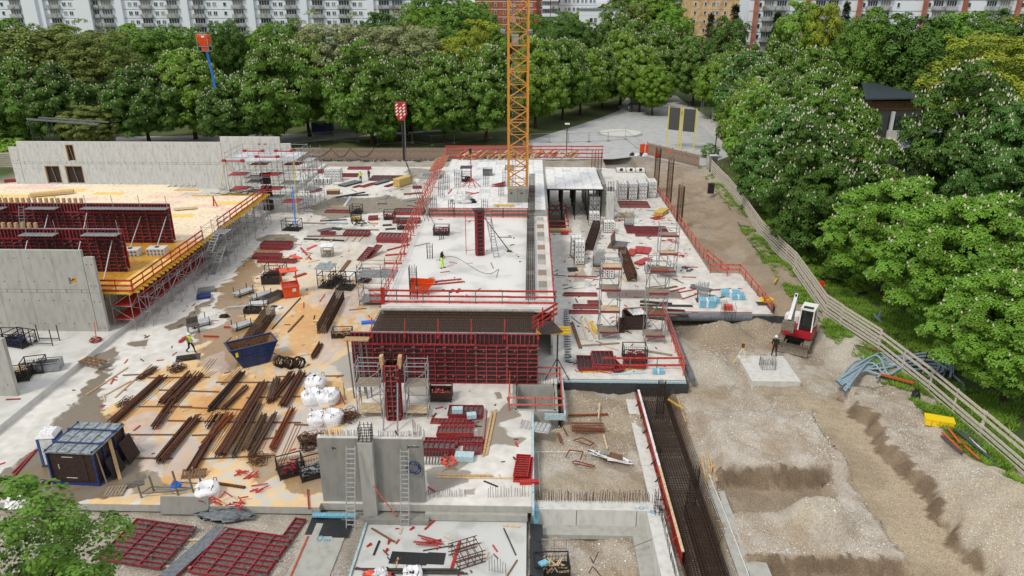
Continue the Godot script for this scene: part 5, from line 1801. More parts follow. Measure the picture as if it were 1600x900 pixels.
	var hb:=crumple(1.5,1.3,1.0,11)
	put(hb,"film",M.white_plastic,t)
	hb=MB.new()
	hb.join(crumple(0.5,0.5,0.5,5),Transform3D(Basis(),V(1.3,0,0.3)))
	put(hb,"black_bag",M.bitumen,t)
	var k:=0
	for q in [[700,303,706,296],[727,300,742,303],[731,305,748,301]]:
		timber(P(q[0],q[1],DK),P(q[2],q[3],DK),0.12,0.1,M.rail_pink,"thin salmon bar on the crane deck, %s" % ["left one","upper right one","lower right one"][k],"salmon bars","red_bar","bar")
		k+=1
	beam_stack(P(788,323,DK),0,2.6,1,1,0.2,0.2,M.beam_yellow,"yellow beam at the front of the crane deck")
	for q in [[765,247,10.5,5,"long pale timbers stacked along the back guard rail"],[850,246,9.0,4,"pale timbers stacked behind the crane mast"]]:
		t=thing("timber_stock",q[4],"timber",P(q[0],q[1],DK))
		for i in 44:
			var x: float=rnd(-0.5,0.5)*q[2]
			plank(t,"timber",[M.wood,M.wood_pale,M.rail_pink,M.wood][i % 4],V(x,0.1+rnd(0,0.8),1.6),V(x+1.3,0.15+rnd(0,0.9),-1.8),0.18,0.16)
	t=thing("edge_timbers","salmon timbers sticking out at the far left corner of the raised floor","timber",V(-13.4,DK,-112.0))
	for i in 12: plank(t,"timber",M.wood if i % 3 else M.rail_pink,V(-1.6,-0.1,-0.8*i+4.0),V(0.4,0.25,-0.8*i+3.0),0.14,0.16)
func crumple(rx: float,ry: float,rz: float,sd: int)->MB:
	var b:=MB.new()
	var k:=16
	var rows:=[]
	for j in 9:
		var row:=[]
		var f:=PI*0.5*(1.0-j/8.0)
		for i in k:
			var a:=TAU*i/k
			var d:=V(cos(a)*sin(f),cos(f),sin(a)*sin(f)) if false else V(cos(a)*cos(PI*0.5-f),sin(PI*0.5-f),sin(a)*cos(PI*0.5-f))
			var r:=1.0+0.55*noise_c.get_noise_3d(d.x*2.0+sd,d.y*2.0,d.z*2.0)
			row.append(V(d.x*rx,d.y*ry*0.9,d.z*rz)*r)
		rows.append(row)
	for j in rows.size()-1:
		for i in k:
			var e:=(i+1) % k
			b.quad(rows[j][i],rows[j][e],rows[j+1][e],rows[j+1][i])
	return b
func tip_skip(at: Vector3,turn: float,label: String)->Node3D:
	var t:=thing("tipping_skip",label,"skip",at,turn)
	var o:=[Vector2(-0.75,0.15),Vector2(0.45,0.15),Vector2(1.25,0.95),Vector2(-0.85,1.05)]
	var b:=MB.new()
	for s in [-0.55,0.55]:
		var q:=[]
		for e in o: q.append(V(e.x,e.y,s))
		b.quad(q[0],q[1],q[2],q[3])
		var q2:=[]
		for e in o: q2.append(V(e.x,e.y,s*0.94))
		b.quad(q2[3],q2[2],q2[1],q2[0])
	for k in 3:
		var a: Vector2=[o[3],o[0],o[1]][k];var c: Vector2=[o[0],o[1],o[2]][k]
		b.bar(V((a.x+c.x)/2,(a.y+c.y)/2,-0.55),V((a.x+c.x)/2,(a.y+c.y)/2,0.55),0.02,0.02)
		b.quad(V(a.x,a.y,-0.55),V(c.x,c.y,-0.55),V(c.x,c.y,0.55),V(a.x,a.y,0.55))
	put(b,"body",M.orange,t)
	b=MB.new()
	b.bar(V(-0.85,1.05,0.57),V(1.27,0.95,0.57),0.06,0.06);b.bar(V(-0.85,1.05,-0.57),V(1.27,0.95,-0.57),0.06,0.06);b.bar(V(1.25,0.95,-0.57),V(1.25,0.95,0.57),0.06,0.06);b.bar(V(-0.85,1.05,-0.57),V(-0.85,1.05,0.57),0.06,0.06)
	put(b,"rim",M.orange,t)
	for z in [-0.4,0.4]: piece(t,"skid",M.orange,V(-0.1,0.075,z),V(1.4,0.14,0.12))
	piece(t,"sticker",M.white_plastic,V(-0.2,0.6,0.565),V(0.22,0.24,0.01))
	return t
func build_crane()->void:
	var c:=P(809,296,5.3)
	var t:=thing("tower_crane","yellow lattice tower crane mast standing in the raised floor","crane",V(c.x,DK,c.z),3.0)
	var w:=2.35
	var h:=w/2
	var top:=44.0
	var sec:=3.0
	var base:=0.6
	for x in [-h,h]:
		for z in [-h,h]:
			piece(t,"leg",M.crane_yellow,V(x,base+(top-base)/2,z),V(0.24,top-base,0.24))
	var n:=int((top-base)/sec)
	for k in n:
		var y:=base+k*sec
		var b:=MB.new()
		for s in [[V(-h,0,h),V(h,0,h)],[V(h,0,h),V(h,0,-h)],[V(h,0,-h),V(-h,0,-h)],[V(-h,0,-h),V(-h,0,h)]]:
			var a: Vector3=s[0]+V(0,y,0);var e: Vector3=s[1]+V(0,y,0)
			b.bar(a,e,0.11,0.11)
			b.bar(a,e+V(0,sec*0.5,0),0.13,0.13);b.bar(e+V(0,sec*0.5,0),a+V(0,sec,0),0.13,0.13)
			b.bar(a+V(0,sec*0.5,0),e+V(0,sec*0.5,0),0.07,0.07)
		put(b,"bracing",M.crane_yellow,t)
		b=MB.new()
		for s in [-0.22,0.22]: b.bar(V(-0.5+s,y,0.2),V(-0.5+s,y+sec,0.2),0.04,0.04)
		for r in 9: b.bar(V(-0.72,y+r*0.33,0.2),V(-0.28,y+r*0.33,0.2),0.03,0.03)
		put(b,"ladder_section",M.steel,t)
		if k % 2==0: piece(t,"landing",M.dark_steel,V(-0.2,y+0.1,-0.1),V(1.6,0.05,1.7))
	var bx:=YZ(805,62,c.z)
	t=thing("control_cabinet","grey electric cabinet hung inside the crane mast","cabinet",V(c.x-0.35,bx.y-0.6,c.z+h*0.6))
	piece(t,"box",M.galv,V(0,0.55,0),V(0.8,1.1,0.5))
	piece(t,"lid",M.alu,V(0,1.15,0.02),V(0.9,0.12,0.6))
	piece(t,"bracket",M.crane_yellow,V(0.2,-0.06,0),V(2.0,0.1,0.2))
	for q in [[786,52,-1.0,"left"],[828,53,1.0,"right"]]:
		var fl:=YZ(q[0],q[1],c.z+h)
		t=thing("floodlight","switched-off floodlight on the %s side of the crane mast" % q[3],"floodlight",fl)
		piece(t,"housing",M.galv,V(0,0.25,0.1),V(0.6,0.45,0.18),Basis(Vector3.RIGHT,0.6)*Basis(Vector3.UP,q[2]*0.4))
		piece(t,"bracket",M.steel,V(-q[2]*0.4,0.0,-0.1),V(0.9,0.06,0.06))
	t=thing("concrete_block","grey concrete foot block before the crane mast","block",P(809,316,DK))
	for s in [-1,1]: piece(t,"half",M.concrete_dark,V(s*0.64,0.85,-0.8),V(1.24,1.7,1.6))
	for s in [-0.8,0.5]: piece(t,"slot",M.tie_hole,V(s,1.15,0.003),V(0.25,0.18,0.02))
	piece(t,"timber",M.beam_yellow,V(-0.65,1.76,-0.2),V(1.2,0.1,0.12))
	var hp:=YZ(627,188,-96.0)
	t=thing("crane_hook","red and white striped crane hook block hanging before the trees","crane hook",hp)
	var b:=MB.new()
	var out:=[Vector2(-0.72,2.3),Vector2(0.72,2.3),Vector2(0.74,0.9),Vector2(0.42,0.0),Vector2(-0.36,0.0),Vector2(-0.74,0.9)]
	for s in [-0.2,0.2]:
		for k in range(1,5): b.tri(V(out[0].x,out[0].y,s),V(out[k].x,out[k].y,s),V(out[k+1].x,out[k+1].y,s))
	for k in 6:
		var a: Vector2=out[k];var e: Vector2=out[(k+1) % 6]
		b.quad(V(a.x,a.y,-0.2),V(e.x,e.y,-0.2),V(e.x,e.y,0.2),V(a.x,a.y,0.2))
	put(b,"housing",M.red_paint,t)
	for col in 3:
		for r in 5:
			if r==0 and col==1: continue
			if r==4 and col != 1: continue
			plank(t,"white_stripe",M.paint_white,V(-0.62+col*0.46+(0.06 if r>2 else 0.0),1.95-r*0.4-0.1,0.205),V(-0.34+col*0.46,1.95-r*0.4+0.16,0.205),0.012,0.16).rotate_object_local(V(0,0,1),PI/2)
	b=MB.new()
	for x in [-0.3,0.3]: b.tube(V(x,2.3,0),V(x*0.6,34.0,-2.0),0.018,4)
	put(b,"hoist_ropes",M.cable,t)
	var lp:=P(664,345,DK+0.6)-hp
	pole(t,"hook_shank",M.black_steel,V(0.1,0.05,0),V(0.1,-5.2,0.1),0.14)
	pole(t,"guide_tube",M.steel,V(0.42,0.2,0),V(0.36,-5.0,0.1),0.09)
	b=MB.new()
	for q in [V(0,0,0),V(0.5,0,0.2),V(1.0,-0.3,0.1)]: b.tube(V(0.15,-4.8,0.1),lp+q,0.03,4)
	put(b,"load_chains",M.dark_steel,t)
	var sp:=YZ(321,80,-88.0)
	t=thing("concrete_bucket","orange concrete bucket with blue hose hanging before the trees","concrete bucket",sp)
	b=MB.new()
	b.hexa([V(-0.35,0.5,0.35),V(-0.35,0.5,-0.35),V(0.35,0.5,-0.35),V(0.35,0.5,0.35),V(-0.62,1.5,0.6),V(-0.62,1.5,-0.6),V(0.62,1.5,-0.6),V(0.62,1.5,0.6)])
	b.box(V(0,1.66,0),V(1.26,0.3,1.22));b.box(V(0,0.3,0),V(0.5,0.5,0.5))
	put(b,"hopper",M.orange,t)
	b=MB.new()
	for x in [-0.6,0.6]:
		for z in [-0.55,0.55]: b.bar(V(x,0.0,z),V(x,1.5,z),0.05,0.05)
	for y in [0.02,0.55]:
		for z in [-0.55,0.55]: b.bar(V(-0.62,y,z),V(0.62,y,z),0.05,0.05)
		for x in [-0.6,0.6]: b.bar(V(x,y,-0.55),V(x,y,0.55),0.05,0.05)
	put(b,"carrying_frame",M.galv,t)
	piece(t,"sticker",M.white_plastic,V(0.18,1.62,0.615),V(0.34,0.2,0.01))
	var hose:=MB.new()
	var hs:=[YZ(323,81,-88.0)-sp,YZ(328,100,-88.0)-sp,YZ(333,120,-88.0)-sp,YZ(336,138,-88.0)-sp]
	hose.path(hs,0.13,8)
	put(hose,"hose",M.tube_blue,t)
	b=MB.new()
	for x in [-0.5,0.5]: b.tube(V(x,1.8,0),V(0,5.0,0),0.02,4)
	b.tube(V(0,5.0,0),V(-0.4,30.0,0),0.02,4)
	put(b,"sling",M.cable,t)
# ---------------------------------------------------------------- foreground: low wall,front slab,shaft,footing,beam trench
func bars_row(label: String,a: Vector3,b: Vector3,n: int,h: float,m: Material,r:=0.014,bent:=false)->Node3D:
	var t:=MB.new()
	for k in n:
		var p:=(b-a)*(float(k)/maxf(1,n-1))+V(rnd(-0.03,0.03),0,rnd(-0.04,0.04))
		var q:=p+V(rnd(-0.04,0.04),h*rnd(0.8,1.1),rnd(-0.04,0.04))
		t.tube(p,q,r,4)
		if bent: t.tube(q,q+V(0,0,-0.25),r,4)
	var o:=solo(t,"starter_bars",m,label,"rebar",a,0.0,"rows of starter bars")
	return o
func build_front()->void:
	var t:=cast_wall("concrete_wall","grey concrete wall with a pillar and two ladders in the foreground",-12.2,-6.05,-36.35,0.35,-1.0,4.4,3.07,[-0.2],M.concrete_dark,[[-11.35,-11.1,3.6,3.85],[-6.95,-6.25,3.75,4.0]])
	var b:=MB.new()
	b.box(V(2.9,2.7,0.42),V(0.82,5.4,0.5));b.box(V(2.55,2.7,0.3),V(0.16,5.3,0.26))
	put(b,"pillar",M.concrete,t)
	b=MB.new()
	b.box(V(3.1,0.1,0.55),V(6.6,0.5,0.9));
	put(b,"footing",M.concrete_dark,t)
	piece(t,"concrete_cap",M.concrete_pale,V(3.07,5.42,-0.02),V(6.1,0.05,0.34))
	bars_row("short pale starter bars along the top of the foreground wall, left half",V(-12.0,4.4,-36.4),V(-9.8,4.4,-36.4),24,0.45,M.rebar_grey)
	bars_row("short pale starter bars along the top of the foreground wall, right half",V(-8.6,4.4,-36.4),V(-6.2,4.4,-36.4),26,0.45,M.rebar_grey)
	starter_bars(V(-9.3,4.35,-36.1),0.7,0.55,4,3,1.1,M.rebar_dark,"dark column bars sticking out of the foreground pillar","column starter bars",5,0.025)
	ladder(P(548,838,-1.0),YZ(548,698,-35.4) ,0.5,"left aluminium ladder leaning on the foreground concrete wall",M.alu)
	ladder(P(633,822,-1.0),YZ(632,702,-35.9),0.48,"right aluminium ladder leaning on the foreground concrete wall",M.alu)
	coil(V(-6.6,2.6,-36.05),0.45,3,0.03,M.frame_blue,"blue cable loops hanging on the foreground wall","cable_coil","cable",false,0.0,PI/2)
	b=MB.new()
	b.box(V(-4.7,-1.2,-30.0),V(9.4,0.4,11.9))
	mat("front_slab_concrete",Color8(198,200,198),0.8,TEX.slabby,0.07)
	struct(b,"front_slab",M.front_slab_concrete)
	piece(thing("insulation_strip","pale blue insulation strip along the left edge of the front slab","insulation",V(-9.5,-1.1,-31.0)),"strip",M.insulation_blue,Vector3.ZERO,V(0.12,0.5,10.0))
	t=thing("insulation_strip","light blue insulation boards along the right edge of the middle slab","insulation",V(0.38,-0.2,-41.2))
	for k in 5: piece(t,"board",M.insulation_blue,V(0,0.02,-4.4+k*2.2),V(0.14,0.5,2.18))
	t=thing("edge_beam","grey concrete step under the edge of the middle slab","concrete",V(-3.0,-0.72,-35.9))
	piece(t,"beam",M.concrete,Vector3.ZERO,V(6.1,0.44,0.3))
	t=thing("bitumen_mat","black bitumen mat lying left of the foreground wall","mat",P(515,824,-0.6))
	for k in 3: piece(t,"sheet",M.bitumen,V(-0.75+k*0.8,0.05+0.02*k,0.1*k),V(0.95,0.03,1.5),Basis(V(0,0,1),0.06*(k-1)))
	piece(t,"insulation_edge",M.insulation_wrap,V(0.1,0.22,-0.8),V(2.6,0.14,0.3))
	t=thing("blinding_strip","pale concrete strip with blue mark left of the front slab","concrete",P(490,880,-0.58))
	piece(t,"strip",M.concrete,V(0,0.0,0),V(2.3,0.1,6.4),Basis(Vector3.UP,-0.03))
	b=MB.new()
	var q0:=P(500,841,-0.52)-t.position
	for k in 9:
		var a:=TAU*k/9.0
		b.bar(q0+V(cos(a)*0.16,0.007,sin(a)*0.2),q0+V(cos(a+0.7)*0.16,0.007,sin(a+0.7)*0.2),0.05,0.006)
	for k in 3: b.box(q0+V(0.3+k*0.14,0.006,0.14),V(0.07,0.006,0.18))
	put(b,"survey_mark",M.paint_blue,t)
	var pb:=MB.new()
	pb.tube(P(481,838,-0.5),P(452,905,-0.5),0.06,7)
	solo(pb,"drain_pipe",M.pipe_orange,"orange drain pipe beside the concrete strip in the foreground","pipe")
	t=thing("bitumen_sheet","black bitumen sheet lying on the front slab","mat",P(653,873,-1.0))
	piece(t,"sheet",M.bitumen,V(-0.5,0.02,0),V(2.1,0.03,0.95),Basis(Vector3.UP,-0.05))
	piece(t,"sheet",M.bitumen,V(1.0,0.03,-0.02),V(1.0,0.03,0.9),Basis(Vector3.UP,-0.04))
	var rods:=[[646,846,690,850],[653,836,690,846],[658,841,693,850],[650,850,685,852],[660,848,690,843]]
	t=thing("prop_pile","small pile of red steel props on the front slab","props",P(668,846,-1.0))
	for k in 5:
		var r=rods[k]
		pole(t,"prop",M.form_red_worn if k % 2 else M.red_paint,P(r[0],r[1],-0.93+k*0.05)-t.position,P(r[2],r[3],-0.93+k*0.05)-t.position,0.045)
	timber(P(664,828,-1.0),P(688,806,-1.0),0.1,0.08,M.red_paint,"single red prop lying near the right ladder's foot","red props","prop","prop")
	timber(P(606,797,-1.0),P(658,796,-1.0),0.2,0.16,M.form_red,"dark red beam lying at the foot of the foreground wall, rear one","red beams","red_beam","beam")
	timber(P(602,805,-1.0),P(664,803,-1.0),0.2,0.16,M.form_red,"dark red beam lying at the foot of the foreground wall, front one","red beams","red_beam","beam")
	var lean:=MB.new()
	var la:=P(626,815,-1.0)
	var lb:=YZ(584,760,-35.5)
	lean.tube(Vector3.ZERO,lb-la,0.04,6)
	solo(lean,"prop",M.rail_pink,"thin red prop leaning on the foreground wall between the ladders","prop",la)
	rebar_cage(P(707,880,-1.0),P(752,866,-1.0),1.3,0.8,M.rebar,M.rebar,"brown box-shaped rebar cage on the front slab","",0.45,0.03,2)
	timber(P(706,888,-1.0),P(718,848,-1.0),0.16,0.08,M.red_paint,"red board under the brown rebar cage on the front slab","","board","board")
	timber(P(617,893,-1.0),P(622,872,-1.0),0.08,0.05,M.wood,"short wooden batten below the black bitumen sheet")
	timber(P(584,868,-1.0),P(593,846,-1.0),0.1,0.08,M.black_steel,"black rubber strip on the left of the front slab","","rubber_strip","strip")
	for q in [[575,853],[606,849],[602,862],[642,827]]:
		var pt:=P(q[0],q[1],-1.0)
		var sb:=MB.new()
		sb.bar(V(-0.12,0.05,0),V(0.12,0.05,0.1),0.09,0.09);sb.box(V(0.1,0.06,0.1),V(0.14,0.12,0.12))
		solo(sb,"clamp",M.red_paint,"small red clamp on the front slab, "+{575: "leftmost",606: "upper of the middle two",602: "lower of the middle two",642: "at the right ladder's foot"}[q[0]],"clamp",pt,rnd(0,180),"small red clamps")
	var gp:=thing("tube_bundle","grey tubes lying across the bottom edge of the front slab","steel tubes",P(640,892,-1.0))
	for k in 4: pole(gp,"tube",M.dark_steel,V(-3.0+k*0.4,0.08+0.05*(k % 2),0.1*k),V(2.6+k*0.2,0.08+0.05*(k % 2),0.12*k-0.1),0.05)
	big_bag(P(645,905,-1.0),10,1.0,"white bag with a black loop at the bottom edge",true)
	t=thing("orange_sack","red and white plastic sack at the bottom edge of the front slab","sack",P(590,902,-1.0))
	put(crumple(0.8,0.5,0.4,21),"sack",M.rope_red,t)
	var hb:=crumple(0.4,0.4,0.35,31)
	var so:=put(hb,"white_part",M.white_plastic,t)
	so.position=V(0.2,0.28,0.1)
	bars_row("upright bars with caps at the right of the front slab",P(765,892,-1.0),P(790,897,-1.0),7,0.95,M.dark_steel)
	timber(P(786,822,-1.0),P(812,824,-1.0),0.14,0.06,M.wood_pale,"pale board at the right edge of the front slab")
	timber(P(787,826,-1.0),P(806,868,-1.0),0.06,0.06,M.dark_steel,"dark bar slanting at the right edge of the front slab","","bar","bar")
	var box:=thing("cardboard_box","small brown carton on the front slab below the slab edge","carton",P(790,801,-1.0),20.0)
	piece(box,"carton",M.wood_brown,V(0,0.14,0),V(0.5,0.28,0.36))
	piece(box,"flap",M.wood,V(0.28,0.3,0),V(0.16,0.02,0.34),Basis(V(0,0,1),0.5))
	t=thing("bitumen_strip","wrinkled black membrane beside the front slab's right edge","membrane",V(0.45,-1.0,-31.5))
	for k in 6: piece(t,"sheet",M.bitumen,V(0.1+0.03*(k % 2),-0.1,3.5-k*1.4),V(0.75,0.04,1.5),Basis(V(0,0,1),-0.3+0.1*(k % 3)))
	piece(t,"insulation_scrap",M.insulation_wrap,V(0.1,0.25,-4.6),V(0.3,0.9,0.3),Basis(V(0,0,1),0.1))
	piece(t,"insulation_scrap",M.insulation_wrap,V(0.5,0.1,-0.8),V(0.5,0.1,0.35),Basis(Vector3.UP,0.6))
	var R: Material=M.form_red
	var W: Material=M.form_red_worn
	for q in [[728,648,2.5,1.35,3,R,0.34,"with long ribs at the back of the pile"],[705,660,2.9,0.6,1,R,0.3,"narrow one under the blue insulation block"],[715,668,2.4,0.5,2,R,0.3,"narrow one behind the ladder-like one"],[712,683,2.5,0.9,4,W,0.28,"ladder-like orange-red one in the middle of the pile"],
			[690,695,2.3,0.9,2,R,0.3,"low one in front of the ladder-like one"],[735,692,1.7,0.7,2,R,0.3,"right end of the pile in front"],[685,707,2.2,0.9,4,R,0.34,"stacked at the front left of the pile"],[738,705,1.2,0.9,2,R,0.3,"short one beside the white insulation block"]]:
		for k in q[4]: flat_panel(P(q[0],q[1])+V(rnd(-0.04,0.04),0.15*k,rnd(-0.04,0.04)),rnd(-2,2),q[2],q[3],"red formwork panel "+q[7],"red panels on the middle slab",q[6],q[5],0.0,null,0.0)
	flat_panel(P(818,735)+V(0,0.0,0),87.0,2.6,1.15,"bright red formwork panel near the slab's right edge","",0.26,M.red_paint)
	flat_panel(P(816,732)+V(0,0.16,0),85.0,2.3,0.95,"upper bright red panel near the slab's right edge","",0.26,M.red_paint)
	timber(P(812,756),P(842,755),0.3,0.22,M.red_paint,"red steel beam lying at the slab's lower right edge","","red_beam","beam")
	t=thing("reinforcement_pile","heap of dark grating at the front left of the red pile","scrap",P(682,722))
	for k in 9: plank(t,"grating_bar",M.dark_steel,V(-0.8+0.2*k,0.1,0.4),V(-0.9+0.2*k,0.55,-0.5),0.06,0.06)
	t=thing("rope_heap","tangled orange-red heap of plastic spacers beside the pile","spacers",P(703,722))
	b=MB.new()
	for k in 46:
		var p:=V(rnd(-0.5,0.5),rnd(0.03,0.3),rnd(-0.45,0.45))
		b.bar(p,p+V(rnd(-0.25,0.25),rnd(0,0.1),rnd(-0.25,0.25)),0.09,0.07)
	put(b,"spacers",M.rope_red,t).set_meta("kind","stuff")
	for q in [[715,652,0.75,0.35,0.5,4.0,"on top of the red panels"],[737,660,0.65,0.3,0.5,12.0,"small one on the red panels"],[726,718,1.2,0.4,0.65,-2.0,"beside the orange spacers"]]:
		t=thing("insulation_block","pale blue insulation block "+q[6],"insulation",P(q[0],q[1])+V(0,0.0 if q[0]==726 else 0.4,0),q[5],"insulation blocks")
		piece(t,"block",M.insulation_blue,V(0,q[3]/2+0.02,0),V(q[2],q[3],q[4]))
	timber(P(760,712),P(775,641),0.16,0.1,M.wood,"long pale timber right of the red panel pile, right one")
	timber(P(755,714),P(769,643),0.14,0.1,M.wood,"long pale timber right of the red panel pile, left one")
	timber(P(754,712),P(761,642),0.06,0.06,M.form_red,"thin red bar beside the long pale timbers","","red_bar","bar")
	timber(P(682,746),P(802,748),0.14,0.06,M.wood_pale,"long pale plank on the wet slab, front one")
	timber(P(684,744),P(770,745),0.14,0.12,M.wood,"long pale plank on the wet slab, rear one")
	timber(P(756,752),P(778,761),0.1,0.05,M.black_steel,"short black strip under the long planks","","rubber_strip","strip")
	bars_row("row of upright starter bars left at the middle slab's front edge",P(668,777),P(728,776),22,0.55,M.rebar_grey)
	bars_row("row of upright starter bars right at the middle slab's front edge",P(762,777),P(825,776),16,0.75,M.rebar_grey)
	bars_row("starter bars through the slab left of the red panels",P(645,678),P(664,690),10,1.1,M.rebar_grey)
	stillage(P(689,623),0,1.65,1.1,1.0,"brown steel bin with red hoses on the middle slab",M.brown_steel,M.rope_red,true,"stillages",0.2,null,"steel_bin")
	var cp:=P(617,652)
	t=thing("column_formwork","red column formwork with timber top before the big red formwork","formwork",cp)
	for s in [[V(0,2.2,0.42),0.0],[V(0,2.2,-0.42),PI],[V(0.42,2.2,0),PI/2],[V(-0.42,2.2,0),-PI/2]]:
		var pn:=Node3D.new()
		pn.name="panel"
		t.add_child(pn,true)
		fw_panel_parts(pn,Transform3D(Basis(Vector3.UP,s[1]),s[0]),0.84,4.4,0.4,0.42,M.form_red,M.form_sheet,s[1]==0.0)
	for s in [-1,1]: piece(t,"timber_side",M.wood,V(s*0.62,4.55,0.1),V(0.24,0.9,0.5),Basis(V(0,0,1),-0.08*s))
	b=MB.new()
	for k in 8: b.tube(V(rnd(-0.3,0.3),4.3,rnd(-0.3,0.3)),V(rnd(-0.3,0.3),5.3,rnd(-0.3,0.3)),0.025,4)
	put(b,"bars",M.rebar_dark,t)
	for s in [-1,1]: pole(t,"raking_prop",M.galv,V(s*0.5,0.0,1.8),V(s*0.45,3.1,0.5),0.06)
	scaffold("scaffold_tower","small grey scaffold left of the red column formwork",cp+V(-2.6,0,0.2),0.0,1,1.7,1,1.3,[1.2,2.6,3.8],4.4,[[0,0,2.6,M.wood_grey],[0,0,0.5,M.wood_pale]],[4.2])
	scaffold("scaffold_tower","small grey scaffold right of the red column formwork",cp+V(0.9,0,0.2),0.0,1,1.5,1,1.3,[1.2,2.6,3.8],4.4,[[0,0,2.6,M.wood_grey],[0,0,0.5,M.wood_pale]],[4.2])
	var pg:=thing("steel_props","cluster of upright grey steel props left of the big red formwork","props",P(563,620))
	for q in [[-0.4,0.2],[0.0,0.0],[0.35,-0.2],[0.6,0.25],[0.9,0.0]]: pole(pg,"prop",M.steel,V(q[0],0,q[1]),V(q[0]-0.3,4.6,q[1]-0.5),0.06)
	for k in 3: piece(pg,"timber",M.wood,V(0.0,4.65+0.02*k,-0.6+0.25*k),V(1.8,0.14,0.1))
	var fr:=thing("steel_rack","small empty steel rack standing left of the props","rack",P(562,618)+V(-1.6,0,0.6),20.0)
	for x in [-0.6,0.6]:
		for z in [-0.4,0.4]: pole(fr,"post",M.galv,V(x,0.1,z),V(x,1.1,z),0.03)
	for k in 5: plank(fr,"bar",M.galv,V(-0.6+0.3*k,0.12,-0.4),V(-0.6+0.3*k,0.12,0.4),0.05,0.05)
	t=thing("concrete_shaft","open concrete shaft in the slab corner framed by starter bars","shaft",V(0.55,0,-49.0))
	for s in [[-1.5,0.0,0.3,4.1],[1.55,0.0,0.3,4.1],[0.02,1.95,3.0,0.3],[0.02,-1.9,3.0,0.3]]: piece(t,"wall",M.concrete,V(s[0],-1.0,s[1]),V(s[2],2.0,s[3]))
	piece(t,"bottom",M.concrete_dark,V(0,-1.9,0),V(3.0,0.1,3.8))
	for s in [-1.4,1.45]: put(_row_bars(V(s,0,-1.7),V(s,0,1.7),14,0.8),"starter_bars",M.dark_steel,t)
	put(_row_bars(V(-1.2,0,-1.85),V(1.2,0,-1.85),14,0.9),"starter_bars",M.dark_steel,t)
	rail("guard_rail","salmon guard rail frame round the concrete shaft",[V(-1.35,0,-46.9),V(-1.35,0,-51.6),V(2.5,0,-51.6),V(2.5,0,-46.9),V(-1.35,0,-46.9)],[0.55,1.1],M.rail_pink,M.rail_red,2.2,0.14)
	t=thing("insulation_strip","light blue insulation edge round the shaft corner","insulation",V(2.6,-0.2,-49.2))
	piece(t,"board",M.insulation_blue,V(0.12,0,0),V(0.12,0.5,5.4))
	piece(t,"board",M.insulation_blue,V(-0.6,0,2.75),V(1.55,0.5,0.1))
	t=thing("metal_grate","white ribbed metal sheet lying by the shaft corner","sheet",P(836,668,-0.1),-14.0)
	for k in 7: piece(t,"rib",M.alu,V(-0.9+0.3*k,0.1,0),V(0.2,0.1,1.1))
	piece(t,"plate",M.white_panel_grey,V(0,0.03,0),V(2.1,0.04,1.15))
	rebar_pieces()
	b=MB.new()
	b.box(V(4.1,-1.15,-36.75),V(7.7,1.4,0.85))
	b.box(V(7.65,-1.155,-31.0),V(0.95,1.39,10.65))
	t=thing("concrete_footing","pale U-shaped concrete footing wall beside the front slab","footing",Vector3.ZERO)
	put(b,"wall",M.concrete_pale,t)
	b=MB.new()
	b.box(V(3.9,-1.75,-35.9),V(6.7,0.3,0.9));b.box(V(6.75,-1.755,-30.7),V(0.9,0.29,9.6))
	put(b,"ledge",M.concrete,t)
	b=MB.new()
	for x in [3.0,6.6]: b.box(V(x,-1.15,-36.322),V(0.05,1.3,0.006))
	put(b,"joints",M.joint,t)
	for q in [[838,793],[1002,794],[1020,800]]:
		b=MB.new()
		var p:=P(q[0],q[1],-0.44)
		for k in 7:
			var a:=TAU*k/7.0
			b.bar(p+V(cos(a)*0.14,0,sin(a)*0.16),p+V(cos(a+0.9)*0.14,0,sin(a+0.9)*0.16),0.035,0.006)
		b.bar(p+V(-0.4,0,0),p+V(0.4,0,0),0.03,0.006)
		put(b,"survey_mark",M.paint_blue,t)
	bars_row("long row of upright starter bars along the pale footing wall",P(834,782,-0.45),P(1012,782,-0.45),46,0.75,M.dark_steel,0.017)
	bars_row("second row of starter bars behind the pale footing wall",V(0.6,-0.45,-37.05),V(8.0,-0.45,-37.05),40,0.7,M.rebar_grey,0.015)
	bars_row("dark starter bars along the footing's right arm",V(7.9,-0.45,-36.6),V(7.9,-0.45,-28.0),48,0.55,M.rebar_dark,0.016)
	starter_bars(P(1028,800,-0.45),0.4,0.6,3,3,1.5,M.rebar_dark,"dense dark bars at the corner of the pale footing")
	stillage(P(862,893,-1.9),3,1.9,1.2,0.9,"black stillage of green and yellow parts in the pit",M.black_steel,M.wood_pale)
	t=thing("brown_sheet","white-framed grid panel standing behind the black stillage in the pit","panel",P(866,880,-1.9))
	b=MB.new()
	for x in [-0.7,0.0,0.7]: b.bar(V(x,0.0,-0.6),V(x,1.15,-0.7),0.04,0.04)
	for y in [0.5,1.1]: b.bar(V(-0.7,y,-0.65),V(0.7,y,-0.65),0.04,0.04)
	put(b,"grid",M.galv,t)
	b=MB.new()
	b.path([P(922,870,-1.8),P(927,880,-1.5),P(935,862,-1.2)],0.03,5);b.path([P(920,895,-1.9),P(926,885,-1.5),P(940,902,-1.8)],0.03,5)
	solo(b,"bent_bars",M.rebar,"few bent rusty bars standing in the pit","rebar")
	rebar_cage(V(9.85,-1.6,-29.0),V(9.85,-1.6,-51.4),2.0,1.0,M.rebar_dark,M.rebar_dark,"huge brown rebar cage lying in the beam trench","",0.17,0.024,12)
	rebar_cage(V(10.2,-1.55,-28.0),V(10.2,-1.55,-37.5),1.0,0.9,M.rebar,M.rebar_dark,"brown rebar beam in the near end of the trench","",0.14,0.022,5)
	t=thing("rebar_mat","grey rebar mat leaning along the trench's right side","rebar",V(11.0,-1.5,-51.0))
	b=MB.new()
	for k in 70: b.tube(V(0,0,k*0.24),V(0.35,1.25,k*0.24),0.014,4)
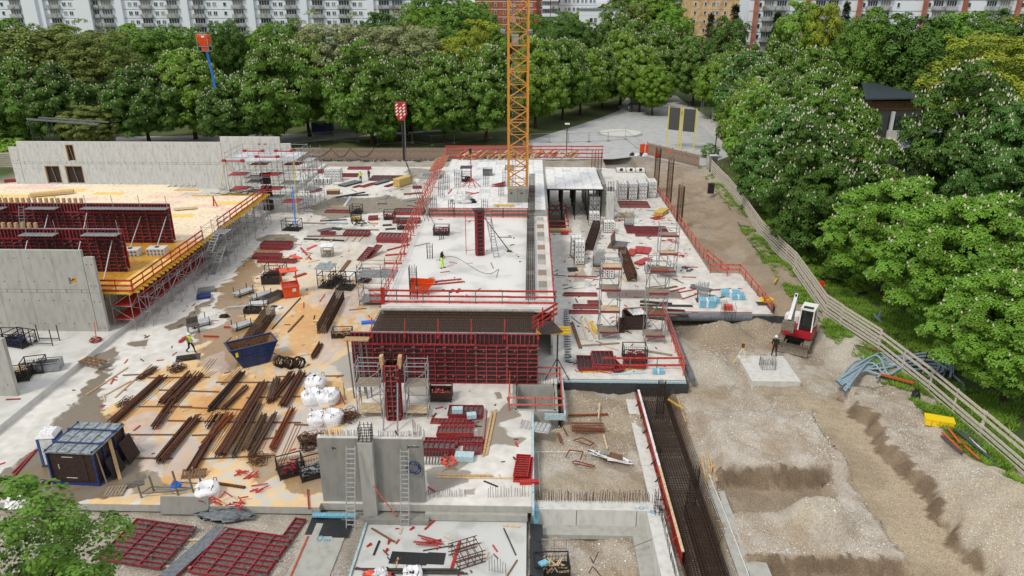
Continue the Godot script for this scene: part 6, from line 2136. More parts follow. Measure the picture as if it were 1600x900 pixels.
	for k in 7: b.tube(V(0.05*k,0.2*k,0),V(0.05*k,0.2*k,16.8),0.016,4)
	put(b,"bars",M.rebar_grey,t).set_meta("kind","stuff")
	for q in [[1030,655,3.4,"far end of the beam trench"],[1078,800,1.6,"near end of the beam trench"],[1083,770,2.0,"middle of the beam trench"]]:
		starter_bars(P(q[0],q[1],-1.2),0.5,0.35,4,3,q[2],M.rebar_dark,"tall dark column bars at the "+q[3],"column starter bars",4,0.022)
	t=thing("trench_formwork","red formwork boards with pale top plank along the trench's left side","formwork",V(8.62,-1.4,-51.0))
	for k in 9:
		piece(t,"red_board",M.red_paint,V(rnd(-0.03,0.03),0.45,1.0+k*2.02),V(0.08,0.9,1.98))
		piece(t,"top_plank",M.white_panel if k<5 else M.wood_pale,V(0.05,0.96,1.0+k*2.02),V(0.16,0.06,2.0))
	for k in 9: plank(t,"strut",M.rail_red if k>5 else M.dark_steel,V(0,0.8,1.5+k*1.9),V(-0.8,-0.1,1.7+k*1.9),0.06,0.06)
	t=thing("blinding_strip","pale concrete blinding left of the beam trench","concrete",V(8.05,-1.06,-44.0))
	for k in 3: piece(t,"slab",M.concrete_pale,V(0,0,6.0-k*4.4-1.5),V(0.8,0.16,4.36))
	t=thing("blinding_strip","grey concrete blinding right of the beam trench","concrete",V(12.0,-1.1,-34.6))
	piece(t,"slab",M.concrete,V(0,0,0),V(1.0,0.2,9.0))
	piece(t,"slab",M.concrete,V(0.9,-0.004,2.6),V(0.8,0.2,2.6))
	t=thing("bucket","black rubber bucket on the red trench formwork","bucket",P(1029,705,-0.45))
	b=MB.new()
	b.lathe([[0.001,0.0],[0.17,0.0],[0.22,0.3],[0.2,0.3],[0.16,0.05],[0.001,0.05]],12)
	put(b,"bucket",M.rubber,t)
	var k:=0
	for q in [[1103,757,1096,710],[1111,748,1104,705],[1120,752,1110,703],[1108,746,1116,712],[1122,742,1114,718]]:
		timber(P(q[0],q[1],-0.9),P(q[2],q[3],-0.9),0.14,0.05,M.wood,"pale board lying on gravel right of the trench, %s" % ["leftmost","second","third, longest","fourth, slanted","rightmost"][k],"boards beside the trench")
		k+=1
	timber(P(1067,640,-0.4),P(1044,625,-0.4),0.1,0.12,M.beam_yellow,"yellow beam across the far end of the trench","","beam","beam")
	timber(P(1071,660,-0.9),P(1058,620,-0.9),0.14,0.06,M.wood,"pale board at the far right of the trench")
	b=MB.new()
	b.path([P(1108,742,-0.85),P(1140,820,-0.85),P(1172,905,-0.85)],0.025,4)
	solo(b,"string_line",M.paint_white,"white string line along the gravel right of the trench","rope")
	b=MB.new()
	b.path([P(836,706,-0.95),P(930,706,-0.95)],0.02,4);b.path([P(841,707,-0.95),P(843,775,-0.9)],0.02,4)
	solo(b,"string_line",M.paint_white,"white string lines over the gravel yard","rope")
	t=thing("steel_tube","thin grey tube lying from the pit to the trench","tube",P(980,858,-1.2))
	pole(t,"tube",M.steel,Vector3.ZERO,P(1045,832,-0.5)-t.position,0.03)
func _row_bars(a: Vector3,b: Vector3,n: int,h: float)->MB:
	var t:=MB.new()
	for k in n:
		var p:=a.lerp(b,float(k)/(n-1))
		t.tube(p,p+V(rnd(-0.03,0.03),h*rnd(0.8,1.0),0),0.014,4)
	return t
func rebar_pieces()->void:
	var t:=thing("rebar_bundle","orange-brown bundle of stirrups on the gravel yard","rebar",P(918,672,-0.95))
	var b:=MB.new()
	for k in 30:
		var x:=-1.2+k*0.08
		var q:=[V(x,0.05,-0.35),V(x+0.1,0.05,0.35),V(x+0.1,0.45,0.35),V(x,0.45,-0.35)]
		for e in 4: b.tube(q[e],q[(e+1) % 4],0.018,4)
	put(b,"stirrups",M.rebar_orange,t).set_meta("kind","stuff")
	timber(P(888,650,-0.95),P(950,648,-0.95),0.14,0.1,M.rebar_orange,"rusty steel bar behind the stirrup bundle","","steel_bar","bar")
	timber(P(935,655,-0.9),P(937,630,-0.9),0.1,0.08,M.wood_pale,"pale stake behind the stirrup bundle")
	timber(P(943,680,-0.92),P(949,702,-0.92),0.12,0.06,M.wood_pale,"short pale board right of the stirrup bundle")
	var k:=0
	for q in [[[896,688],[910,684],[928,692],[922,696],[903,690]],[[884,714],[890,703],[911,706],[907,718]],[[894,722],[899,720],[929,728],[926,730],[895,724]],[[871,678],[876,692],[878,690],[873,676]],[[880,668],[886,680]]]:
		b=MB.new()
		var pts:=[]
		for e in q: pts.append(P(e[0],e[1],-0.88))
		b.path(pts,0.045,5)
		solo(b,"bent_bar",M.rebar_orange,"rusty bent bar on the gravel yard, %s" % ["the loop near the plastic","U-shaped one","long flat hook","narrow one at left","short straight one"][k],"rebar",Vector3.ZERO,0.0,"bent bars on the gravel")
		k+=1
	t=thing("tarp_heap","white plastic sheet with battens on the gravel yard","plastic sheet",P(952,714,-0.95),-24.0)
	var o:=put(crumple(1.5,0.22,0.35,44),"sheet",M.white_plastic,t)
	for e in 6: piece(t,"batten",M.wood_brown,V(0.3+0.03*e,0.24,-0.2+e*0.09),V(1.1,0.06,0.07))
	piece(t,"grey_plate",M.concrete_dark,V(-0.3,0.3,0.0),V(0.7,0.04,0.5),Basis(V(0,0,1),0.1))
# ---------------------------------------------------------------- right-hand floor
func white_stack(at: Vector3,turn: float,w: float,d: float,h: float,n: int,label: String)->Node3D:   # white column formwork panels stored upright
	var t:=thing("white_panel_stack",label,"formwork",at,turn,"white formwork panels stored upright")
	for k in n:
		var x:=-w/2+w*(k+0.5)/n
		piece(t,"panel",M.white_panel,V(x,0.06+h/2,0),V(w/n*0.86,h,d))
		for y in 4:
			piece(t,"slot",M.tie_hole,V(x,0.3+h*y/4.4,d/2+0.002),V(w/n*0.3,0.16,0.02))
	b_frame(t,w,d,h)
	return t
func b_frame(t: Node3D,w: float,d: float,h: float)->void:
	var b:=MB.new()
	for x in [-w/2-0.03,w/2+0.03]:
		b.box(V(x,h*0.5,d/2),V(0.05,h*0.96,0.05));b.box(V(x,h*0.5,-d/2),V(0.05,h*0.96,0.05))
	b.box(V(0,0.035,d/2),V(w+0.1,0.06,0.1));b.box(V(0,0.035,-d/2),V(w+0.1,0.06,0.1))
	put(b,"frame",M.dark_steel,t)
func pillar(at: Vector3,w: float,d: float,h: float,label: String,m: Material,bars:=0.0)->Node3D:
	var t:=thing("concrete_column",label,"column",at)
	var b:=MB.new()
	var c:=0.03
	var o:=PackedVector2Array([Vector2(-w/2+c,-d/2),Vector2(w/2-c,-d/2),Vector2(w/2,-d/2+c),Vector2(w/2,d/2-c),Vector2(w/2-c,d/2),Vector2(-w/2+c,d/2),Vector2(-w/2,d/2-c),Vector2(-w/2,-d/2+c)])
	b.prism(o,0.0,h)
	put(b,"shaft",m,t)
	if bars>0.0:
		b=MB.new()
		for x in [-0.36,-0.1,0.1,0.36]:
			for z in [-0.34,0.34]: b.tube(V(x*w,h,z*d),V(x*w,h+bars,z*d),0.022,5)
		put(b,"starter_bars",M.rebar_dark,t)
	return t
func access_tower(at: Vector3,turn: float,w: float,d: float,n: int,lift: float,label: String,deckm: Material)->void:
	var lifts:=[]
	var decks:=[]
	for k in n:
		lifts.append(0.6+lift*k)
		decks.append([0,0,0.65+lift*k,deckm if k % 2 else M.wood_grey])
	var top:=0.6+lift*(n-1)+1.1
	var t:=scaffold("access_tower",label,at,turn,1,w,1,d,lifts,top,decks,[top-0.1,top-0.55],true,null,"access towers on the right floor")
	for k in n: piece(t,"toe_board",M.form_red,V(w/2,0.75+lift*k,0.06),V(w,0.15,0.03))
func build_right_slab()->void:
	var p: Vector3
	rail("guard_rail","salmon guard rail along the right floor's far edge",[P(1020,292),P(1106,414)],[0.45,1.05],M.rail_pink,M.rail_red,2.2,0.2)
	rail("guard_rail","salmon guard rail along the right floor's outer corner",[P(1104,404),P(1136,432)],[0.4,1.0],M.rail_pink,M.rail_red,2.0,0.2)
	rail("guard_rail","salmon guard rail on the stepped corner of the right floor",[V(19.9,0,-76.4),V(23.1,0,-76.4),V(23.3,0,-65.6)],[0.5,1.05],M.rail_pink,M.rail_red,2.4,0.2)
	rail("guard_rail","salmon guard rail along the inner right edge of the right floor",[V(12.75,0,-65.0),V(12.4,0,-52.6)],[0.3,0.75,1.2],M.rail_pink,M.rail_pink,2.0,0.2)
	rail("guard_rail","red guard rail near the front edge of the right floor",[P(942,578),P(1068,578)],[0.4,1.05],M.rail_red,M.steel,2.1,0.17)
	var t:=thing("stairwell","dark open stairwell in the right floor","stairwell",V(3.7,0,-96.7))
	for s in [[-1.28,0,0.16,6.7],[1.28,0,0.16,6.7]]: piece(t,"side_wall",M.concrete_dark,V(s[0],-1.9,s[1]),V(s[2],3.7,s[3]))
	for s in [-3.28,3.28]: piece(t,"end_wall",M.concrete_dark,V(0,-1.9,s),V(2.38,3.7,0.14))
	plank(t,"ladder_pole",M.steel,V(0.3,-3.6,0.5),V(0.9,0.6,2.0),0.06,0.06)
	rail("guard_rail","red guard rail round the dark stairwell",[V(2.3,0,-92.9),V(2.3,0,-100.4),V(5.1,0,-100.4),V(5.1,0,-92.9),V(2.3,0,-92.9)],[0.5,1.1],M.rail_red,M.red_paint,2.4,0.16)
	beam_stack(P(875,362),0,2.8,3,2,0.3,0.14,M.wood,"stack of brown boards below the stairwell")
	var sb:=MB.new()
	sb.bar(V(-0.5,0.25,0),V(0.5,0.25,0),0.5,0.25);sb.bar(V(-0.5,0.4,0),V(-0.2,0.05,0.3),0.14,0.14);sb.bar(V(0.5,0.4,0),V(0.2,0.05,0.3),0.14,0.14)
	solo(sb,"red_trestle",M.red_paint,"red trestle leaning at the boards below the stairwell","trestle",P(882,366))
	var k:=0
	for q in [[973,309],[989,309],[1004,308],[1019,306]]:
		white_stack(P(q[0]-2,q[1]+0),0,1.25,2.6,2.4,3,"white formwork panel stack at the back of the right floor, %s of four" % ["first","second","third","fourth"][k])
		k+=1
	for q in [[928,334,1.5,1.8,2.6,"tall one beside the dark wall"],[928,350,1.4,1.2,1.6,"short one left of the grey pillar"],[900,398,1.2,1.0,2.2,"rear one of the pair near the middle rail"],[905,411,1.1,1.0,2.6,"front one of the pair near the middle rail"],[951,362,1.4,1.0,1.4,"beside the L-shaped panel"],[985,268,5.0,1.4,0.5,"low one at the far end"],[948,433,1.4,1.0,1.2,"behind the left access tower"],[1018,425,1.4,1.0,1.0,"behind the right access tower"],[945,300,2.6,2.0,1.0,"low one right of the table formwork"]]:
		white_stack(P(q[0],q[1]),0,q[2],q[3],q[4],3,"white formwork panel stack, "+q[5])
	pillar(P(952,345),1.0,0.9,4.0,"tall pale concrete pillar in the middle of the right floor",M.concrete_pale,1.4)
	pillar(P(937,330),1.0,0.8,4.4,"pale concrete pillar at the table formwork's corner",M.concrete,0.0)
	cast_wall("concrete_wall","dark concrete wall end right of the table formwork",10.0,10.5,-104.0,10.0,0.0,4.6,0.5,[],M.concrete_dark)
	for q in [[931,282,5.2,1.6,"rusty bar column beside the table formwork"],[1025,292,6.5,0.7,"tall rusty bar column at the far edge, left one"],[1044,318,6.8,0.7,"tall rusty bar column at the far edge, middle one"],[1061,346,5.2,0.7,"tall rusty bar column at the far edge, right one"]]:
		starter_bars(P(q[0],q[1]),q[3],0.7,4,4,q[2],M.rebar,q[4],"tall rusty bar columns",14,0.03)
	for q in [[990,320,4.4,3.4,0,0.38,M.form_red,1.4,"large grid one before the white stacks"],[1010,360,5.4,3.0,0,0.3,M.form_red,0.55,"large fine grid one"],[1022,368,4.8,1.0,0,0.3,M.form_red,0.0,"long one in front of the fine grid"],[952,316,3.4,0.9,70,0.5,M.form_red,0.0,"narrow one beside the pale pillar"]]:
		flat_panel(P(q[0],q[1]),q[4],q[2],q[3],"red formwork panel on the right floor, "+q[8],"panels on the right floor",q[5],q[6],0.0,null,q[7])
	for q in [[987,396,68,"first"],[999,392,80,"second"],[1009,393,72,"third"],[1005,410,50,"front"]]:
		flat_panel(P(q[0],q[1])+V(0,0.05,0),q[2],2.4,1.0,"bright red panel turned face up on the right floor, %s of four" % q[3],"bright red panels",1.2,M.red_paint,0.0,M.red_paint,0.0,true)
	t=thing("l_panel","blue-grey L-shaped formwork panel standing on its side","formwork",P(962,384),-16.0)
	piece(t,"floor_panel",M.form_sheet_grey,V(0.5,0.2,0),V(1.5,0.08,2.6))
	piece(t,"upright_panel",M.form_sheet_grey,V(-0.35,0.85,0),V(0.08,1.4,2.6),Basis(V(0,0,1),0.12))
	piece(t,"edge",M.wood_brown,V(0.2,0.08,0),V(2.0,0.14,2.66))
	piece(t,"top_edge",M.rail_pink,V(-0.43,1.58,0),V(0.12,0.06,2.62))
	rebar_cage(P(920,392),P(932,355),0.95,0.9,M.rebar,M.rebar_dark,"brown column cage lying behind the two white stacks","column cages",0.13,0.024)
	rebar_cage(P(988,441),P(972,397),0.95,0.9,M.rebar_dark,M.rebar,"brown column cage lying in the middle of the right floor","column cages",0.13,0.024)
	t=thing("rebar_mat","large rusty reinforcement mat stack lying across the right floor","rebar",P(1006,461))
	var b:=MB.new()
	for q in 56: b.tube(V(-3.7+q*0.135,0.12,1.1),V(-3.75+q*0.135,0.15,-1.2),0.022,4)
	for q in 8: b.tube(V(-3.8,0.1,-1.0+q*0.28),V(3.7,0.1,-1.0+q*0.28),0.02,4)
	put(b,"bars",M.rebar,t).set_meta("kind","stuff")
	k=0
	for q in [[1000,478,1082,479],[1010,483,1070,487],[975,484,1020,482],[990,490,1075,494],[1000,472,1050,476],[1030,497,1090,490],[985,494,1040,500]]:
		timber(P(q[0],q[1]) ,P(q[2],q[3]),rnd(0.2,0.4),0.14,[M.dark_steel,M.rebar_dark,M.wood_brown][k % 3],"dark wet beam in the pile behind the membrane roll, %s" % ["uppermost","second","left one","longest","rear one","right one","front one"][k],"dark beams","dark_beam","beam")
		k+=1
	access_tower(P(936,531),0,1.65,1.6,4,2.0,"tall access tower with board decks at the left of the right floor",M.wood_pale)
	access_tower(P(1008,537),0,1.65,1.6,4,2.0,"tall access tower with board decks at the right of the right floor",M.wood_brown)
	access_tower(P(1028,434),0,1.9,1.6,3,2.0,"access tower with board decks in the middle of the right floor",M.wood_pale)
	t=thing("steel_bin","rusty brown steel bin with white sheets between the access towers","bin",P(990,510),0)
	for s in [[-1.0,0,0.05,1.6],[1.0,0,0.05,1.6]]: piece(t,"side",M.brown_steel,V(s[0],0.7,s[1]),V(s[2],1.3,s[3]))
	for s in [-0.78,0.78]: piece(t,"side",M.brown_steel,V(0,0.7,s),V(1.95,1.3,0.05))
	piece(t,"floor",M.brown_steel,V(0,0.07,0),V(1.9,0.06,1.5))
	for e in 5: piece(t,"white_board",M.white_panel,V(-0.3+0.26*e,1.45+0.03*e,0.1),V(0.22,0.05,1.3),Basis(Vector3.UP,0.3)*Basis(V(0,0,1),0.25))
	b=MB.new()
	for e in 30:
		var a:=V(rnd(-0.9,0.9),rnd(0.3,1.3),rnd(-0.7,0.7))
		b.bar(a,a+V(rnd(-0.5,0.5),rnd(0,0.5),rnd(-0.4,0.4)),0.1,0.05)
	put(b,"scrap",M.wood_brown,t).set_meta("kind","stuff")
	t=thing("rust_scrap","slanted rusty plates left of the brown steel bin","scrap",P(966,516))
	for e in 5: plank(t,"plate",M.rebar_dark if e % 2 else M.rebar,V(-0.5+0.2*e,0.05,0.6),V(0.3+0.15*e,0.9,-0.8),0.3,0.06)
	stillage(P(991,562),0,1.9,1.4,1.3,"dark stillage with red bars before the right access tower",M.black_steel,M.form_red)
	panel_stack(P(916,571),0,1.5,2.3,2,"red formwork panel in the left stack at the right floor's front","front left panel stack",0.3)
	panel_stack(P(932,571)+V(0.5,0,-0.1),0,1.8,2.5,4,"red formwork panel in the taller stack at the right floor's front","front taller panel stack",0.4)
	panel_stack(P(947,573)+V(0.6,0,0.1),20,0.9,2.2,2,"red formwork panel slanting at the right floor's front","front slanting panels",0.3)
	panel_stack(P(989,566)+V(0,0,0.8),0,1.8,1.0,2,"red formwork panel below the dark stillage","panels below the stillage",0.45)
	for q in [[880,458,934,464,0.6,"ladder-like one at the rear left",3.4],[920,471,938,477,0.7,"small dark one at the left tower",1.4],[897,478,938,482,0.7,"ladder-like one behind the left tower",2.8],[890,487,935,490,0.45,"low narrow one behind the left tower",2.9]]:
		var a:=P(q[0],q[1]);var c:=P(q[2],q[3])
		flat_panel((a+c)/2,0,q[6],q[4]+0.25,"worn red panel on the right floor, "+q[5],"worn red panels",0.3,M.form_red_worn)
	k=0
	for q in [[887,432,932,433,M.form_red,0.25],[932,452,966,450,M.form_red,0.2],[907,498,917,532,M.wood_pale,0.16],[914,497,930,530,M.wood_pale,0.18],[919,505,932,522,M.beam_yellow,0.2],[923,503,933,520,M.beam_yellow,0.2],[894,506,907,545,M.wood_brown,0.3],[908,541,968,537,M.wood_grey,0.2],[968,432,978,440,M.beam_yellow,0.14],[1003,548,1050,556,M.wood_grey,0.25],[911,582,1000,576,M.beam_yellow,0.22],[955,586,1010,583,M.insulation_blue,0.2],[1060,458,1090,452,M.red_paint,0.1],[1066,468,1095,458,M.red_paint,0.1],[1085,459,1118,463,M.wood_grey,0.14],[1095,455,1142,452,M.wood_brown,0.16],[1112,469,1146,461,M.wood_brown,0.14],[1037,452,1058,448,M.wood_brown,0.3],[1048,456,1071,450,M.red_paint,0.14]]:
		timber(P(q[0],q[1]),P(q[2],q[3]),q[5],0.1,q[4],["dark red beam before the white stacks","short dark red beam by the left tower","pale plank left of the left tower, left one","pale plank left of the left tower, right one","yellow plank left of the left tower","second yellow plank left of the left tower","brown plank pile by the rebar frame","grey plank before the left tower","yellow batten beside the lying cage","grey plank beside the dark stillage","long yellowish beam at the right floor's front edge","pale blue strip at the right floor's front edge","red bar near the rebar mat, upper one","red bar near the blue packs, lower one","grey plank near the stepped corner","brown plank near the stepped corner, rear one","brown plank near the stepped corner, front one","brown board on the rebar mat's right end","thin red bar right of the rebar mat"][k],"loose beams on the right floor","beam","beam")
		k+=1
	for q in [[935,415,"upright bundle of grey props before the white stacks"],[1097,470,"upright bundle of grey props near the blue packs"],[982,352,"grey rack of props on the fine grid panel"]]:
		t=thing("prop_bundle",q[2],"props",P(q[0],q[1]),0,"prop bundles")
		for e in 9: pole(t,"prop",M.galv,V(-0.45+0.11*e,0.05,0.2),V(-0.6+0.15*e,1.7+0.1*(e % 3),-0.4),0.045)
		piece(t,"base",M.dark_steel,V(0,0.06,0),V(1.2,0.1,0.9))
		for e in [-0.6,0.6]: pole(t,"post",M.dark_steel,V(e,0.0,0.4),V(e,1.3,0.4),0.04)
	t=thing("prop_bundle","grey props lying slanted before the lying column cage","props",P(957,406),-24.0,"prop bundles")
	for e in 4: pole(t,"prop",M.galv,V(-1.4,0.1,-0.2+0.13*e),V(1.2,0.12,-0.3+0.2*e),0.05)
	k=0
	for q in [[1104,478,1.5,1.1,0.7,"near the prop bundle"],[1116,473,0.9,0.8,0.5,"small one behind it"],[1141,462,1.9,1.1,0.5,"on the stepped corner"],[1152,466,1.3,1.0,0.45,"right one on the stepped corner"],[1028,583,0.9,0.5,0.3,"at the right floor's front edge"]]:
		t=thing("insulation_pack","blue-wrapped insulation pack "+q[5],"insulation",P(q[0],q[1]),rnd(-12,4),"blue insulation packs")
		piece(t,"boards",M.white_plastic,V(0,q[4]*0.5+0.03,0),V(q[2],q[4]-0.06,q[3]))
		for e in 2: piece(t,"wrap",M.insulation_wrap,V((e-0.5)*q[2]*0.56,q[4]*0.5+0.025,0),V(q[2]*0.42,q[4],q[3]+0.02))
		k+=1
	t=thing("plank_pack","yellowish pack of planks near the far right edge","timber",P(1033,335),60)
	for i in 5:
		for j in 4: piece(t,"plank",M.tan_pack,V(rnd(-0.1,0.1),0.1+0.16*j,-0.5+0.25*i),V(2.8,0.14,0.22))
	t=thing("clamp_heap","red steel frames heaped beside the yellowish plank pack","scrap",P(1027,343))
	for e in 6: plank(t,"frame_bar",M.red_paint,V(rnd(-1,0),0.1,rnd(-0.5,0.5)),V(rnd(0.2,1.2),0.4,rnd(-0.5,0.5)),0.12,0.12)
	t=thing("sack_pile","pile of tan and white sacks by the large grid panel","sacks",P(976,338))
	for e in 5:
		var o:=put(crumple(0.75,0.45,0.5,60+e),"sack",M.tan_pack if e % 2 else M.white_plastic,t)
		o.position=V(-0.9+0.5*e,0.0+0.12*(e % 2),0.2-0.2*(e % 3))
	for q in [[1052,378,"behind the middle access tower"],[1056,400,"right of the middle access tower"],[1150,458,"on the stepped corner"],[958,344,"beside the tan sacks"]]:
		t=thing("clamp_heap","loose red clamps heaped "+q[2],"scrap",P(q[0],q[1]),0,"heaps of red clamps")
		for e in 10:
			var a:=V(rnd(-1,1),rnd(0.05,0.3),rnd(-0.7,0.7))
			plank(t,"clamp",M.red_paint,a,a+V(rnd(-0.8,0.8),rnd(-0.03,0.1),rnd(-0.5,0.5)),0.07,0.07)
	t=thing("scrap_heap","scattered grey clamps before the outer guard rail","scrap",P(1070,421))
	for e in 16:
		var a:=V(rnd(-0.9,0.9),0.06,rnd(-0.9,0.9))
		plank(t,"clamp",M.dark_steel,a,a+V(rnd(-0.3,0.3),0.02,rnd(-0.3,0.3)),0.1,0.08)
	for q in [[1067,418,1090,418,"rear"],[1066,433,1088,434,"front"]]: timber(P(q[0],q[1]),P(q[2],q[3]),0.1,0.08,M.red_paint,"short red bar by the scattered grey clamps, %s one" % q[4],"short red bars","red_bar","bar")
	pallet(P(895,422),6,"dark plastic grate pallet before the white stacks",M.black_steel,8,1.1,1.1)
	timber(P(901,427),P(908,418),0.5,0.04,M.wood_pale,"pale board leaning on the dark pallet")
	t=thing("bucket","white and grey mortar bucket behind the worn red panels","bucket",P(918,447))
	b=MB.new()
	b.lathe([[0.001,0.0],[0.3,0.0],[0.34,0.55],[0.3,0.55],[0.28,0.1],[0.001,0.1]],12)
	put(b,"bucket",M.white_plastic,t)
	t=thing("steel_rack","grey comb-like rack standing along the left of the right floor","rack",P(886,566))
	plank(t,"rail",M.galv,V(0,0.1,0),P(884,487)-t.position+V(0,0.1,0),0.3,0.1)
	for e in 22:
		var f:=(P(884,487)-t.position)*(e/21.0)
		plank(t,"tooth",M.dark_steel,f+V(-0.2,0.2,0),f+V(0.35,0.2,0),0.05,0.05)
	t=thing("membrane_sheet","black board lying by the planks near the stepped corner","board",P(1095,452),-30)
	piece(t,"board",M.form_sheet_grey,V(0,0.12,0),V(2.2,0.06,0.8))
	t=thing("membrane_roll","grey membrane roll along the stepped slab edge","membrane",V(13.2,-0.25,-65.0))
	b=MB.new()
	for e in 4: b.tube(V(0.1+e*2.0,0,0),V(2.08+e*2.0,0.0,0),0.42,14,0.42,true)
	put(b,"roll",M.membrane_grey,t)
	piece(t,"red_edge",M.red_paint,V(4.2,0.38,-0.35),V(8.0,0.05,0.1))
	t=thing("membrane_sheet","loose grey membrane hanging from the stepped slab corner","membrane",V(21.2,-0.7,-64.9))
	b=MB.new()
	for e in 14:
		var x0:=e*0.28;var x1:=x0+0.28
		var z0:=0.16*sin(e*1.3);var z1:=0.16*sin((e+1)*1.3)
		b.quad(V(x0,-0.5,z0+0.2),V(x0,0.65,z0*0.3),V(x1,0.65,z1*0.3),V(x1,-0.5,z1+0.2))
		b.quad(V(x1,-0.5,z1+0.17),V(x1,0.65,z1*0.3-0.03),V(x0,0.65,z0*0.3-0.03),V(x0,-0.5,z0+0.17))
	put(b,"sheet",M.membrane,t)
	t=thing("membrane_sheet","dark grey membrane facing on the right floor's front edge","membrane",V(7.6,-0.75,-51.75))
	for e in 5: piece(t,"sheet",M.membrane,V(-3.9+e*2.0,-0.02,0.06+0.02*(e % 2)),V(2.02,1.1,0.05),Basis(Vector3.RIGHT,0.05))
	piece(t,"insulation_edge",M.insulation_blue,V(-0.2,0.6,0.0),V(10.2,0.2,0.12))
	t=thing("membrane_roll","grey membrane roll along the inner right slab edge","membrane",V(13.1,-0.15,-52.2))
	b=MB.new()
	for e in 6: b.tube(V(0.02*e,0,-e*2.1),V(0.02*e+0.02,0,-e*2.1-2.06),0.24,12,0.24,true)
	put(b,"roll",M.membrane_grey,t)
	t=thing("steel_box","open grey steel trough beyond the stepped corner","trough",P(1192,488,-0.9),0)
	piece(t,"body",M.galv,V(0,0.5,0),V(1.5,0.9,1.0))
	piece(t,"hollow",M.dark_steel,V(0,0.96,0),V(1.3,0.03,0.8))
	starter_bars(P(1140,497),0.9,0.5,4,2,1.5,M.dark_steel,"thin starter bars on the stepped corner, right group","column starter bars",1)
	starter_bars(P(1130,492),0.4,0.4,3,2,1.5,M.dark_steel,"thin starter bars on the stepped corner, left group","column starter bars",1)
	t=thing("brick_pack","small orange pack of bricks on the stepped corner","bricks",P(1137,484))
	for i in 4:
		for j in 3: piece(t,"brick",M.rope_red,V(-0.3+0.2*i,0.12+0.16*j,0),V(0.18,0.14,0.5))
# ---------------------------------------------------------------- earthworks on the right: fence,digger,pipes
func on_land(px: float,py: float,up: float)->Vector3:
	var p:=P(px,py)
	p=P(px,py,land(p.x,p.z))
	return V(p.x,land(p.x,p.z)+up,p.z)
func log_fence()->void:
	var px:=[[1104,258],[1112,270],[1135,295],[1165,337],[1190,374],[1240,433],[1290,494],[1313,512],[1372,552],[1450,613],[1530,683],[1612,756]]
	var names:=["at the far end by the grey cabinet","far part below the first chestnut","above the brown bank","beside the bank's grass","above the digger's far side","right of the digger","at its slight bend","behind the bend","above the grey pipes","crossing the grey pipes","above the yellow crate","near end at the right edge"]
	for k in px.size()-1:
		var a:=P(px[k][0],px[k][1]);var b:=P(px[k+1][0],px[k+1][1])
		a.y=land(a.x,a.z);b.y=land(b.x,b.z)
		var t:=thing("log_fence","pale wooden rail fence section "+names[k],"fence",a,0.0,"pale wooden fence")
		var d:=b-a
		var n:=maxi(1,int(d.length()/3.0))
		for q in n+1: plank(t,"post",M.wood_silver,d*(float(q)/n),d*(float(q)/n)+V(rnd(-0.05,0.05),2.0,rnd(-0.05,0.05)),0.12,0.12)
		var hs:=[0.15,0.48,0.8,1.12,1.45,1.78,2.1] if k<8 else [0.2,0.55,0.9,1.55,1.95]
		var s:=Vector3.UP.cross(d).normalized()
		for h in hs:
			var e:=d.normalized()*0.15
			plank(t,"rail",M.wood_silver,-e+V(0,h+rnd(-0.04,0.04),0)-s*(0.08+0.03*(k % 2)),d+e+V(0,h+rnd(-0.04,0.04),0)-s*(0.08+0.03*(k % 2)),0.05,0.2)
func track_part(t: Node3D,x: float,l: float)->void:
	var b:=MB.new()
	var o:=[]
	var r:=0.42
	for k in 9: o.append(Vector2(l/2-r+cos(-PI/2+PI*k/8.0)*r,r+sin(-PI/2+PI*k/8.0)*r))
	for k in 9: o.append(Vector2(-l/2+r+cos(PI/2+PI*k/8.0)*r,r+sin(PI/2+PI*k/8.0)*r))
	var w:=0.5
	for k in o.size():
		var a: Vector2=o[k];var e: Vector2=o[(k+1) % o.size()]
		b.quad(V(x-w/2,a.y,a.x),V(x+w/2,a.y,a.x),V(x+w/2,e.y,e.x),V(x-w/2,e.y,e.x))
		var c:=Vector2(0,r)
		for s in [-w/2,w/2]: b.tri(V(x+s,a.y,a.x),V(x+s,e.y,e.x),V(x+s,c.y,c.x))
		var seg:=maxi(1,int((e-a).length()/0.17))
		for q in seg:
			var m:=a.lerp(e,(q+0.5)/seg)
			var nrm:=(e-a).normalized()
			b.box(V(x,m.y,m.x),V(w+0.04,0.07,0.1),Basis(Vector3.RIGHT,-atan2(nrm.y,nrm.x)))
	put(b,"track",M.track_steel,t)
	b=MB.new()
	for z in [-l/2+r,0.0,l/2-r]: b.tube(V(x-w/2-0.03,r,z),V(x+w/2+0.03,r,z),0.25,12,0.25,true)
	put(b,"track_wheels",M.dark_steel,t)
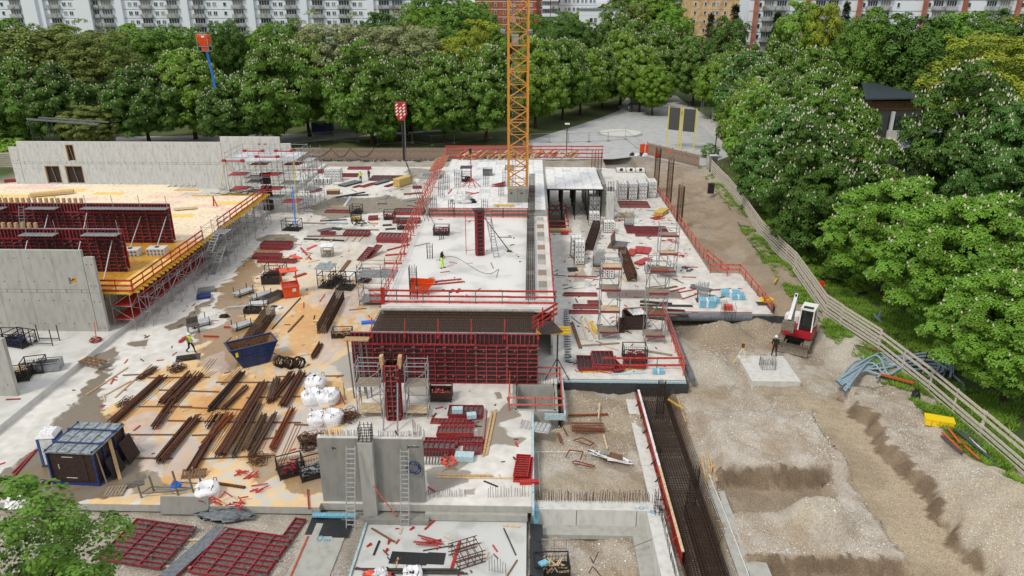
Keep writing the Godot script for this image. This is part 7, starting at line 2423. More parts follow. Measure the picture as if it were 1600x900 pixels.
func digger()->void:
	var at:=P(1244,536,-0.95)
	at.y=land(at.x,at.z)-0.02
	var t:=thing("excavator","white and red compact excavator with raised arm on the gravel","excavator",at,-30.0)
	t.scale=Vector3.ONE*1.12
	track_part(t,-1.0,3.0);track_part(t,1.0,3.0)
	var b:=MB.new()
	b.box(V(0,0.62,0),V(1.5,0.4,1.4));b.lathe([[0.6,0.8],[0.6,0.98]],16)
	put(b,"undercarriage",M.dark_steel,t)
	b=MB.new()   # dozer blade
	for k in 5:
		var a0:=-0.5+0.25*k;var a1:=a0+0.25
		b.quad(V(-1.25,0.4+a0*0.7,2.35+a0*a0*0.35),V(1.25,0.4+a0*0.7,2.35+a0*a0*0.35),V(1.25,0.4+a1*0.7,2.35+a1*a1*0.35),V(-1.25,0.4+a1*0.7,2.35+a1*a1*0.35))
	b.box(V(0,0.45,2.28),V(2.5,0.7,0.1))
	for x in [-0.6,0.6]: b.bar(V(x,0.5,1.0),V(x,0.4,2.3),0.14,0.2)
	put(b,"blade",M.track_steel,t)
	b=MB.new()
	var o:=PackedVector2Array()
	for q in [[1.15,1.2],[1.25,0.9],[1.25,-0.8],[1.0,-1.35],[0.4,-1.6],[-0.4,-1.6],[-1.0,-1.35],[-1.25,-0.8],[-1.25,0.4],[-0.9,1.1]]: o.append(Vector2(q[0],q[1]))
	b.prism(o,1.0,1.62)
	put(b,"counterweight",M.paint_red,t)
	b=MB.new()
	var o2:=PackedVector2Array()
	for q in [[1.18,-0.2],[1.2,-0.8],[0.95,-1.3],[0.4,-1.52],[-0.4,-1.52],[-0.95,-1.3],[-1.2,-0.8],[-1.2,-0.2]]: o2.append(Vector2(q[0],q[1]))
	b.prism(o2,1.62,2.15)
	put(b,"engine_cover",M.paint_white,t)
	var cab:=Node3D.new()
	cab.name="cab"
	t.add_child(cab,true)
	cab.position=V(0.62,1.62,0.25)
	for x in [-0.5,0.5]:
		plank(cab,"pillar",M.paint_white,V(x,0,0.85),V(x*0.95,1.65,0.55),0.09,0.09)
		plank(cab,"pillar",M.paint_white,V(x,0,-0.75),V(x*0.95,1.65,-0.7),0.14,0.14)
		plank(cab,"pillar",M.black_steel,V(x,0,0.05),V(x*0.97,1.62,0.0),0.06,0.06)
		piece(cab,"lower_panel",M.paint_white,V(x*0.98,0.16,0.0),V(0.05,0.3,1.5))
	piece(cab,"roof",M.paint_white,V(0,1.72,-0.1),V(1.08,0.14,1.5))
	piece(cab,"roof_hatch",M.glass,V(0,1.795,0.3),V(0.75,0.012,0.5))
	var gm:=StandardMaterial3D.new()
	gm.resource_name="cab_glass"
	gm.albedo_color=Color(0.1,0.12,0.13,0.62)
	gm.transparency=BaseMaterial3D.TRANSPARENCY_ALPHA
	gm.roughness=0.05
	for x in [-0.49,0.49]: piece(cab,"side_window",gm,V(x,0.95,0.0),V(0.015,1.2,1.35))
	piece(cab,"windscreen",gm,V(0,0.85,0.72),V(0.88,1.45,0.015),Basis(Vector3.RIGHT,-0.18))
	piece(cab,"rear_window",gm,V(0,1.0,-0.72),V(0.86,1.1,0.015))
	piece(cab,"seat",M.black_steel,V(0,0.35,-0.3),V(0.5,0.16,0.5));piece(cab,"seat_back",M.black_steel,V(0,0.72,-0.52),V(0.48,0.7,0.12))
	for x in [-0.25,0.25]: plank(cab,"lever",M.rope_red,V(x,0.1,0.25),V(x,0.65,0.3),0.06,0.06)
	var ar:=Node3D.new()
	ar.name="arm"
	t.add_child(ar,true)
	ar.position=V(-0.35,1.3,1.1)
	for q in [[V(0,0,0),V(0,1.7,0.35),"boom"],[V(0,1.7,0.35),V(0,3.2,-0.1),"boom"],[V(0,3.2,-0.1),V(0,1.6,1.5),"dipper"]]:
		var m:=MB.new()
		m.bar(q[0],q[1],0.24,0.34,V(0,0,1))
		put(m,q[2],M.galv,ar)
	pole(ar,"ram",M.alu,V(0.16,0.1,0.4),V(0.16,1.7,0.7),0.06);pole(ar,"ram",M.dark_steel,V(0,1.9,0.1),V(0,3.3,0.2),0.07)
	var m2:=MB.new()
	m2.box(V(0,1.3,1.6),V(0.9,0.5,0.5));m2.box(V(0,1.0,1.75),V(0.9,0.25,0.3))
	put(m2,"bucket",M.track_steel,ar)
	t=thing("trench_roller","small yellow and red compactor behind the excavator's arm","compactor",P(1196,484,-0.9),20.0)
	piece(t,"hood",M.yellow_plastic,V(0,1.0,0),V(1.0,0.5,1.0))
	piece(t,"cover",M.crane_yellow,V(-0.1,1.3,-0.1),V(0.5,0.2,0.5),Basis(V(0,0,1),0.2))
	piece(t,"body",M.paint_red,V(0.1,0.62,0),V(1.0,0.3,1.0))
	for z in [-0.4,0.4]: pole(t,"drum",M.dark_steel,V(-0.55,0.33,z),V(0.55,0.33,z),0.32)
	plank(t,"handle",M.black_steel,V(-0.3,1.2,0),V(-0.7,1.9,0),0.06,0.06)
func build_earthworks()->void:
	log_fence()
	digger()
	var t:=thing("concrete_pad","concrete foundation pad with starter bars before the excavator","foundation",P(1200,575,-0.55))
	var b:=MB.new()
	b.box(V(0,-0.4,0),V(3.9,0.8,4.6))
	put(b,"pad",M.concrete_pale,t)
	put(_row_bars(V(-0.55,0,0.4),V(0.45,0,0.4),9,1.1),"starter_bars",M.rebar_dark,t)
	put(_row_bars(V(-0.55,0,-0.5),V(0.45,0,-0.5),9,1.1),"starter_bars",M.rebar_dark,t)
	for x in [-0.6,0.5]: put(_row_bars(V(x,0,-0.5),V(x,0,0.4),5,1.1),"starter_bars",M.rebar_dark,t)
	t=thing("survey_tripod","yellow-legged survey tripod with orange instrument on the gravel","tripod",P(1158,568,-0.9))
	for q in [V(-0.9,0,0.35),V(0.45,0,0.5),V(0.1,0,-0.6)]:
		pole(t,"leg",M.white_plastic,V(0,1.45,0),q*0.55+V(0,0.65,0),0.035);pole(t,"leg_foot",M.yellow_plastic,q*0.55+V(0,0.65,0),q,0.03)
	piece(t,"head",M.yellow_plastic,V(0,1.48,0),V(0.22,0.08,0.22))
	piece(t,"instrument",M.black_steel,V(0,1.68,0),V(0.2,0.3,0.2));piece(t,"lens",M.orange,V(0,1.72,0.11),V(0.12,0.12,0.06))
	t=thing("conduit_bundle","bundle of grey-blue plastic conduits curving across the fence","pipes",P(1400,580))
	var ends:=[[1314,602],[1312,598],[1318,606],[1310,592],[1322,606],[1316,596],[1312,588],[1308,590],[1330,600],[1320,610],[1326,604],[1314,586],[1310,596],[1322,598]]
	for k in 14:
		var m:=MB.new()
		var ctrl:=[ends[k],[1345+k*2,580-k*2],[1380+k,562+(k % 4)*6],[1420,556+(k % 5)*5],[1460,552+(k % 5)*6],[1488-k*2,562+(k % 4)*5],[1492-k*4,578+(k % 3)*6]]
		if k>4 and k % 2==0: ctrl=[ends[k],[1340,575-k],[1375,560+k],[1382+k,568],[1370,590]] if k in [8,12] else [ends[k],[1350,572],[1395,556],[1440,550+k*2],[1475,548+k*3]]
		var cv:=Curve3D.new()
		for q in ctrl.size():
			var w: Vector3=P(ctrl[q][0],ctrl[q][1],0.12+0.1*(k % 4))
			w.y=maxf(land(w.x,w.z)+0.1+0.11*(k % 4),0.08)
			var tg:=Vector3.ZERO
			if q>0 and q<ctrl.size()-1: tg=(P(ctrl[q+1][0],ctrl[q+1][1],0.3)-P(ctrl[q-1][0],ctrl[q-1][1],0.3))*0.18
			cv.add_point(w-t.position,-tg,tg)
		cv.bake_interval=0.4
		m.path(Array(cv.get_baked_points()),0.09,7)
		put(m,"conduit",M.pipe_grey,t)
	b=MB.new()
	b.path([P(1488,585,0.1),P(1505,600,0.1),P(1504,612,0.1),P(1497,620,0.1)],0.1,7)
	solo(b,"conduit",M.pipe_grey,"single grey conduit curling on the grass beyond the fence","pipe")
	t=thing("pipe_pile","pile of orange and dark plastic pipes by the fence","pipes",P(1508,690))
	var k:=0
	for q in [[1472,678,1503,706],[1480,674,1500,700],[1490,676,1528,708],[1486,684,1520,700],[1500,678,1545,722],[1512,690,1538,716],[1470,686,1502,712],[1506,674,1534,702],[1520,700,1552,728],[1496,690,1530,722]]:
		pole(t,"pipe",[M.pipe_orange,M.pipe_orange,M.pipe_dark,M.pipe_orange,M.pipe_dark,M.white_plastic,M.pipe_dark,M.pipe_dark,M.pipe_dark,M.pipe_orange][k],on_land(q[0],q[1],0.14+0.08*(k % 3))-t.position,on_land(q[2],q[3],0.14+0.08*(k % 3))-t.position,0.09)
		k+=1
	t=thing("plastic_crate","bright yellow plastic crate by the fence","crate",on_land(1466,664,0.0),-20)
	piece(t,"body",M.yellow_plastic,V(0,0.26,0),V(1.8,0.46,0.8));piece(t,"lid",M.yellow_plastic,V(0,0.52,0),V(1.86,0.08,0.86))
	for e in 3: piece(t,"rib",M.crane_yellow,V(-0.5+0.5*e,0.28,0.405),V(0.06,0.44,0.02))
	t=thing("orange_box","orange and red box hung on the pale fence","box",P(1280,462),0)
	piece(t,"box",M.orange,V(0,1.3,0),V(0.55,0.5,0.4));piece(t,"post",M.red_paint,V(0.0,0.5,0),V(0.3,0.95,0.2))
	t=thing("utility_cabinet","grey electric cabinet on a stand at the fence's far end","cabinet",P(1113,268),0)
	piece(t,"cabinet",M.galv,V(0,1.6,0),V(1.3,2.4,0.8));piece(t,"roof",M.white_plastic,V(0,2.85,0),V(1.4,0.12,0.9));piece(t,"door",M.steel,V(0.1,1.6,0.405),V(0.9,2.0,0.02))
	for x in [-0.5,0.5]: piece(t,"leg",M.dark_steel,V(x,0.2,0),V(0.1,0.4,0.5))
	t=thing("black_box","black junction box below the grey cabinet","box",P(1110,303),0)
	piece(t,"box",M.bitumen,V(0,0.9,0),V(0.9,1.6,0.6));piece(t,"shelf",M.wood_brown,V(0.6,1.5,0.2),V(0.8,0.08,0.4))
	t=thing("bin_bag","black bag hanging on the near pale fence","bag",P(1430,622),0)
	put(crumple(0.32,0.8,0.3,71),"bag",M.bitumen,t)
	t=thing("marker_pole","black pole with red band standing at the near fence","pole",P(1433,600))
	pole(t,"pole",M.black_steel,Vector3.ZERO,V(0.25,2.8,0),0.04);pole(t,"band",M.red_paint,V(0.15,1.6,0),V(0.18,2.0,0),0.06)
	timber(P(1372,585),P(1428,600,0.3),0.16,0.16,M.pipe_orange,"orange board laid across the near fence","","board","board")
	timber(P(1338,540,0.3),P(1376,550,0.6),0.1,0.1,M.wood_brown,"brown stake leaning on the fence bend")
	timber(P(1210,442),P(1214,436),0.2,0.14,M.beam_yellow,"short yellow block beside the fence")
	t=thing("grey_fitting","grey plastic fitting leaning beyond the fence","fitting",P(1370,505))
	plank(t,"arm",M.pipe_grey,V(-0.4,0.9,0),V(0.3,0.2,0.2),0.2,0.2);plank(t,"arm",M.pipe_grey,V(0.0,0.3,0),V(0.2,1.2,0),0.18,0.18)
	t=thing("wire_barrel","blue barrel beyond the far fence","barrel",P(1151,302))
	b=MB.new()
	b.lathe([[0.001,0],[0.3,0],[0.32,0.4],[0.3,0.9],[0.001,0.9]],12)
	put(b,"barrel",M.tube_blue,t)
	b=MB.new()
	var g0:=[]
	for q in [[1148,318],[1180,372],[1215,412],[1240,440],[1262,462],[1290,494]]: g0.append(P(q[0]-10,q[1]+4,0.1))
	b.path(g0,0.05,5)
	solo(b,"hose",M.cable,"black hose running along the foot of the pale fence","hose")
	var gb:=MB.new()
	gb.use_col=true
	for q in 7:
		var a:=q*0.9
		var v:=rnd(0.8,1.2)
		gb.col=Color(v,v,v)
		var c:=V(cos(a)*0.05,0,sin(a)*0.05)
		gb.tri(c+V(-0.02,0,0.02),c+V(cos(a)*0.14,0.26,sin(a)*0.14),c+V(0.02,0,-0.02))
	var mm:=MultiMesh.new()
	mm.transform_format=MultiMesh.TRANSFORM_3D
	mm.mesh=gb.mesh(leaf_mats["fresh"])
	var xf:=[]
	var tries:=0
	while xf.size()<20000 and tries<90000:
		tries+=1
		var z:=-38.0-100.0*rng.randf()*rng.randf()
		var x:=fence_x(z)+rnd(-0.6,13.0) if rng.randf()<0.9 else fence_x(z)-rnd(0.0,2.0)
		if noise_b.get_noise_2d(x*3.0,z*3.0)+rnd(-0.25,0.25)<-0.02: continue
		var s:=rnd(0.6,1.5)
		xf.append(Transform3D(Basis(Vector3.UP,rnd(0,6))*Basis.from_scale(V(s*1.6,s,s*1.6)),V(x,land(x,z),z)))
	mm.instance_count=xf.size()
	for q in xf.size(): mm.set_instance_transform(q,xf[q])
	var mi:=MultiMeshInstance3D.new()
	mi.name="grass_tufts"
	mi.multimesh=mm
	add_child(mi)
	tag(mi,"tufts of grass along and behind the pale fence","grass","","stuff")
# ---------------------------------------------------------------- storage floor on the left
func build_left_slab()->void:
	var t: Node3D
	var b: MB
	var k:=0
	var names:=["long one leftmost","short dark one at the upper left","long one crossing the pink puddle","upper middle pair, left one","upper middle pair, right one","dark thick one in the middle","thin grey one beside the dark thick one","broad one below the middle","short one right of the broad one","long thin one right of the broad one","very long one left of the centre","grey tubes right of the very long one","grey tubes in front of the centre","thin one at the lower centre","long one towards the wire cages","pair below the white bags, left one","pair left of the white bags, broad one","short thick one left of the white bags","long thin one at the lower right","short one beside the blue skip"]
	for q in [[178,660,254,590,9,0],[217,594,243,577,5,0],[243,668,272,625,7,0],[252,632,296,586,8,0],[272,628,312,586,8,0],[330,642,378,586,12,3],[350,640,384,606,5,2],[250,722,305,656,16,0],[325,668,338,650,5,3],[318,700,362,650,6,1],[345,712,412,600,15,0],[365,715,405,632,5,2],[386,705,412,652,10,2],[392,715,430,650,6,2],[425,705,456,642,6,1],[425,628,457,586,8,0],[443,636,472,584,12,0],[421,630,432,595,8,2],[300,738,352,650,8,0],[488,560,500,540,7,0]]:
		bundle(P(q[0],q[1],0.08),P(q[2],q[3],0.08),q[4]*2,0.042,[M.rebar,M.rebar_orange,M.rebar_grey,M.rebar_dark][q[5]],"rusty rebar bundle on timber sleepers, "+names[k],"rebar bundles on the left floor",0.1+q[4]*0.019,4)
		k+=1
	k=0
	for q in [[192,587,240,585],[232,591,328,590],[215,636,300,636],[248,610,342,613],[338,598,428,598],[282,637,385,641],[262,658,395,660],[192,680,278,680],[300,681,330,680],[203,716,270,717],[315,718,430,712],[385,622,480,620],[435,589,535,588],[460,664,520,666],[345,660,470,661],[392,688,440,684],[165,618,205,596],[180,622,237,570],[135,618,200,575]]:
		timber(P(q[0],q[1]),P(q[2],q[3]),0.1,0.08,M.wood_brown if k<16 else M.wood,"timber sleeper under the rebar, %s" % ["upper left","rear row","row at the leftmost bundle","second row","rear row right","third row","fourth row","left of the pink puddle","short one in the middle","front row left","front row right","row by the grey tubes","row behind the white bags","under the lower bags","row in front of the centre","short one lower right","loose pale one leftmost","loose pale long one","loose pale one at the puddle"][k],"timber sleepers")
		k+=1
	k=0
	for q in [[250,660,330,560],[190,655,262,590],[330,705,372,640],[290,605,330,580],[360,690,400,620],[430,735,462,660],[270,690,300,660],[390,560,428,520],[345,600,370,575]]:
		b=MB.new()
		var a:=P(q[0],q[1],0.03);var c:=P(q[2],q[3],0.03)
		for e in 3: b.tube(a+V(0.15*e,0,0.1*e),c+V(0.25*e,0.0,0),0.016,4)
		solo(b,"loose_bars",M.rebar_grey,"few loose thin bars on the left floor, %s" % ["long ones at left","by the leftmost bundle","lower middle","upper middle","beside the very long bundle","near the wire cages","near the pink puddle","behind the blue skip","before the blue skip"][k],"rebar",Vector3.ZERO,0.0,"loose thin bars")
		k+=1
	rebar_cage(P(503,522),P(532,466),0.85,0.9,M.rebar,M.rebar_dark,"long rusty column cage lying near the wet patch","left floor cages",0.16,0.026)
	rebar_cage(P(388,545),P(424,492),0.9,0.9,M.rebar,M.rebar_dark,"long rusty column cage lying behind the blue skip","left floor cages",0.16,0.026)
	for q in [[276,578,0.9,6,"tangle of stirrups at the upper left of the rebar"],[200,632,0.6,4,"small stirrup tangle at the leftmost bundle"],[492,690,1.0,7,"brown stirrup heap above the wire cages"],[545,655,1.3,9,"large rusty stirrup heap at the foreground wall"],[505,660,0.7,4,"stirrups between the lower white bags"],[478,688,0.8,5,"flat stirrup pile left of the wall"],[482,700,0.7,4,"dark stirrup pile by the wire cages"],[405,720,0.6,4,"small brown frames left of the wire cages"]]:
		t=thing("stirrup_heap",q[4],"rebar",P(q[0],q[1]),rnd(0,90),"stirrup heaps")
		b=MB.new()
		for e in q[3]*3:
			var c:=V(rnd(-0.5,0.5)*q[2],0.05+rnd(0,0.35)*q[2],rnd(-0.4,0.4)*q[2])
			var w:=Basis.from_euler(V(rnd(-0.5,0.5),rnd(0,3),rnd(-0.5,0.5)))*0.42
			var cs:=[c+w.x+w.z*0.8,c-w.x+w.z*0.8,c-w.x-w.z*0.8,c+w.x-w.z*0.8]
			for i in 4: b.tube(cs[i],cs[(i+1) % 4],0.022,4)
		put(b,"stirrups",M.rebar if q[0] != 482 else M.rebar_dark,t).set_meta("kind","stuff")
	skip_blue()
	for q in [[438,560],[452,562],[466,561]]:
		t=thing("wire_roll","dark rusty wire roll beside the blue skip, %s" % {438: "left",452: "middle",466: "right"}[q[0]],"wire",P(q[0],q[1]+5,0.45),-30,"dark wire rolls")
		b=MB.new()
		for e in 16:
			var r:=0.42+rnd(-0.06,0.06)
			var x:=rnd(-0.4,0.4)
			var pts:=[]
			for i in 13: pts.append(V(x+0.06*sin(i*1.7+e),sin(TAU*i/12.0)*r,cos(TAU*i/12.0)*r))
			b.path(pts,0.028,4)
		put(b,"coils",M.rebar_dark,t).set_meta("kind","stuff")
	big_bag(P(494,606),10,1.5,"white bulk bag, rear one of the upper three",false)
	big_bag(P(489,628),30,1.45,"white bulk bag, left one of the upper three")
	big_bag(P(514,628),-10,1.5,"white bulk bag with open top, right one of the upper three")
	big_bag(P(497,662),15,1.3,"white bulk bag of the lower pair, left one")
	big_bag(P(520,660),-20,1.4,"white bulk bag of the lower pair, right one")
	t=thing("bolt_cutter","red bolt cutter standing beside the white bags","tool",P(534,632))
	for s in [-1,1]: plank(t,"handle",M.red_paint,V(s*0.25,0.02,0),V(0,0.7,0),0.06,0.06)
	plank(t,"jaws",M.dark_steel,V(0,0.7,0),V(-0.05,1.1,0),0.08,0.06)
	stillage(P(455,738),28,1.55,1.2,1.05,"black wire stillage left of the foreground wall, left one",M.black_steel,M.form_red)
	stillage(P(487,742),28,1.4,1.2,1.1,"black wire stillage left of the foreground wall, right one",M.black_steel,M.galv)
	hut()
	for q in [[14,535,1.9,1.4,1.1,0,"brown-black stillage at the left edge below the wall"],[33,538,1.9,1.5,1.2,-14,"dark stillage with blue base below the concrete wall"],[55,580,1.5,1.3,1.1,18,"open black cage in the row at the left edge"],[28,592,1.9,1.3,0.9,18,"long black cage in the row at the left edge"],[8,605,1.4,1.1,1.0,20,"black cage at the very left edge"]]:
		stillage(P(q[0],q[1],0.5),q[5],q[2],q[3],q[4],q[6],M.black_steel,M.dark_steel if q[0] != 33 else M.frame_blue)
	stillage(P(78,577,0.5),14,1.7,1.1,0.8,"grey sheet-steel bin on the raised floor",M.galv,null,true,"stillages",0.2,null,"steel_bin")
	beam_stack(P(14,584,0.5),20,3.0,4,2,0.3,0.1,M.wood_pale,"pale planks stacked at the left edge",M.wood)
	pallet(P(145,566,0.42),-20,"wooden ramp of boards over the raised floor's kerb",M.wood_brown,4,2.2,1.0)
	t=thing("bucket","white bucket beside the dark stillage below the wall","bucket",P(49,537,0.5))
	b=MB.new()
	b.lathe([[0.001,0],[0.22,0],[0.26,0.5],[0.001,0.5]],10)
	put(b,"bucket",M.white_plastic,t)
	var rk:=thing("steel_rack","empty steel rack with four posts below the concrete wall","rack",P(72,536,0.5))
	for x in [-0.9,0.9]:
		for z in [-0.5,0.5]: pole(rk,"post",M.dark_steel,V(x,0,z),V(x,1.5,z),0.045)
	for z in [-0.5,0.5]: plank(rk,"rail",M.steel,V(-0.9,0.2,z),V(0.9,0.2,z),0.08,0.08)
	coil(P(150,533,0.5),0.5,5,0.03,M.form_red,"brown-red hose coil at the end of the concrete wall","hose_coil","hose")
	timber(P(151,533,0.5),P(153,500,0.5)*0.1+P(151,533,0.5)*0.9+V(0.1,1.6,0),0.08,0.06,M.rail_pink,"salmon board leaning at the end of the concrete wall","","board","board")
	timber(P(10,625,0.5),P(32,624,0.5),0.1,0.08,M.form_red,"dark red bar on the raised floor at the left edge","","red_bar","bar")
	for q in [[22,745,58,703,"right"],[20,740,55,705,"left"]]: timber(P(q[0],q[1]),P(q[2],q[3]),0.1,0.1,M.form_red,"long red beam lying left of the blue toilet, %s one" % q[4],"red beams by the toilet","red_beam","beam")
	pallet(P(181,769),8,"wooden pallet right of the brown hut",M.wood_grey,6,1.15,0.95)
	var pl:=pallet(P(303,744),6,"brown wooden pallet leaning on steel frames",M.wood_brown,8,1.5,0.9)
	pl.rotation.x=0.5
	piece(thing("grey_plate","dark grey plate lying right of the pallet","plate",P(211,757),30),"plate",M.form_sheet_grey,V(0,0.03,0),V(1.0,0.04,0.6))
	t=thing("concrete_plate","grey board standing on edge at the left floor's front","board",P(291,801,-0.55))
	piece(t,"board",M.concrete_dark,V(0,0.52,0),V(2.9,1.05,0.12),Basis(Vector3.RIGHT,-0.35))
	t=thing("scaffold_rack","grey steel frames with upright posts at the left floor's front","frames",P(262,772))
	for q in [[-1.4,0.4],[-1.0,-0.3],[0.2,-0.8],[0.7,0.1],[1.5,-0.2],[1.9,-0.6]]: pole(t,"post",M.steel,V(q[0],0,q[1]),V(q[0]-0.1,1.1,q[1]),0.06)
	for q in [[-1.4,0.4,0.7,0.1],[-1.0,-0.3,1.5,-0.2],[0.2,-0.8,1.9,-0.6],[-1.4,0.4,-1.0,-0.3],[0.7,0.1,1.5,-0.2]]: plank(t,"rail",M.steel,V(q[0],0.3,q[1]),V(q[2],0.35,q[3]),0.07,0.07)
	t=thing("plastic_sack","blue plastic bag hanging on the grey steel frames","bag",P(275,760,0.4))
	put(crumple(0.32,0.35,0.25,81),"bag",M.tube_blue,t)
	big_bag(P(325,775),20,1.3,"white bulk bag behind the grey board at the front")
	t=thing("red_brackets","tangle of red steel brackets in a grey sheet at the front","brackets",P(352,790,-0.1))
	for e in 22:
		var a:=V(rnd(-1.2,1.2),0.1+rnd(0,0.4),rnd(-0.4,0.4))
		plank(t,"bracket",M.rail_red,a,a+V(rnd(-0.6,0.6),rnd(-0.1,0.3),rnd(-0.4,0.4)),0.06,0.06)
	var sh:=put(crumple(1.7,0.35,0.5,91),"sheet",M.membrane_grey,t)
	sh.position=V(0.2,-0.3,0.55)
	for q in [[405,765,0],[393,745,1],[375,740,2]]:
		t=thing("red_brackets","few red brackets on the tan floor, %s" % ["right of the tangle","upper right","behind the tangle"][q[2]],"brackets",P(q[0],q[1]),0,"loose red brackets")
		for e in 5: plank(t,"bracket",M.rail_red,V(rnd(-0.6,0),0.05,rnd(-0.4,0.4)),V(rnd(0,0.6),0.2,rnd(-0.4,0.4)),0.06,0.06)
	timber(P(331,755),P(383,763),0.16,0.12,M.rebar,"rusty steel beam behind the red bracket tangle","","steel_beam","beam")
	timber(P(481,766),P(483,796),0.1,0.1,M.form_red,"dark red bar standing over the front edge","","red_bar","bar")
	for q in [[232,852,3.9,3.4,-4,0.5,"with thick ribs left on the front gravel"],[378,870,4.2,3.6,-4,0.5,"with thick ribs right on the front gravel"]]:
		t=flat_panel(P(q[0],q[1],-0.55)+V(0,0.1,0),q[4]+84.0,q[3],q[2],"large red formwork panel "+q[6],"large panels on the gravel",0.4,M.form_red,0.0,M.form_sheet_grey,1.2)
		shared(fw_clamps(q[2],q[3]),"clamps",M.form_clamp,t,t.get_child(0).transform).set_meta("kind","stuff")
	flat_panel(P(428,872,-0.55),80.0,6.5,0.7,"narrow red formwork panel with pale edge on the gravel","",0.4,M.form_red)
	t=thing("formwork_panel","long dark grey panel lying smooth side up on the gravel","formwork",P(303,868,-0.55),70.0)
	piece(t,"facing_sheet",M.membrane_grey,V(0,0.22,0),V(4.6,0.03,0.85));piece(t,"frame",M.form_red,V(0,0.11,0),V(4.6,0.18,0.83))
	for q in [[275,845,345,845],[255,886,340,890]]: timber(P(q[0],q[1],-0.6),P(q[2],q[3],-0.6),0.12,0.1,M.wood_pale,"pale timber bearer between the large red panels, %s one" % ("rear" if q[1]<860 else "front"),"pale bearers")
	skip_orange()
	for q in [[512,448,1.5,1.4,1.5,true,"black cage with pale roof in the wet patch"],[541,450,1.6,1.6,1.6,false,"grey-black cage right of the roofed one"],[528,440,1.4,1.2,1.0,false,"low black cage behind the roofed one"],[569,440,1.2,1.2,1.3,false,"cage with red parts beside the scaffold"]]:
		stillage(P(q[0],q[1]),-8,q[2],q[3],q[4],q[6],M.black_steel,M.form_red if q[0]==569 else M.dark_steel,false,"stillages",0.3,M.hut_roof if q[5] else null)
	for q in [[457,359,2.2,1.5,1.4,"black cage at the foot of the blue tube",M.dark_steel],[557,333,1.5,1.3,1.2,"small black cage in the middle of the back floor",M.dark_steel],[557,345,1.3,1.0,0.9,"grey cage of yellow parts on the back floor",M.beam_yellow],[609,342,1.5,1.3,1.2,"black bin with red parts on the back floor",M.form_red],[633,357,1.8,1.4,1.3,"black cage near the raised floor's rail",M.form_red],[512,400,1.2,1.0,0.9,"small grey bin on the tan floor",M.wood],[425,442,1.8,1.2,1.0,"brown steel bin beside the orange bucket",M.form_red],[432,428,2.0,1.3,1.2,"black cage with red cloth behind the orange bucket",M.red_paint],[535,525,1.7,1.1,0.7,"black stillage of timber beside the long cage",M.wood],[395,488,1.4,0.9,0.5,"low black bin before the tube racks",M.dark_steel]]:
		stillage(P(q[0],q[1]),rnd(-8,8),q[2],q[3],q[4],q[5],M.black_steel if q[0] != 512 else M.galv,q[6],q[0] in [425,395],"stillages",0.25,M.white_panel if q[0]==512 else null)
	for q in [[381,460,2.0,1.0,55,"left one"],[408,465,2.2,1.0,55,"middle one"],[378,512,1.8,0.9,50,"lower one"],[313,508,1.8,1.2,40,"at the walking worker"],[404,478,1.6,0.9,10,"small one"]]:
		tube_rack(P(q[0],q[1]),q[4],q[2],q[3],2,0.07,M.alu,"rack of bright steel tubes, "+q[5])
	t=thing("grate_stack","stack of grey steel gratings beside the orange bucket","gratings",P(428,468),65)
	for e in 3: piece(t,"frame",M.steel,V(0,0.12+0.18*e,0),V(2.4,0.14,1.0))
	for e in 12: piece(t,"bar",M.dark_steel,V(-1.1+0.2*e,0.6,0),V(0.08,0.05,1.0))
	t=thing("work_bench","grey folding bench at the walking worker","bench",P(303,520),40)
	piece(t,"top",M.form_sheet_grey,V(0,0.8,0),V(1.1,0.06,0.7));piece(t,"back",M.form_sheet_grey,V(0.1,1.1,-0.35),V(1.0,0.6,0.05))
	for x in [-0.45,0.45]: piece(t,"leg",M.steel,V(x,0.39,0),V(0.06,0.78,0.5))
	timber(P(281,536),P(292,528),0.24,0.2,M.red_paint,"red bar at the walking worker's feet","","red_bar","bar")
	piece(thing("grey_plate","flat dark mat with a rusty heap beside the walking worker","mat",P(294,559),20),"mat",M.membrane,V(0,0.02,0),V(1.9,0.03,1.2))
	t=thing("rust_heap","rusty nail heap on the dark mat","scrap",P(293,559,0.04))
	put(crumple(0.7,0.16,0.5,95),"heap",M.rebar_dark,t)
	for q in [[322,455,1.6,"pale sheet on timber below the stair tower"],[318,465,1.3,"blue-black sheet below the stair tower"]]:
		t=thing("sheet_stack",q[3],"sheets",P(q[0],q[1]),25)
		for e in 3: piece(t,"sheet",M.deck_steel if q[0]==322 else M.frame_blue,V(0.05*e,0.1+0.08*e,0),V(q[2],0.06,1.1))
	t=thing("boot_pile","dark pile of pipe clamps on the wet floor","scrap",P(351,495))
	put(crumple(0.5,0.3,0.35,97),"heap",M.rebar_dark,t)
	t=thing("white_sack","open white sack with black rim by the gratings","sack",P(429,482))
	put(crumple(0.7,0.25,0.5,98),"sack",M.white_bag,t)
	var ob:=put(crumple(0.35,0.2,0.25,99),"filling",M.bitumen,t)
	ob.position.y=0.14
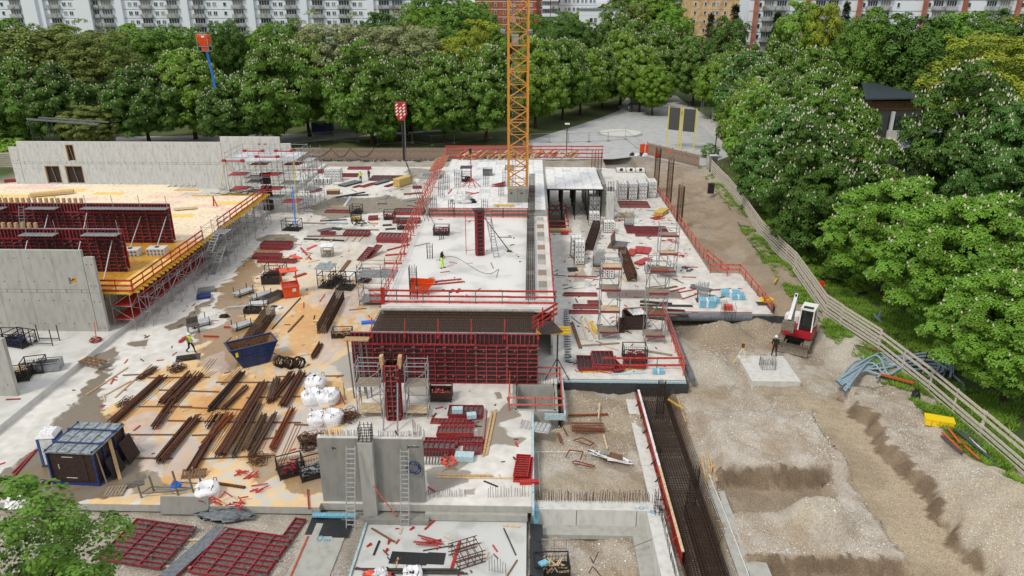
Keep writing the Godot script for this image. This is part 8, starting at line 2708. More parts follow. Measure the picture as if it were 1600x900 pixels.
	for q in [[433,388,3.6,1.4,5,-3,0.3,"stack behind the left front stack"],[418,403,3.2,1.2,3,-2,0.3,"upper stack at the tan floor's edge"],[434,409,4.4,1.0,2,-2,0.35,"long low stack at the tan floor's edge"],[558,367,3.2,1.6,3,-2,0.45,"stack on pale timbers in the middle"],[613,376,3.6,2.0,5,-2,0.5,"big stack near the raised floor's rail"],[640,333,4.2,2.2,3,0,0.4,"stack under the hanging chains"],[635,347,3.6,1.6,3,0,0.4,"second stack under the hanging chains"],[527,331,3.4,1.4,1,0,0.4,"single panel on the back floor"],[513,366,1.8,0.8,2,0,0.35,"small pile in the middle of the floor"],[583,343,1.3,1.0,3,10,0.4,"small block pile on the back floor"],[604,279,5.4,3.6,1,0,0.5,"large grid panel at the back"],[562,264,4.0,1.4,2,0,0.5,"stack at the earth bank"],[545,275,3.0,1.8,2,0,0.4,"stack beside the white panels at the back"],[478,270,6.0,1.0,4,0,0.9,"long stack behind the scaffold tower"],[652,294,1.4,0.9,2,0,0.4,"small pile at the raised floor's back corner"]]:
		for e in q[4]: flat_panel(P(q[0],q[1])+V(rnd(-0.06,0.06),0.15*e,rnd(-0.06,0.06)),q[5]+rnd(-1,1),q[2],q[3],"red formwork panel, "+q[7],"panel stacks on the left floor",q[6],M.form_red)
	for q in [[575,290,60,3.0,1.0,"left one of the back row"],[610,290,62,2.4,0.8,"right one of the back row"],[558,292,60,1.6,0.6,"small one between the grey sheets"]]:
		flat_panel(P(q[0],q[1]),q[2],q[3],q[4],"slanted red panel on the back floor, "+q[5],"slanted panels at the back",0.6,M.form_red)
	for q in [[547,288,3.8,1.6,"left"],[595,286,3.2,1.2,"right"]]:
		t=thing("formwork_panel","smooth grey panel lying slanted on the back floor, %s one" % q[4],"formwork",P(q[0],q[1]),58,"smooth grey panels")
		piece(t,"facing_sheet",M.membrane_grey,V(0,0.25,0),V(q[2],0.04,q[3]));piece(t,"frame",M.form_sheet,V(0,0.12,0),V(q[2]-0.04,0.2,q[3]-0.04))
	beam_stack(P(630,289),60,3.4,5,5,0.26,0.24,M.tan_pack,"tall stack of yellow formwork beams on the back floor",M.wood_pale)
	white_stack(P(522,282),0,2.6,1.4,2.0,6,"white formwork panel stack at the back of the left floor")
	white_stack(P(505,287),0,2.4,1.2,0.8,4,"low white panel stack left of the back stack")
	flat_panel(P(490,300),50,3.0,0.8,"dark red panel standing slanted near the scaffold tower","",0.5,M.form_red,0.15)
	k=0
	for q in [[525,309,570,301,M.bitumen,0.4],[540,307,576,305,M.bitumen,0.5],[538,323,548,308,M.white_panel_grey,0.35],[492,322,510,311,M.wood_pale,0.2],[515,323,545,324,M.wood_pale,0.2],[473,349,508,350,M.wood_grey,0.3],[508,349,543,350,M.pipe_grey,0.4],[500,346,542,344,M.black_steel,0.12],[535,359,592,360,M.wood_grey,0.25],[498,362,518,358,M.form_sheet_grey,1.0],[518,357,533,359,M.bitumen,0.7],[475,374,540,377,M.black_steel,0.3],[480,370,537,369,M.wood_brown,0.16],[631,304,660,302,M.wood_brown,0.7],[633,314,655,311,M.concrete_dark,1.2],[598,353,612,352,M.dark_steel,0.5],[602,359,618,358,M.dark_steel,0.4],[578,350,590,350,M.wood,0.4],[470,388,486,406,M.red_paint,0.16],[480,390,494,384,M.rope_red,0.3],[497,378,505,372,M.wood_pale,0.12],[515,380,522,373,M.wood_pale,0.12],[538,379,544,371,M.wood_pale,0.12],[550,378,556,371,M.wood_pale,0.12],[560,378,567,370,M.wood_pale,0.12],[533,425,546,408,M.wood_brown,0.4],[478,406,484,398,M.wood_pale,0.2],[460,434,478,428,M.form_red_worn,0.4],[355,482,388,479,M.alu,0.3],[350,512,372,512,M.red_paint,0.08],[318,526,342,527,M.red_paint,0.08],[450,520,474,494,M.wood_brown,0.1],[425,515,470,466,M.rebar_grey,0.04],[455,400,470,405,M.rope_red,0.5],[617,296,640,292,M.wood_pale,0.14],[597,312,606,306,M.galv,0.8],[590,319,605,319,M.wood_brown,0.14]]:
		timber(P(q[0],q[1]),P(q[2],q[3]),q[5],0.14,q[4],["black membrane roll on the back floor, front one","black membrane roll on the back floor, rear one","pale grey channel on the wet back floor","pale plank left of the wet patch at the back","pale plank in the wet patch at the back","grey beam right of the black tube cage","pale blue-grey pipe in the middle of the floor","thin black bar behind the pale pipe","long grey concrete beam in the middle","brown-grey form box side in the middle","black form box in the middle","long black channel beside the tan stack","brown board behind the long black channel","brown timber frame at the raised floor's rail","grey slab piece at the raised floor's rail","dark block right of the small pile, rear","dark block right of the small pile, front","short brown board below the small pile","red bar leaning at the tan stack","red plastic strip on the tan floor","short pale bearer in the middle, first","short pale bearer in the middle, second","short pale bearer in the middle, third","short pale bearer in the middle, fourth","short pale bearer in the middle, fifth","brown board beside the roofed cage","pale block beside the red plastic","worn red channel right of the orange bucket","bright channel before the tube racks","thin red bar by the lower tube rack","thin red bar behind the walking worker","brown batten on the tan floor behind the skip","thin grey bar across the tan floor","heap of red netting at the tan stack","pale batten behind the yellow beam stack","grey sheet on the back floor","brown batten left of the stacks at the chains"][k],"loose pieces on the left floor","beam","beam")
		k+=1
	t=thing("clamp_heap","heap of black clamps on the back floor","scrap",P(562,352))
	for e in 22:
		var a:=V(rnd(-1,1),0.05+rnd(0,0.4),rnd(-0.6,0.6))
		plank(t,"clamp",M.black_steel,a,a+V(rnd(-0.4,0.4),rnd(0,0.2),rnd(-0.3,0.3)),0.12,0.1)
	t=thing("form_box","brown wooden crate on the back floor","crate",P(521,303),5)
	piece(t,"crate",M.wood_brown,V(0,0.3,0),V(1.9,0.6,1.0));piece(t,"lid",M.wood,V(0,0.62,0),V(1.95,0.05,1.05))
	t=thing("pit_cover","blue-grey covered shaft opening at the back","shaft cover",P(672,277),0)
	piece(t,"rim",M.concrete,V(0,0.2,0),V(3.4,0.4,3.0));piece(t,"cover",M.hut_roof,V(0,0.43,0),V(2.6,0.05,2.3))
	scaffold("scaffold_rack","grey scaffold with stored red panels at the raised floor's corner",P(562,478),0,2,2.3,1,2.2,[1.0,2.4,3.6],4.3,[[0,0,3.0,M.deck_steel],[0,0,0.4,M.deck_steel],[1,0,3.0,M.deck_steel]],[4.0],true,M.steel)
	for q in [[572,403,68,"left"],[584,399,64,"right"]]:
		flat_panel(P(q[0],q[1])+V(0,0.4,0),q[2],2.6,0.9,"red panel propped up behind the scaffold rack, %s one" % q[3],"propped panels",0.4,M.form_red,0.35)
	for q in [[605,392,640,383],[602,400,640,397],[600,412,638,413],[598,422,632,425]]:
		timber(P(q[0],q[1],1.2),P(q[2],q[3],1.2),0.2,0.16,M.rail_red,"red beam jutting out beside the raised floor, %s" % {392: "uppermost",400: "second",412: "third",422: "lowest"}[q[1]],"jutting red beams","red_beam","beam")
	t=thing("drain_channel","pair of pale battens and blue hose at the left scaffold corner","hose",P(575,505))
	piece(t,"mat",M.tube_blue,V(0,0.1,0),V(1.2,0.2,0.5),Basis(Vector3.UP,0.3))
func skip_blue()->void:
	var a:=P(385,580);var c:=P(432,566);var d:=P(362,562)
	var t:=thing("skip_container","dark blue scrap skip on the tan floor","skip",(P(432,568)+P(358,556))/2+V(0.2,0,0.3),34.0)
	var b:=MB.new()
	var o:=[Vector2(-1.1,0.1),Vector2(1.1,0.1),Vector2(1.9,1.75),Vector2(-1.9,1.75)]
	var i:=[Vector2(-1.02,0.2),Vector2(1.02,0.2),Vector2(1.82,1.75),Vector2(-1.82,1.75)]
	for s in [1.0,-1.0]:
		var q:=[]
		for e in o: q.append(V(e.x,e.y,s*0.95))
		b.quad(q[0],q[1],q[2],q[3])
	for e in [0,1,2]:
		var p: Vector2=[o[3],o[0],o[1]][e];var w: Vector2=[o[0],o[1],o[2]][e]
		b.quad(V(p.x,p.y,-0.95),V(p.x,p.y,0.95),V(w.x,w.y,0.95),V(w.x,w.y,-0.95))
	put(b,"hull",M.skip_blue,t)
	b=MB.new()
	for s in [0.88,-0.88]:
		var q:=[]
		for e in i: q.append(V(e.x,e.y,s))
		b.quad(q[3],q[2],q[1],q[0])
	for e in [0,1,2]:
		var p: Vector2=[i[3],i[0],i[1]][e];var w: Vector2=[i[0],i[1],i[2]][e]
		b.quad(V(p.x,p.y,0.88),V(p.x,p.y,-0.88),V(w.x,w.y,-0.88),V(w.x,w.y,0.88))
	put(b,"lining",M.skip_inside,t)
	for s in [-0.93,0.93]: piece(t,"rim",M.skip_blue,V(0,1.78,s),V(3.9,0.1,0.14))
	for s in [-1.87,1.87]: piece(t,"rim",M.skip_blue,V(s,1.78,0),V(0.14,0.1,1.72))
	for x in [-0.9,0.0,0.9]: piece(t,"rib",M.skip_blue,V(x,0.95,0.98),V(0.1,1.5,0.06))
	piece(t,"rib",M.skip_blue,V(0,1.0,0.99),V(2.9,0.1,0.06))
	piece(t,"sticker",M.yellow_plastic,V(-1.4,1.35,0.965),V(0.2,0.4,0.02))
	b=MB.new()
	for e in 30:
		var p:=V(rnd(-1,1),0.3+rnd(0,0.5),rnd(-0.7,0.7))
		b.bar(p,p+V(rnd(-0.5,0.5),rnd(0,0.4),rnd(-0.4,0.4)),0.1,0.06)
	put(b,"scrap",M.dark_steel,t).set_meta("kind","stuff")
func skip_orange()->void:
	var t:=thing("crane_basket","orange crane basket with roof on the storage floor","basket",P(455,462),24.0)
	var b:=MB.new()
	b.hexa([V(-0.75,0.08,0.7),V(-0.75,0.08,-0.7),V(0.75,0.08,-0.7),V(0.75,0.08,0.7),V(-0.82,1.15,0.76),V(-0.82,1.15,-0.76),V(0.82,1.15,-0.76),V(0.82,1.15,0.76)])
	put(b,"tub",M.orange,t)
	piece(t,"inside",M.red_paint,V(0,1.16,0),V(1.5,0.03,1.4))
	for s in [-0.79,0.79]: piece(t,"rim",M.orange,V(0,1.22,s),V(1.7,0.14,0.08))
	for s in [-0.82,0.82]: piece(t,"rim",M.orange,V(s,1.22,0),V(0.08,0.14,1.5))
	for x in [-0.7,0.7]: piece(t,"post",M.orange,V(x,1.95,-0.3),V(0.12,1.4,0.12))
	piece(t,"roof",M.orange,V(0,2.7,-0.2),V(1.7,0.08,1.3));piece(t,"lifting_eye",M.orange,V(0,2.85,-0.2),V(0.16,0.24,0.08))
	piece(t,"sticker",M.white_plastic,V(0.3,0.85,0.755),V(0.34,0.34,0.02))
func hut()->void:
	var p:=P(118,758)
	var t:=thing("tool_hut","dark brown steel tool hut with grey roof and blue frame","hut",V(-27.9,0,-37.4),-3.0)
	piece(t,"body",M.hut_brown,V(0,1.2,-1.6),V(2.9,2.2,3.1))
	piece(t,"door",M.hut_brown,V(-0.1,1.2,-0.035),V(1.9,1.96,0.03));piece(t,"door_handle",M.alu,V(-0.85,1.3,0.0),V(0.06,0.3,0.08))
	for y in [2.0,0.5]: piece(t,"hinge_bar",M.wood_silver,V(-0.2,y,-0.01),V(0.7,0.04,0.03))
	piece(t,"roof",M.hut_roof,V(0,2.36,-1.6),V(3.2,0.1,3.4))
	for k in 5: piece(t,"roof_seam",M.frame_blue if k in [0,4] else M.steel,V(-1.5+0.75*k,2.43,-1.6),V(0.05,0.05,3.38))
	for z in [-0.9,-2.4]: piece(t,"roof_strap",M.frame_blue,V(0,2.47,z),V(3.3,0.06,0.08))
	for x in [-1.48,1.48]:
		for z in [0.0,-1.0,-2.2,-3.2]: piece(t,"frame_post",M.frame_blue,V(x,1.25,z),V(0.1,2.5,0.1))
	for x in [-1.46,1.46]: piece(t,"base_rail",M.frame_blue,V(x,0.08,-1.6),V(0.12,0.14,3.3))
	piece(t,"base_rail",M.frame_blue,V(0,0.08,0.0),V(2.8,0.14,0.1))
	t=thing("leaning_boards","boards and a black mesh sheet leaning on the brown hut","boards",V(-26.2,0,-38.2))
	plank(t,"board",M.wood,V(0.7,0,0.2),V(-0.15,2.3,-0.9),0.2,0.07);plank(t,"board",M.wood_grey,V(0.3,0,0.9),V(-0.15,2.2,0.6),0.06,0.06)
	piece(t,"mesh_sheet",M.rubber,V(0.2,0.7,-0.4),V(0.05,1.4,1.3),Basis(V(0,0,1),0.25));piece(t,"brown_sheet",M.hut_brown,V(0.3,0.8,-2.0),V(0.05,1.6,1.3),Basis(V(0,0,1),0.3))
	t=thing("portable_toilet","blue and white portable toilet behind the brown hut","toilet",P(80,728)+V(0,0,-0.5),8)
	piece(t,"base",M.pipe_dark,V(0,0.06,0),V(1.14,0.12,1.2))
	for x in [-0.53,0.53]: piece(t,"side",M.toilet_blue,V(x,1.12,0),V(0.06,2.0,1.1))
	piece(t,"back",M.toilet_blue,V(0,1.12,-0.52),V(1.0,2.0,0.06));piece(t,"door",M.white_plastic,V(0.02,1.1,0.53),V(0.78,1.9,0.05))
	for x in [-0.46,0.47]: piece(t,"door_frame",M.toilet_blue,V(x,1.12,0.52),V(0.1,2.0,0.09))
	var b:=MB.new()
	b.hexa([V(-0.6,2.1,0.62),V(-0.6,2.1,-0.62),V(0.6,2.1,-0.62),V(0.6,2.1,0.62),V(-0.42,2.36,0.45),V(-0.42,2.36,-0.45),V(0.42,2.36,-0.45),V(0.42,2.36,0.45)])
	put(b,"roof",M.white_plastic,t)
	piece(t,"notice",M.white_panel_grey,V(0.0,1.6,0.558),V(0.26,0.3,0.008))
	t=thing("sack_pair","white sack with yellow cloth left of the near treetop","sacks",P(30,785))
	put(crumple(0.7,0.8,0.6,101),"white_sack",M.white_bag,t)
	var y:=put(crumple(0.4,0.3,0.35,103),"yellow_cloth",M.yellow_plastic,t)
	y.position=V(0.3,0.75,-0.2)
# ---------------------------------------------------------------- park and square behind the site
func hoarding(label: String,a: Vector3,b: Vector3)->void:
	var t:=thing("board_fence",label,"fence",a,0.0,"brown board fences")
	var d:=b-a
	var n:=maxi(1,int(round(d.length()/3.5)))
	var w:=d.length()/n
	var mb:=MB.new()
	var c:=int(w/0.16)
	for k in c: mb.box(V(0.02*sin(k*5.3),1.15+0.05*sin(k*2.7),-w/2+w*(k+0.5)/c),V(0.03,2.2+0.1*sin(k*2.7),w/c-0.015))
	for y in [0.5,1.8]: mb.box(V(-0.06,y,0),V(0.06,0.1,w))
	var m:=mb.mesh(M.hoarding)
	var bs:=along(a,b)
	for k in n:
		shared(m,"board_panel",null,t,Transform3D(bs,d*((k+0.5)/n)))
		piece(t,"post",M.wood_brown,d*(float(k)/n)+bs.x*0.1+V(0,1.2,0),V(0.12,2.5,0.12))
func wire_fence(label: String,a: Vector3,b: Vector3)->void:
	var t:=thing("wire_fence",label,"fence",a,0.0,"mobile wire fence panels")
	var d:=b-a
	var h:=V(0,2.0,0)
	for q in [Vector3.ZERO,d]:
		pole(t,"post",M.galv,q,q+h,0.045)
		piece(t,"foot",M.concrete_dark,q+V(0,0.08,0),V(0.7,0.16,0.35))
	for y in [0.2,1.95]: pole(t,"rail",M.galv,V(0,y,0),d+V(0,y,0),0.035)
	var m:=MB.new()
	for k in range(1,18): m.bar(d*(k/18.0)+V(0,0.2,0),d*(k/18.0)+V(0,1.95,0),0.008,0.008)
	put(m,"mesh",M.galv,t).set_meta("kind","stuff")
func build_park()->void:
	hoarding("brown board fence along the lawn behind the storage floor",P(464,250),P(700,250))
	hoarding("brown board fence behind the raised floor and crane",P(700,250),P(832,244))
	hoarding("brown board fence beside the square with a red notice",P(1010,241),P(1092,262))
	var t:=thing("notice","small red notice on the board fence beside the square","sign",P(1046,252)+V(-0.2,1.9,0.3))
	piece(t,"plate",M.rope_red,Vector3.ZERO,V(0.8,0.35,0.03))
	var k:=0
	var wf:=["at its left end","second from the left","behind the striped hook","right of the hook","before the lawn trees","left of the crane mast","right of the crane mast","before the stone circle, left","before the stone circle, middle","before the stone circle, right","by the orange tanks","left on the lawn","middle of the lawn","beyond the lawn"]
	for q in [[491,222,523,220],[523,220,560,222],[590,226,645,224],[644,222,675,227],[675,227,710,224],[710,224,768,216],[828,224,858,223],[858,223,888,223],[888,223,920,222],[950,221,977,218],[977,218,1006,240],[440,228,491,222],[768,216,800,222],[920,222,950,221]]:
		wire_fence("mobile wire fence panel "+wf[k],P(q[0],q[1]),P(q[2],q[3]))
		k+=1
	var p:=P(1061,232)
	for q in [[1041,230,1059,"left"],[1063,233,1083,"right"]]:
		var a:=P(q[0],q[1]);var b:=P(q[2],q[1]+2)
		t=thing("display_board","dark display board on tall yellow posts, %s one" % q[3],"board",a,0,"dark display boards")
		var d:=b-a
		for e in [Vector3.ZERO,d]: plank(t,"post",M.yellow_post,e,e+V(0,8.2,0),0.2,0.2)
		plank(t,"board",M.board_dark,d*0.06+V(0,5.8,0.02),d*0.94+V(0,5.8,0.02),0.1,4.4)
	t=thing("stone_circle","round pale stone platform on the square","platform",P(969,209))
	var b:=MB.new()
	b.lathe([[4.6,0.0],[4.6,0.32],[4.3,0.34],[0.001,0.36]],40)
	put(b,"platform",M.concrete_pale,t)
	b=MB.new()
	b.lathe([[5.0,0.0],[5.0,0.14],[4.62,0.15]],40)
	put(b,"step",M.concrete,t)
	for q in [[1003,240,"left"],[1012,241,"right"]]:
		t=thing("orange_tank","orange site box at the end of the board fence, %s one" % q[2],"tank",P(q[0],q[1]),0,"orange site boxes")
		piece(t,"body",M.orange,V(0,0.95,0),V(0.85,1.6,0.85));piece(t,"lid",M.orange,V(0,1.8,0),V(0.95,0.12,0.95));piece(t,"foot",M.black_steel,V(0,0.08,0),V(0.9,0.14,0.9))
	t=thing("rubbish_bags","white sacks and black bags beside the orange boxes","bags",P(995,243))
	for e in 4:
		var o:=put(crumple(0.6,0.6,0.5,111+e),"bag",M.white_bag if e % 2 else M.bitumen,t)
		o.position=V(-0.8+e*0.8,0,0.4*(e % 2))
	t=thing("orange_bin","small orange drum before the board fence by the square","drum",P(1026,247))
	b=MB.new()
	b.lathe([[0.001,0],[0.4,0],[0.45,0.5],[0.38,1.0],[0.001,1.05]],10)
	put(b,"drum",M.orange,t)
	for q in [[1115,258,6.2,"beside the grey cabinet at the fence"],[885,244,6.0,"behind the raised floor, right of the crane"]]:
		t=thing("lamp_post","park lamp post "+q[3],"lamp",P(q[0],q[1]))
		pole(t,"post",M.dark_steel,Vector3.ZERO,V(0,q[2],0),0.09)
		piece(t,"head",M.white_plastic,V(0,q[2]+0.15,0),V(0.9,0.25,0.5));piece(t,"arm",M.dark_steel,V(0,q[2]-0.1,0),V(0.7,0.08,0.08))
	k=0
	for q in [[1096,178,1096,138],[1106,186,1106,165],[1113,192,1113,170],[1120,198,1120,176]]:
		var at:=P(q[0],q[1])
		var h:=YZ(q[2],q[3],at.z).y
		t=thing("truss_tower","grey aluminium truss tower beside the path, %s" % ["tallest with a crossbar","second","third","nearest"][k],"truss",at,0,"truss towers")
		b=MB.new()
		for x in [-0.25,0.25]:
			for z in [-0.25,0.25]: b.bar(V(x,0,z),V(x,h,z),0.06,0.06)
		var y:=0.0
		while y<h-0.5:
			b.bar(V(-0.25,y,0.25),V(0.25,y+0.5,0.25),0.03,0.03);b.bar(V(0.25,y,0.25),V(-0.25,y+0.5,0.25),0.03,0.03)
			y+=0.5
		put(b,"lattice",M.galv,t)
		if k==0: piece(t,"crossbar",M.galv,V(1.2,h-0.2,0),V(2.6,0.35,0.4))
		k+=1
	for q in [[505,208,4.5,"left under the chestnuts"],[622,206,3.6,"behind the striped hook"]]:
		t=thing("site_container","dark blue container half hidden "+q[3],"container",P(q[0],q[1]))
		piece(t,"body",M.skip_blue,V(0,1.25,0),V(q[2],2.4,2.2))
		for e in 8: piece(t,"rib",M.skip_blue,V(-q[2]/2+q[2]*(e+0.5)/8.0,1.25,1.12),V(0.12,2.2,0.06))
		piece(t,"roof",M.hut_roof,V(0,2.49,0),V(q[2]+0.1,0.08,2.3))
	var rm:=mat("metal_roof",Color8(92,104,112),0.4,TEX.grunge,0.3,0.4)
	var seam:=mat("roof_seam",Color8(62,72,80),0.4,null,1.0,0.4)
	var q0:=YZ(1362,152,-163.0)
	t=thing("pavilion","dark timber pavilion with folded metal roofs among the trees","building",V(q0.x,0,-166.0),0)
	roof_slab(t,[YZ(1345,124,-176.0),YZ(1448,149,-172.0),YZ(1452,153,-163.0),YZ(1352,154,-163.0)],rm,seam,16)
	roof_slab(t,[YZ(1394,138,-178.0),YZ(1424,128,-178.0),YZ(1433,130,-177.0),YZ(1431,147,-172.0)],rm,seam,6)
	var yy:=YZ(1400,156,-163.4).y
	var wd:=YZ(1449,152,-163.4).x-YZ(1362,152,-163.4).x
	piece(t,"wall",M.board_dark,V(wd/2,yy/2-0.2,-2.0),V(wd,yy-0.5,7.0))
	for e in 12: piece(t,"cladding_board",M.wood_brown,V(wd*(e+0.5)/12.0,yy-1.3,1.55),V(wd/12.0-0.06,1.9,0.08))
	for e in 3: piece(t,"window",M.glass,V(wd*(0.5+0.16*e),3.2,1.54),V(wd*0.13,2.6,0.06))
	piece(t,"column",M.white_plastic,V(wd*0.46,2.8,2.6),V(0.6,5.6,0.6))
	piece(t,"terrace_wall",M.concrete_pale,V(wd*0.6,0.9,4.0),V(wd*0.5,1.8,0.3))
	q0=YZ(1408,236,-118.0)
	t=thing("pavilion","blue-grey ribbed metal roof between two chestnut trees","building",V(q0.x,0,-118.0),0)
	roof_slab(t,[YZ(1402,208,-126.0),YZ(1407,235,-118.0),YZ(1500,222,-118.0),YZ(1500,172,-130.0)],M.hut_roof,seam,14)
	piece(t,"wall",M.board_dark,V(6.0,q0.y/2-0.25,-5.0),V(11.0,q0.y-0.5,7.5))
	for e in 9: piece(t,"cladding_board",M.dark_steel,V(0.9+1.2*e,q0.y/2-0.25,-1.2),V(0.25,q0.y-0.6,0.12))
	t=thing("log_stack","pile of grey boards left of the long pale wall","timber",P(12,262,0.5))
	for e in 8: plank(t,"board",M.wood_silver,V(-4,0.2+0.35*e,0.2*e),V(3.5,0.3+0.35*e,0.1*e),0.1,0.25)
	timber(P(8,285,0.5),P(30,284,0.5),0.5,0.5,M.form_red,"red formwork beam at the left end of the long wall","","red_beam","beam")
	b=MB.new()
	for q in [[470,520],[520,548],[550,586]]:
		var pts:=[]
		for e in 13:
			var u:=e/12.0
			var w:=P(lerpf(q[0],q[1],u),249.5)
			pts.append(w+V(0,2.2-6.4*u*(1.0-u),0.35))
		b.path(pts,0.05,4)
	solo(b,"cable",M.cable,"black cables drooping along the board fence","cable")
	b=MB.new()
	for e in 60:
		var w:=P(rnd(470,700),rnd(250.2,251.6))
		b.bar(w,w+V(rnd(-0.8,0.8),rnd(0,0.2),rnd(-0.2,0.2)),0.3,0.16)
	var o2:=solo(b,"plastic_litter",M.pipe_dark,"dark plastic sheeting along the foot of the board fence","plastic sheet")
	tag(o2,"","","","stuff")
func roof_slab(t: Node3D,c: Array,m: Material,s: Material,n: int)->void:
	var b:=MB.new()
	var q:=[]
	for e in c: q.append(e-t.position)
	b.quad(q[0],q[1],q[2],q[3])
	var dn:=V(0,-0.25,0)
	b.quad(q[3]+dn,q[2]+dn,q[1]+dn,q[0]+dn)
	for e in 4: b.quad(q[e],q[e]+dn,q[(e+1) % 4]+dn,q[(e+1) % 4])
	put(b,"roof",m,t)
	for e in n+1:
		var f:=float(e)/n
		plank(t,"roof_seam",s,q[0].lerp(q[1],f)+V(0,0.03,0),q[3].lerp(q[2],f)+V(0,0.03,0),0.06,0.08)
# ---------------------------------------------------------------- people: smooth-joined capsules meshed as surface nets
func nets(out: MB,bones: Array,cell: float,k: float)->void:   # bone: [a,b,ra,rb,colour]
	var lo:=Vector3.ONE*1e9;var hi:=-lo
	for q in bones:
		var r:=Vector3.ONE*(maxf(q[2],q[3])+cell*2.5)
		lo=lo.min((q[0] as Vector3).min(q[1])-r);hi=hi.max((q[0] as Vector3).max(q[1])+r)
	var n:=Vector3i(((hi-lo)/cell).ceil())+Vector3i.ONE
	var f:=PackedFloat32Array();f.resize(n.x*n.y*n.z);f.fill(1.0)
	var best:=f.duplicate()
	var who:=PackedByteArray();who.resize(f.size())
	for bi in bones.size():
		var q=bones[bi]
		var a: Vector3=q[0];var d: Vector3=q[1]-q[0]
		var ra: float=q[2];var dr: float=q[3]-q[2]
		var l2:=maxf(d.length_squared(),1e-8)
		var m:=Vector3.ONE*(maxf(q[2],q[3])+k+cell)
		var i0:=Vector3i(((a.min(q[1])-m-lo)/cell).floor()).clamp(Vector3i.ZERO,n-Vector3i.ONE)
		var i1:=Vector3i(((a.max(q[1])+m-lo)/cell).ceil()).clamp(Vector3i.ZERO,n-Vector3i.ONE)
		for z in range(i0.z,i1.z+1):
			for y in range(i0.y,i1.y+1):
				var w:=(z*n.y+y)*n.x
				for x in range(i0.x,i1.x+1):
					var p:=lo+V(x,y,z)*cell-a
					var t:=clampf(p.dot(d)/l2,0.0,1.0)
					var e:=(p-d*t).length()-ra-dr*t
					if e<best[w+x]:
						best[w+x]=e;who[w+x]=bi
					var g0:=f[w+x]
					var h:=maxf(k-absf(g0-e),0.0)/k
					f[w+x]=minf(g0,e)-h*h*k*0.25
	var idx:=PackedInt32Array();idx.resize(f.size());idx.fill(-1)
	var st:=[0,1,n.x,n.x+1,n.x*n.y,n.x*n.y+1,n.x*n.y+n.x,n.x*n.y+n.x+1]
	for z in n.z-1:
		for y in n.y-1:
			for x in n.x-1:
				var w:=(z*n.y+y)*n.x+x
				var c:=0
				for q in 8: c+=1 if f[w+st[q]]<0.0 else 0
				if c==0 or c==8: continue
				var sum:=Vector3.ZERO
				var cnt:=0
				for q in 8:
					for ax in 3:
						if q & (1 << ax): continue
						var r:=q | (1 << ax)
						var v0:=f[w+st[q]];var v1:=f[w+st[r]]
						if (v0<0.0)==(v1<0.0): continue
						var t:=v0/(v0-v1)
						sum+=V(q & 1,(q >> 1) & 1,(q >> 2) & 1).lerp(V(r & 1,(r >> 1) & 1,(r >> 2) & 1),t)
						cnt+=1
				idx[w]=out.v.size()
				out.v.append(lo+(V(x,y,z)+sum/cnt)*cell)
				out.n.append(V(f[w+1]-f[w]+f[w+st[7]]-f[w+st[6]],f[w+n.x]-f[w]+f[w+st[7]]-f[w+st[5]],f[w+st[4]]-f[w]+f[w+st[7]]-f[w+st[3]]).normalized())
				out.c.append(bones[who[w]][4])
	for z in range(1,n.z-1):
		for y in range(1,n.y-1):
			for x in range(1,n.x-1):
				var w:=(z*n.y+y)*n.x+x
				for ax in 3:
					var s: int=[1,n.x,n.x*n.y][ax]
					if (f[w]<0.0)==(f[w+s]<0.0): continue
					var u: int=[n.x,n.x*n.y,1][ax];var v: int=[n.x*n.y,1,n.x][ax]
					var q:=[idx[w-u-v],idx[w-v],idx[w],idx[w-u]]
					if -1 in q: continue
					if f[w]<0.0: q.reverse()
					out.i.append_array([q[0],q[1],q[2],q[0],q[2],q[3]])
func limb(a: Vector3,b: Vector3,ra: float,rb: float,c: Color)->Array: return [a,b,ra,rb,c]
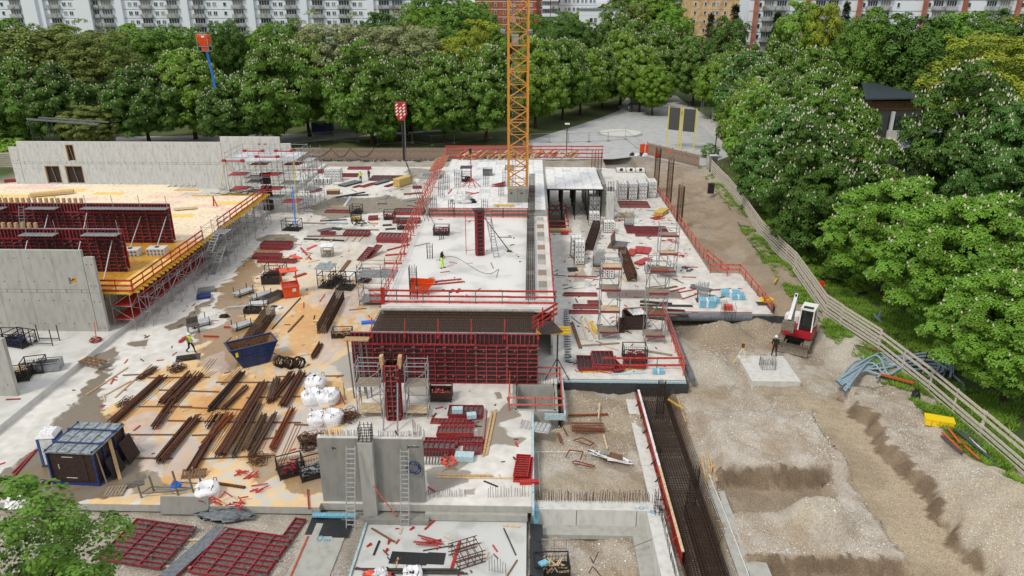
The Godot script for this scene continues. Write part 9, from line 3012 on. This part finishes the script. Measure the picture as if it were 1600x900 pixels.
func person(at: Vector3,turn: float,size: float,label: String,cols: Array,j: Dictionary,helmet: Material,vest: Material=null)->Node3D:
	var t:=thing("person",label,"person",at,turn,"people")
	t.scale=Vector3.ONE*size/1.8
	var J:={"pel": V(0,0.96,0),"chest": V(0,1.34,0),"neck": V(0,1.52,0.0),"head": V(0,1.66,0.03),"ls": V(0.19,1.44,0),"le": V(0.26,1.15,-0.03),"lw": V(0.27,0.9,0.08),"rs": V(-0.19,1.44,0),"re": V(-0.26,1.15,-0.03),"rw": V(-0.27,0.9,0.08),"lh": V(0.1,0.94,0),"lk": V(0.12,0.51,0.03),"la": V(0.12,0.1,0),"rh": V(-0.1,0.94,0),"rk": V(-0.12,0.51,0.03),"ra": V(-0.12,0.1,0)}
	for q in j: J[q]=j[q]
	var skin:=Color(0.55,0.34,0.25)
	var top: Color=cols[0];var leg: Color=cols[1];var shoe: Color=cols[3]
	var sl: Color=cols[4] if cols.size()>4 else top
	var b:=MB.new()
	b.use_col=true
	var body:=[limb(J.pel,J.pel.lerp(J.chest,0.5),0.14,0.13,leg),limb(J.pel.lerp(J.chest,0.3),J.chest,0.135,0.155,top),limb(J.ls,J.rs,0.085,0.085,top),limb(J.chest,J.neck-V(0,0.03,0),0.12,0.07,top),limb(J.neck-V(0,0.04,0),J.head,0.058,0.055,skin)]
	for s in ["l","r"]:
		body.append(limb(J[s+"s"],J[s+"e"],0.068,0.052,sl));body.append(limb(J[s+"e"],J[s+"w"],0.052,0.036,sl))
		body.append(limb(J[s+"h"],J[s+"k"],0.1,0.068,leg));body.append(limb(J[s+"k"],J[s+"a"],0.066,0.05,leg))
		var toe: Vector3=J[s+"a"]+V(0.01 if s=="l" else -0.01,-0.045,0.17)
		body.append(limb(J[s+"a"]+V(0,-0.04,-0.02),toe,0.05,0.042,shoe))
	nets(b,body,0.024,0.05)
	var h: Vector3=J.head
	var hair: Color=cols[2]
	var dark:=Color(0.03,0.025,0.02)
	nets(b,[limb(h+V(0,0.03,-0.01),h+V(0,0.04,0.0),0.088,0.086,skin),limb(h+V(0,-0.06,0.03),h+V(0,0.0,0.03),0.055,0.07,skin),limb(h+V(0,0.01,0.1),h+V(0,-0.025,0.118),0.01,0.017,skin),
		limb(h+V(0.034,0.015,0.094),h+V(0.034,0.015,0.096),0.012,0.012,dark),limb(h+V(-0.034,0.015,0.094),h+V(-0.034,0.015,0.096),0.012,0.012,dark),limb(h+V(-0.022,-0.062,0.09),h+V(0.022,-0.062,0.09),0.008,0.008,Color(0.4,0.16,0.13)),
		limb(h+V(0.09,0.0,0.0),h+V(0.093,0.035,-0.01),0.016,0.018,skin),limb(h+V(-0.09,0.0,0.0),h+V(-0.093,0.035,-0.01),0.016,0.018,skin),limb(h+V(0,0.065,-0.025),h+V(0,0.02,-0.05),0.088,0.07,hair)],0.012,0.02)
	for s in ["l","r"]:
		var w: Vector3=J[s+"w"];var d: Vector3=(w-J[s+"e"]).normalized()
		var sd:=1.0 if s=="l" else -1.0
		var across:=d.cross(V(sd,0,0)).normalized()
		var palm_n:=d.cross(across).normalized()
		var hb:=[limb(w,w+d*0.085,0.03,0.032,skin)]
		for q in 4:
			var o:=across*(q-1.5)*0.019
			var k1:=w+d*0.1+o
			var ln: float=[0.032,0.036,0.034,0.026][q]
			var k2:=k1+d*ln+palm_n*0.012
			hb.append(limb(w+d*0.07+o,k1,0.0115,0.01,skin));hb.append(limb(k1,k2,0.01,0.009,skin));hb.append(limb(k2,k2+d*ln*0.5+palm_n*0.022,0.009,0.0075,skin))
		var th:=w+d*0.035+across*0.03
		hb.append(limb(th,th+d*0.03+across*0.028,0.014,0.011,skin));hb.append(limb(th+d*0.03+across*0.028,th+d*0.06+across*0.034+palm_n*0.01,0.011,0.009,skin))
		nets(b,hb,0.0062,0.006)
	var pm: StandardMaterial3D=M.get("person")
	if pm==null:
		pm=mat("person",Color(1,1,1),0.8)
		pm.vertex_color_use_as_albedo=true
	put(b,"body",pm,t)
	if vest:
		var v:=MB.new()
		v.use_col=true
		nets(v,[limb(J.pel.lerp(J.chest,0.25),J.chest,0.155,0.172,Color(1,1,1)),limb(J.ls.lerp(J.rs,0.1),J.rs.lerp(J.ls,0.1),0.1,0.1,Color(1,1,1)),limb(J.chest,J.neck-V(0,0.07,0),0.14,0.09,Color(1,1,1))],0.024,0.05)
		v.c.clear()
		put(v,"vest",vest,t)
	if helmet:
		var m:=MB.new()
		m.lathe([[0.118,0.03],[0.12,0.07],[0.1,0.13],[0.06,0.165],[0.001,0.175]],14);m.lathe([[0.14,0.028],[0.142,0.036],[0.118,0.045]],14)
		m.box(V(0,0.032,0.14),V(0.14,0.012,0.06))
		put(m,"helmet",helmet,t).position=h
	return t
func build_people()->void:
	var black:=Color(0.012,0.012,0.014)
	var hv:=Color(0.55,0.85,0.02)
	var navy:=Color(0.02,0.025,0.06)
	var hair:=Color(0.05,0.03,0.02)
	person(P(691,419,DK),80,1.85,"worker in black top and bright yellow trousers on the raised floor",[black,hv,hair,black],{"le": V(0.25,1.17,0.06),"lw": V(0.2,1.02,0.28),"re": V(-0.25,1.17,0.06),"rw": V(-0.2,1.05,0.26),"la": V(0.15,0.1,0.1),"ra": V(-0.13,0.1,-0.12)},M.paint_white)
	person(P(299,551),70,1.85,"worker in yellow vest and white helmet striding across the tan floor",[Color(0.12,0.13,0.14),black,hair,black],{"lk": V(0.1,0.56,0.24),"la": V(0.1,0.13,0.34),"rk": V(-0.1,0.5,-0.06),"ra": V(-0.1,0.16,-0.4),"le": V(0.27,1.18,-0.14),"lw": V(0.26,1.0,0.06),"re": V(-0.27,1.17,0.05),"rw": V(-0.22,1.1,0.28)},M.paint_white,M.hi_vis)
	person(P(564,285),20,1.8,"worker in yellow top and blue trousers on the back floor",[hv,navy,hair,black],{"lw": V(0.2,1.0,0.24),"rw": V(-0.2,1.02,0.24)},M.tube_blue)
	person(P(577,281),-30,1.75,"worker in dark clothes beside the yellow one at the back",[Color(0.05,0.05,0.06),Color(0.06,0.055,0.05),hair,black],{"lw": V(0.16,1.0,0.26),"rw": V(-0.14,0.98,0.27),"chest": V(0,1.32,0.06),"head": V(0,1.63,0.1)},M.orange)
	var m:=person(P(1209,556,-0.55),165,1.9,"man in black with white helmet standing on the concrete pad",[black,black,hair,black],{"lw": V(0.22,1.0,0.2),"rw": V(-0.2,0.98,0.18),"chest": V(0,1.33,0.05),"head": V(0,1.64,0.1),"la": V(0.17,0.1,0.05),"ra": V(-0.17,0.1,-0.05)},M.paint_white)
	piece(m,"glove",M.orange,V(0.22,0.86,-0.12),V(0.1,0.2,0.1))
	person(P(982,175),100,1.65,"walker in pale clothes with a pram on the square",[Color(0.5,0.42,0.4),Color(0.2,0.18,0.18),hair,black],{"lw": V(0.18,1.02,0.3),"rw": V(-0.18,1.02,0.3)},null)
	person(P(987,174),90,1.8,"walker in black beside the pram on the square",[black,black,hair,black],{"la": V(0.1,0.12,0.25),"ra": V(-0.1,0.14,-0.22)},null)
	person(P(1041,164),10,1.8,"lone walker in black on the far path",[black,black,hair,black],{"la": V(0.1,0.12,0.2),"ra": V(-0.1,0.14,-0.22)},null)
	person(P(1079,167),-20,1.8,"person in dark clothes standing beside the path, right one",[black,navy,hair,black],{},null)
	person(P(1075,167),30,1.65,"person in dark clothes standing beside the path, left one",[Color(0.05,0.02,0.02),black,hair,black],{},null)
	var t:=thing("pram","dark pram pushed across the square","pram",P(984,175)+V(0.1,0,0.2),90)
	var b:=MB.new()
	b.hexa([V(-0.2,0.45,0.35),V(-0.2,0.45,-0.3),V(0.2,0.45,-0.3),V(0.2,0.45,0.35),V(-0.25,0.75,0.42),V(-0.25,0.75,-0.4),V(0.25,0.75,-0.4),V(0.25,0.75,0.42)])
	b.box(V(0,0.9,0.3),V(0.48,0.3,0.3))
	put(b,"carrycot",M.board_dark,t)
	for x in [-0.25,0.25]:
		for z in [-0.35,0.35]: pole(t,"wheel",M.rubber,V(x-0.02,0.15,z),V(x+0.02,0.15,z),0.15)
	plank(t,"handle",M.black_steel,V(0,0.7,-0.4),V(0,1.0,-0.7),0.4,0.04)
# ---------------------------------------------------------------- small loose bits on the floors
func build_litter()->void:
	var zones:=[[-35.0,-10.0,-37.0,-128.0,0.0,260],[3.0,12.0,-53.0,-94.0,0.0,150],[12.0,19.5,-67.0,-120.0,0.0,110],[-11.5,-0.8,-58.0,-82.0,DK,40],[-9.0,-0.5,-26.0,-35.0,-1.0,60],[-12.0,-0.2,-37.0,-50.0,0.0,60]]
	for m in [[M.wood_brown,"splinters of wood scattered over the concrete floors","wood_bits"],[M.dark_steel,"small steel clamps and wire ends scattered over the concrete floors","steel_bits"],[M.rail_red,"small red plastic and steel bits scattered over the concrete floors","red_bits"],[M.wood_pale,"pale battens and offcuts scattered over the concrete floors","offcuts"]]:
		var b:=MB.new()
		for q in zones:
			for k in q[5]/4:
				var p:=V(rnd(q[0],q[1]),q[4],rnd(q[2],q[3]))
				var l:=rnd(0.08,0.35)*(3.0 if rng.randf()<0.18 else 1.0)
				var a:=rnd(0,TAU)
				var d:=V(cos(a)*l,0,sin(a)*l)
				b.bar(p-d+V(0,0.03,0),p+d+V(0,0.03+rnd(0,0.03),0),rnd(0.04,0.12),0.05)
		tag(solo(b,m[2],m[0],m[1],"debris"),"","","","stuff")
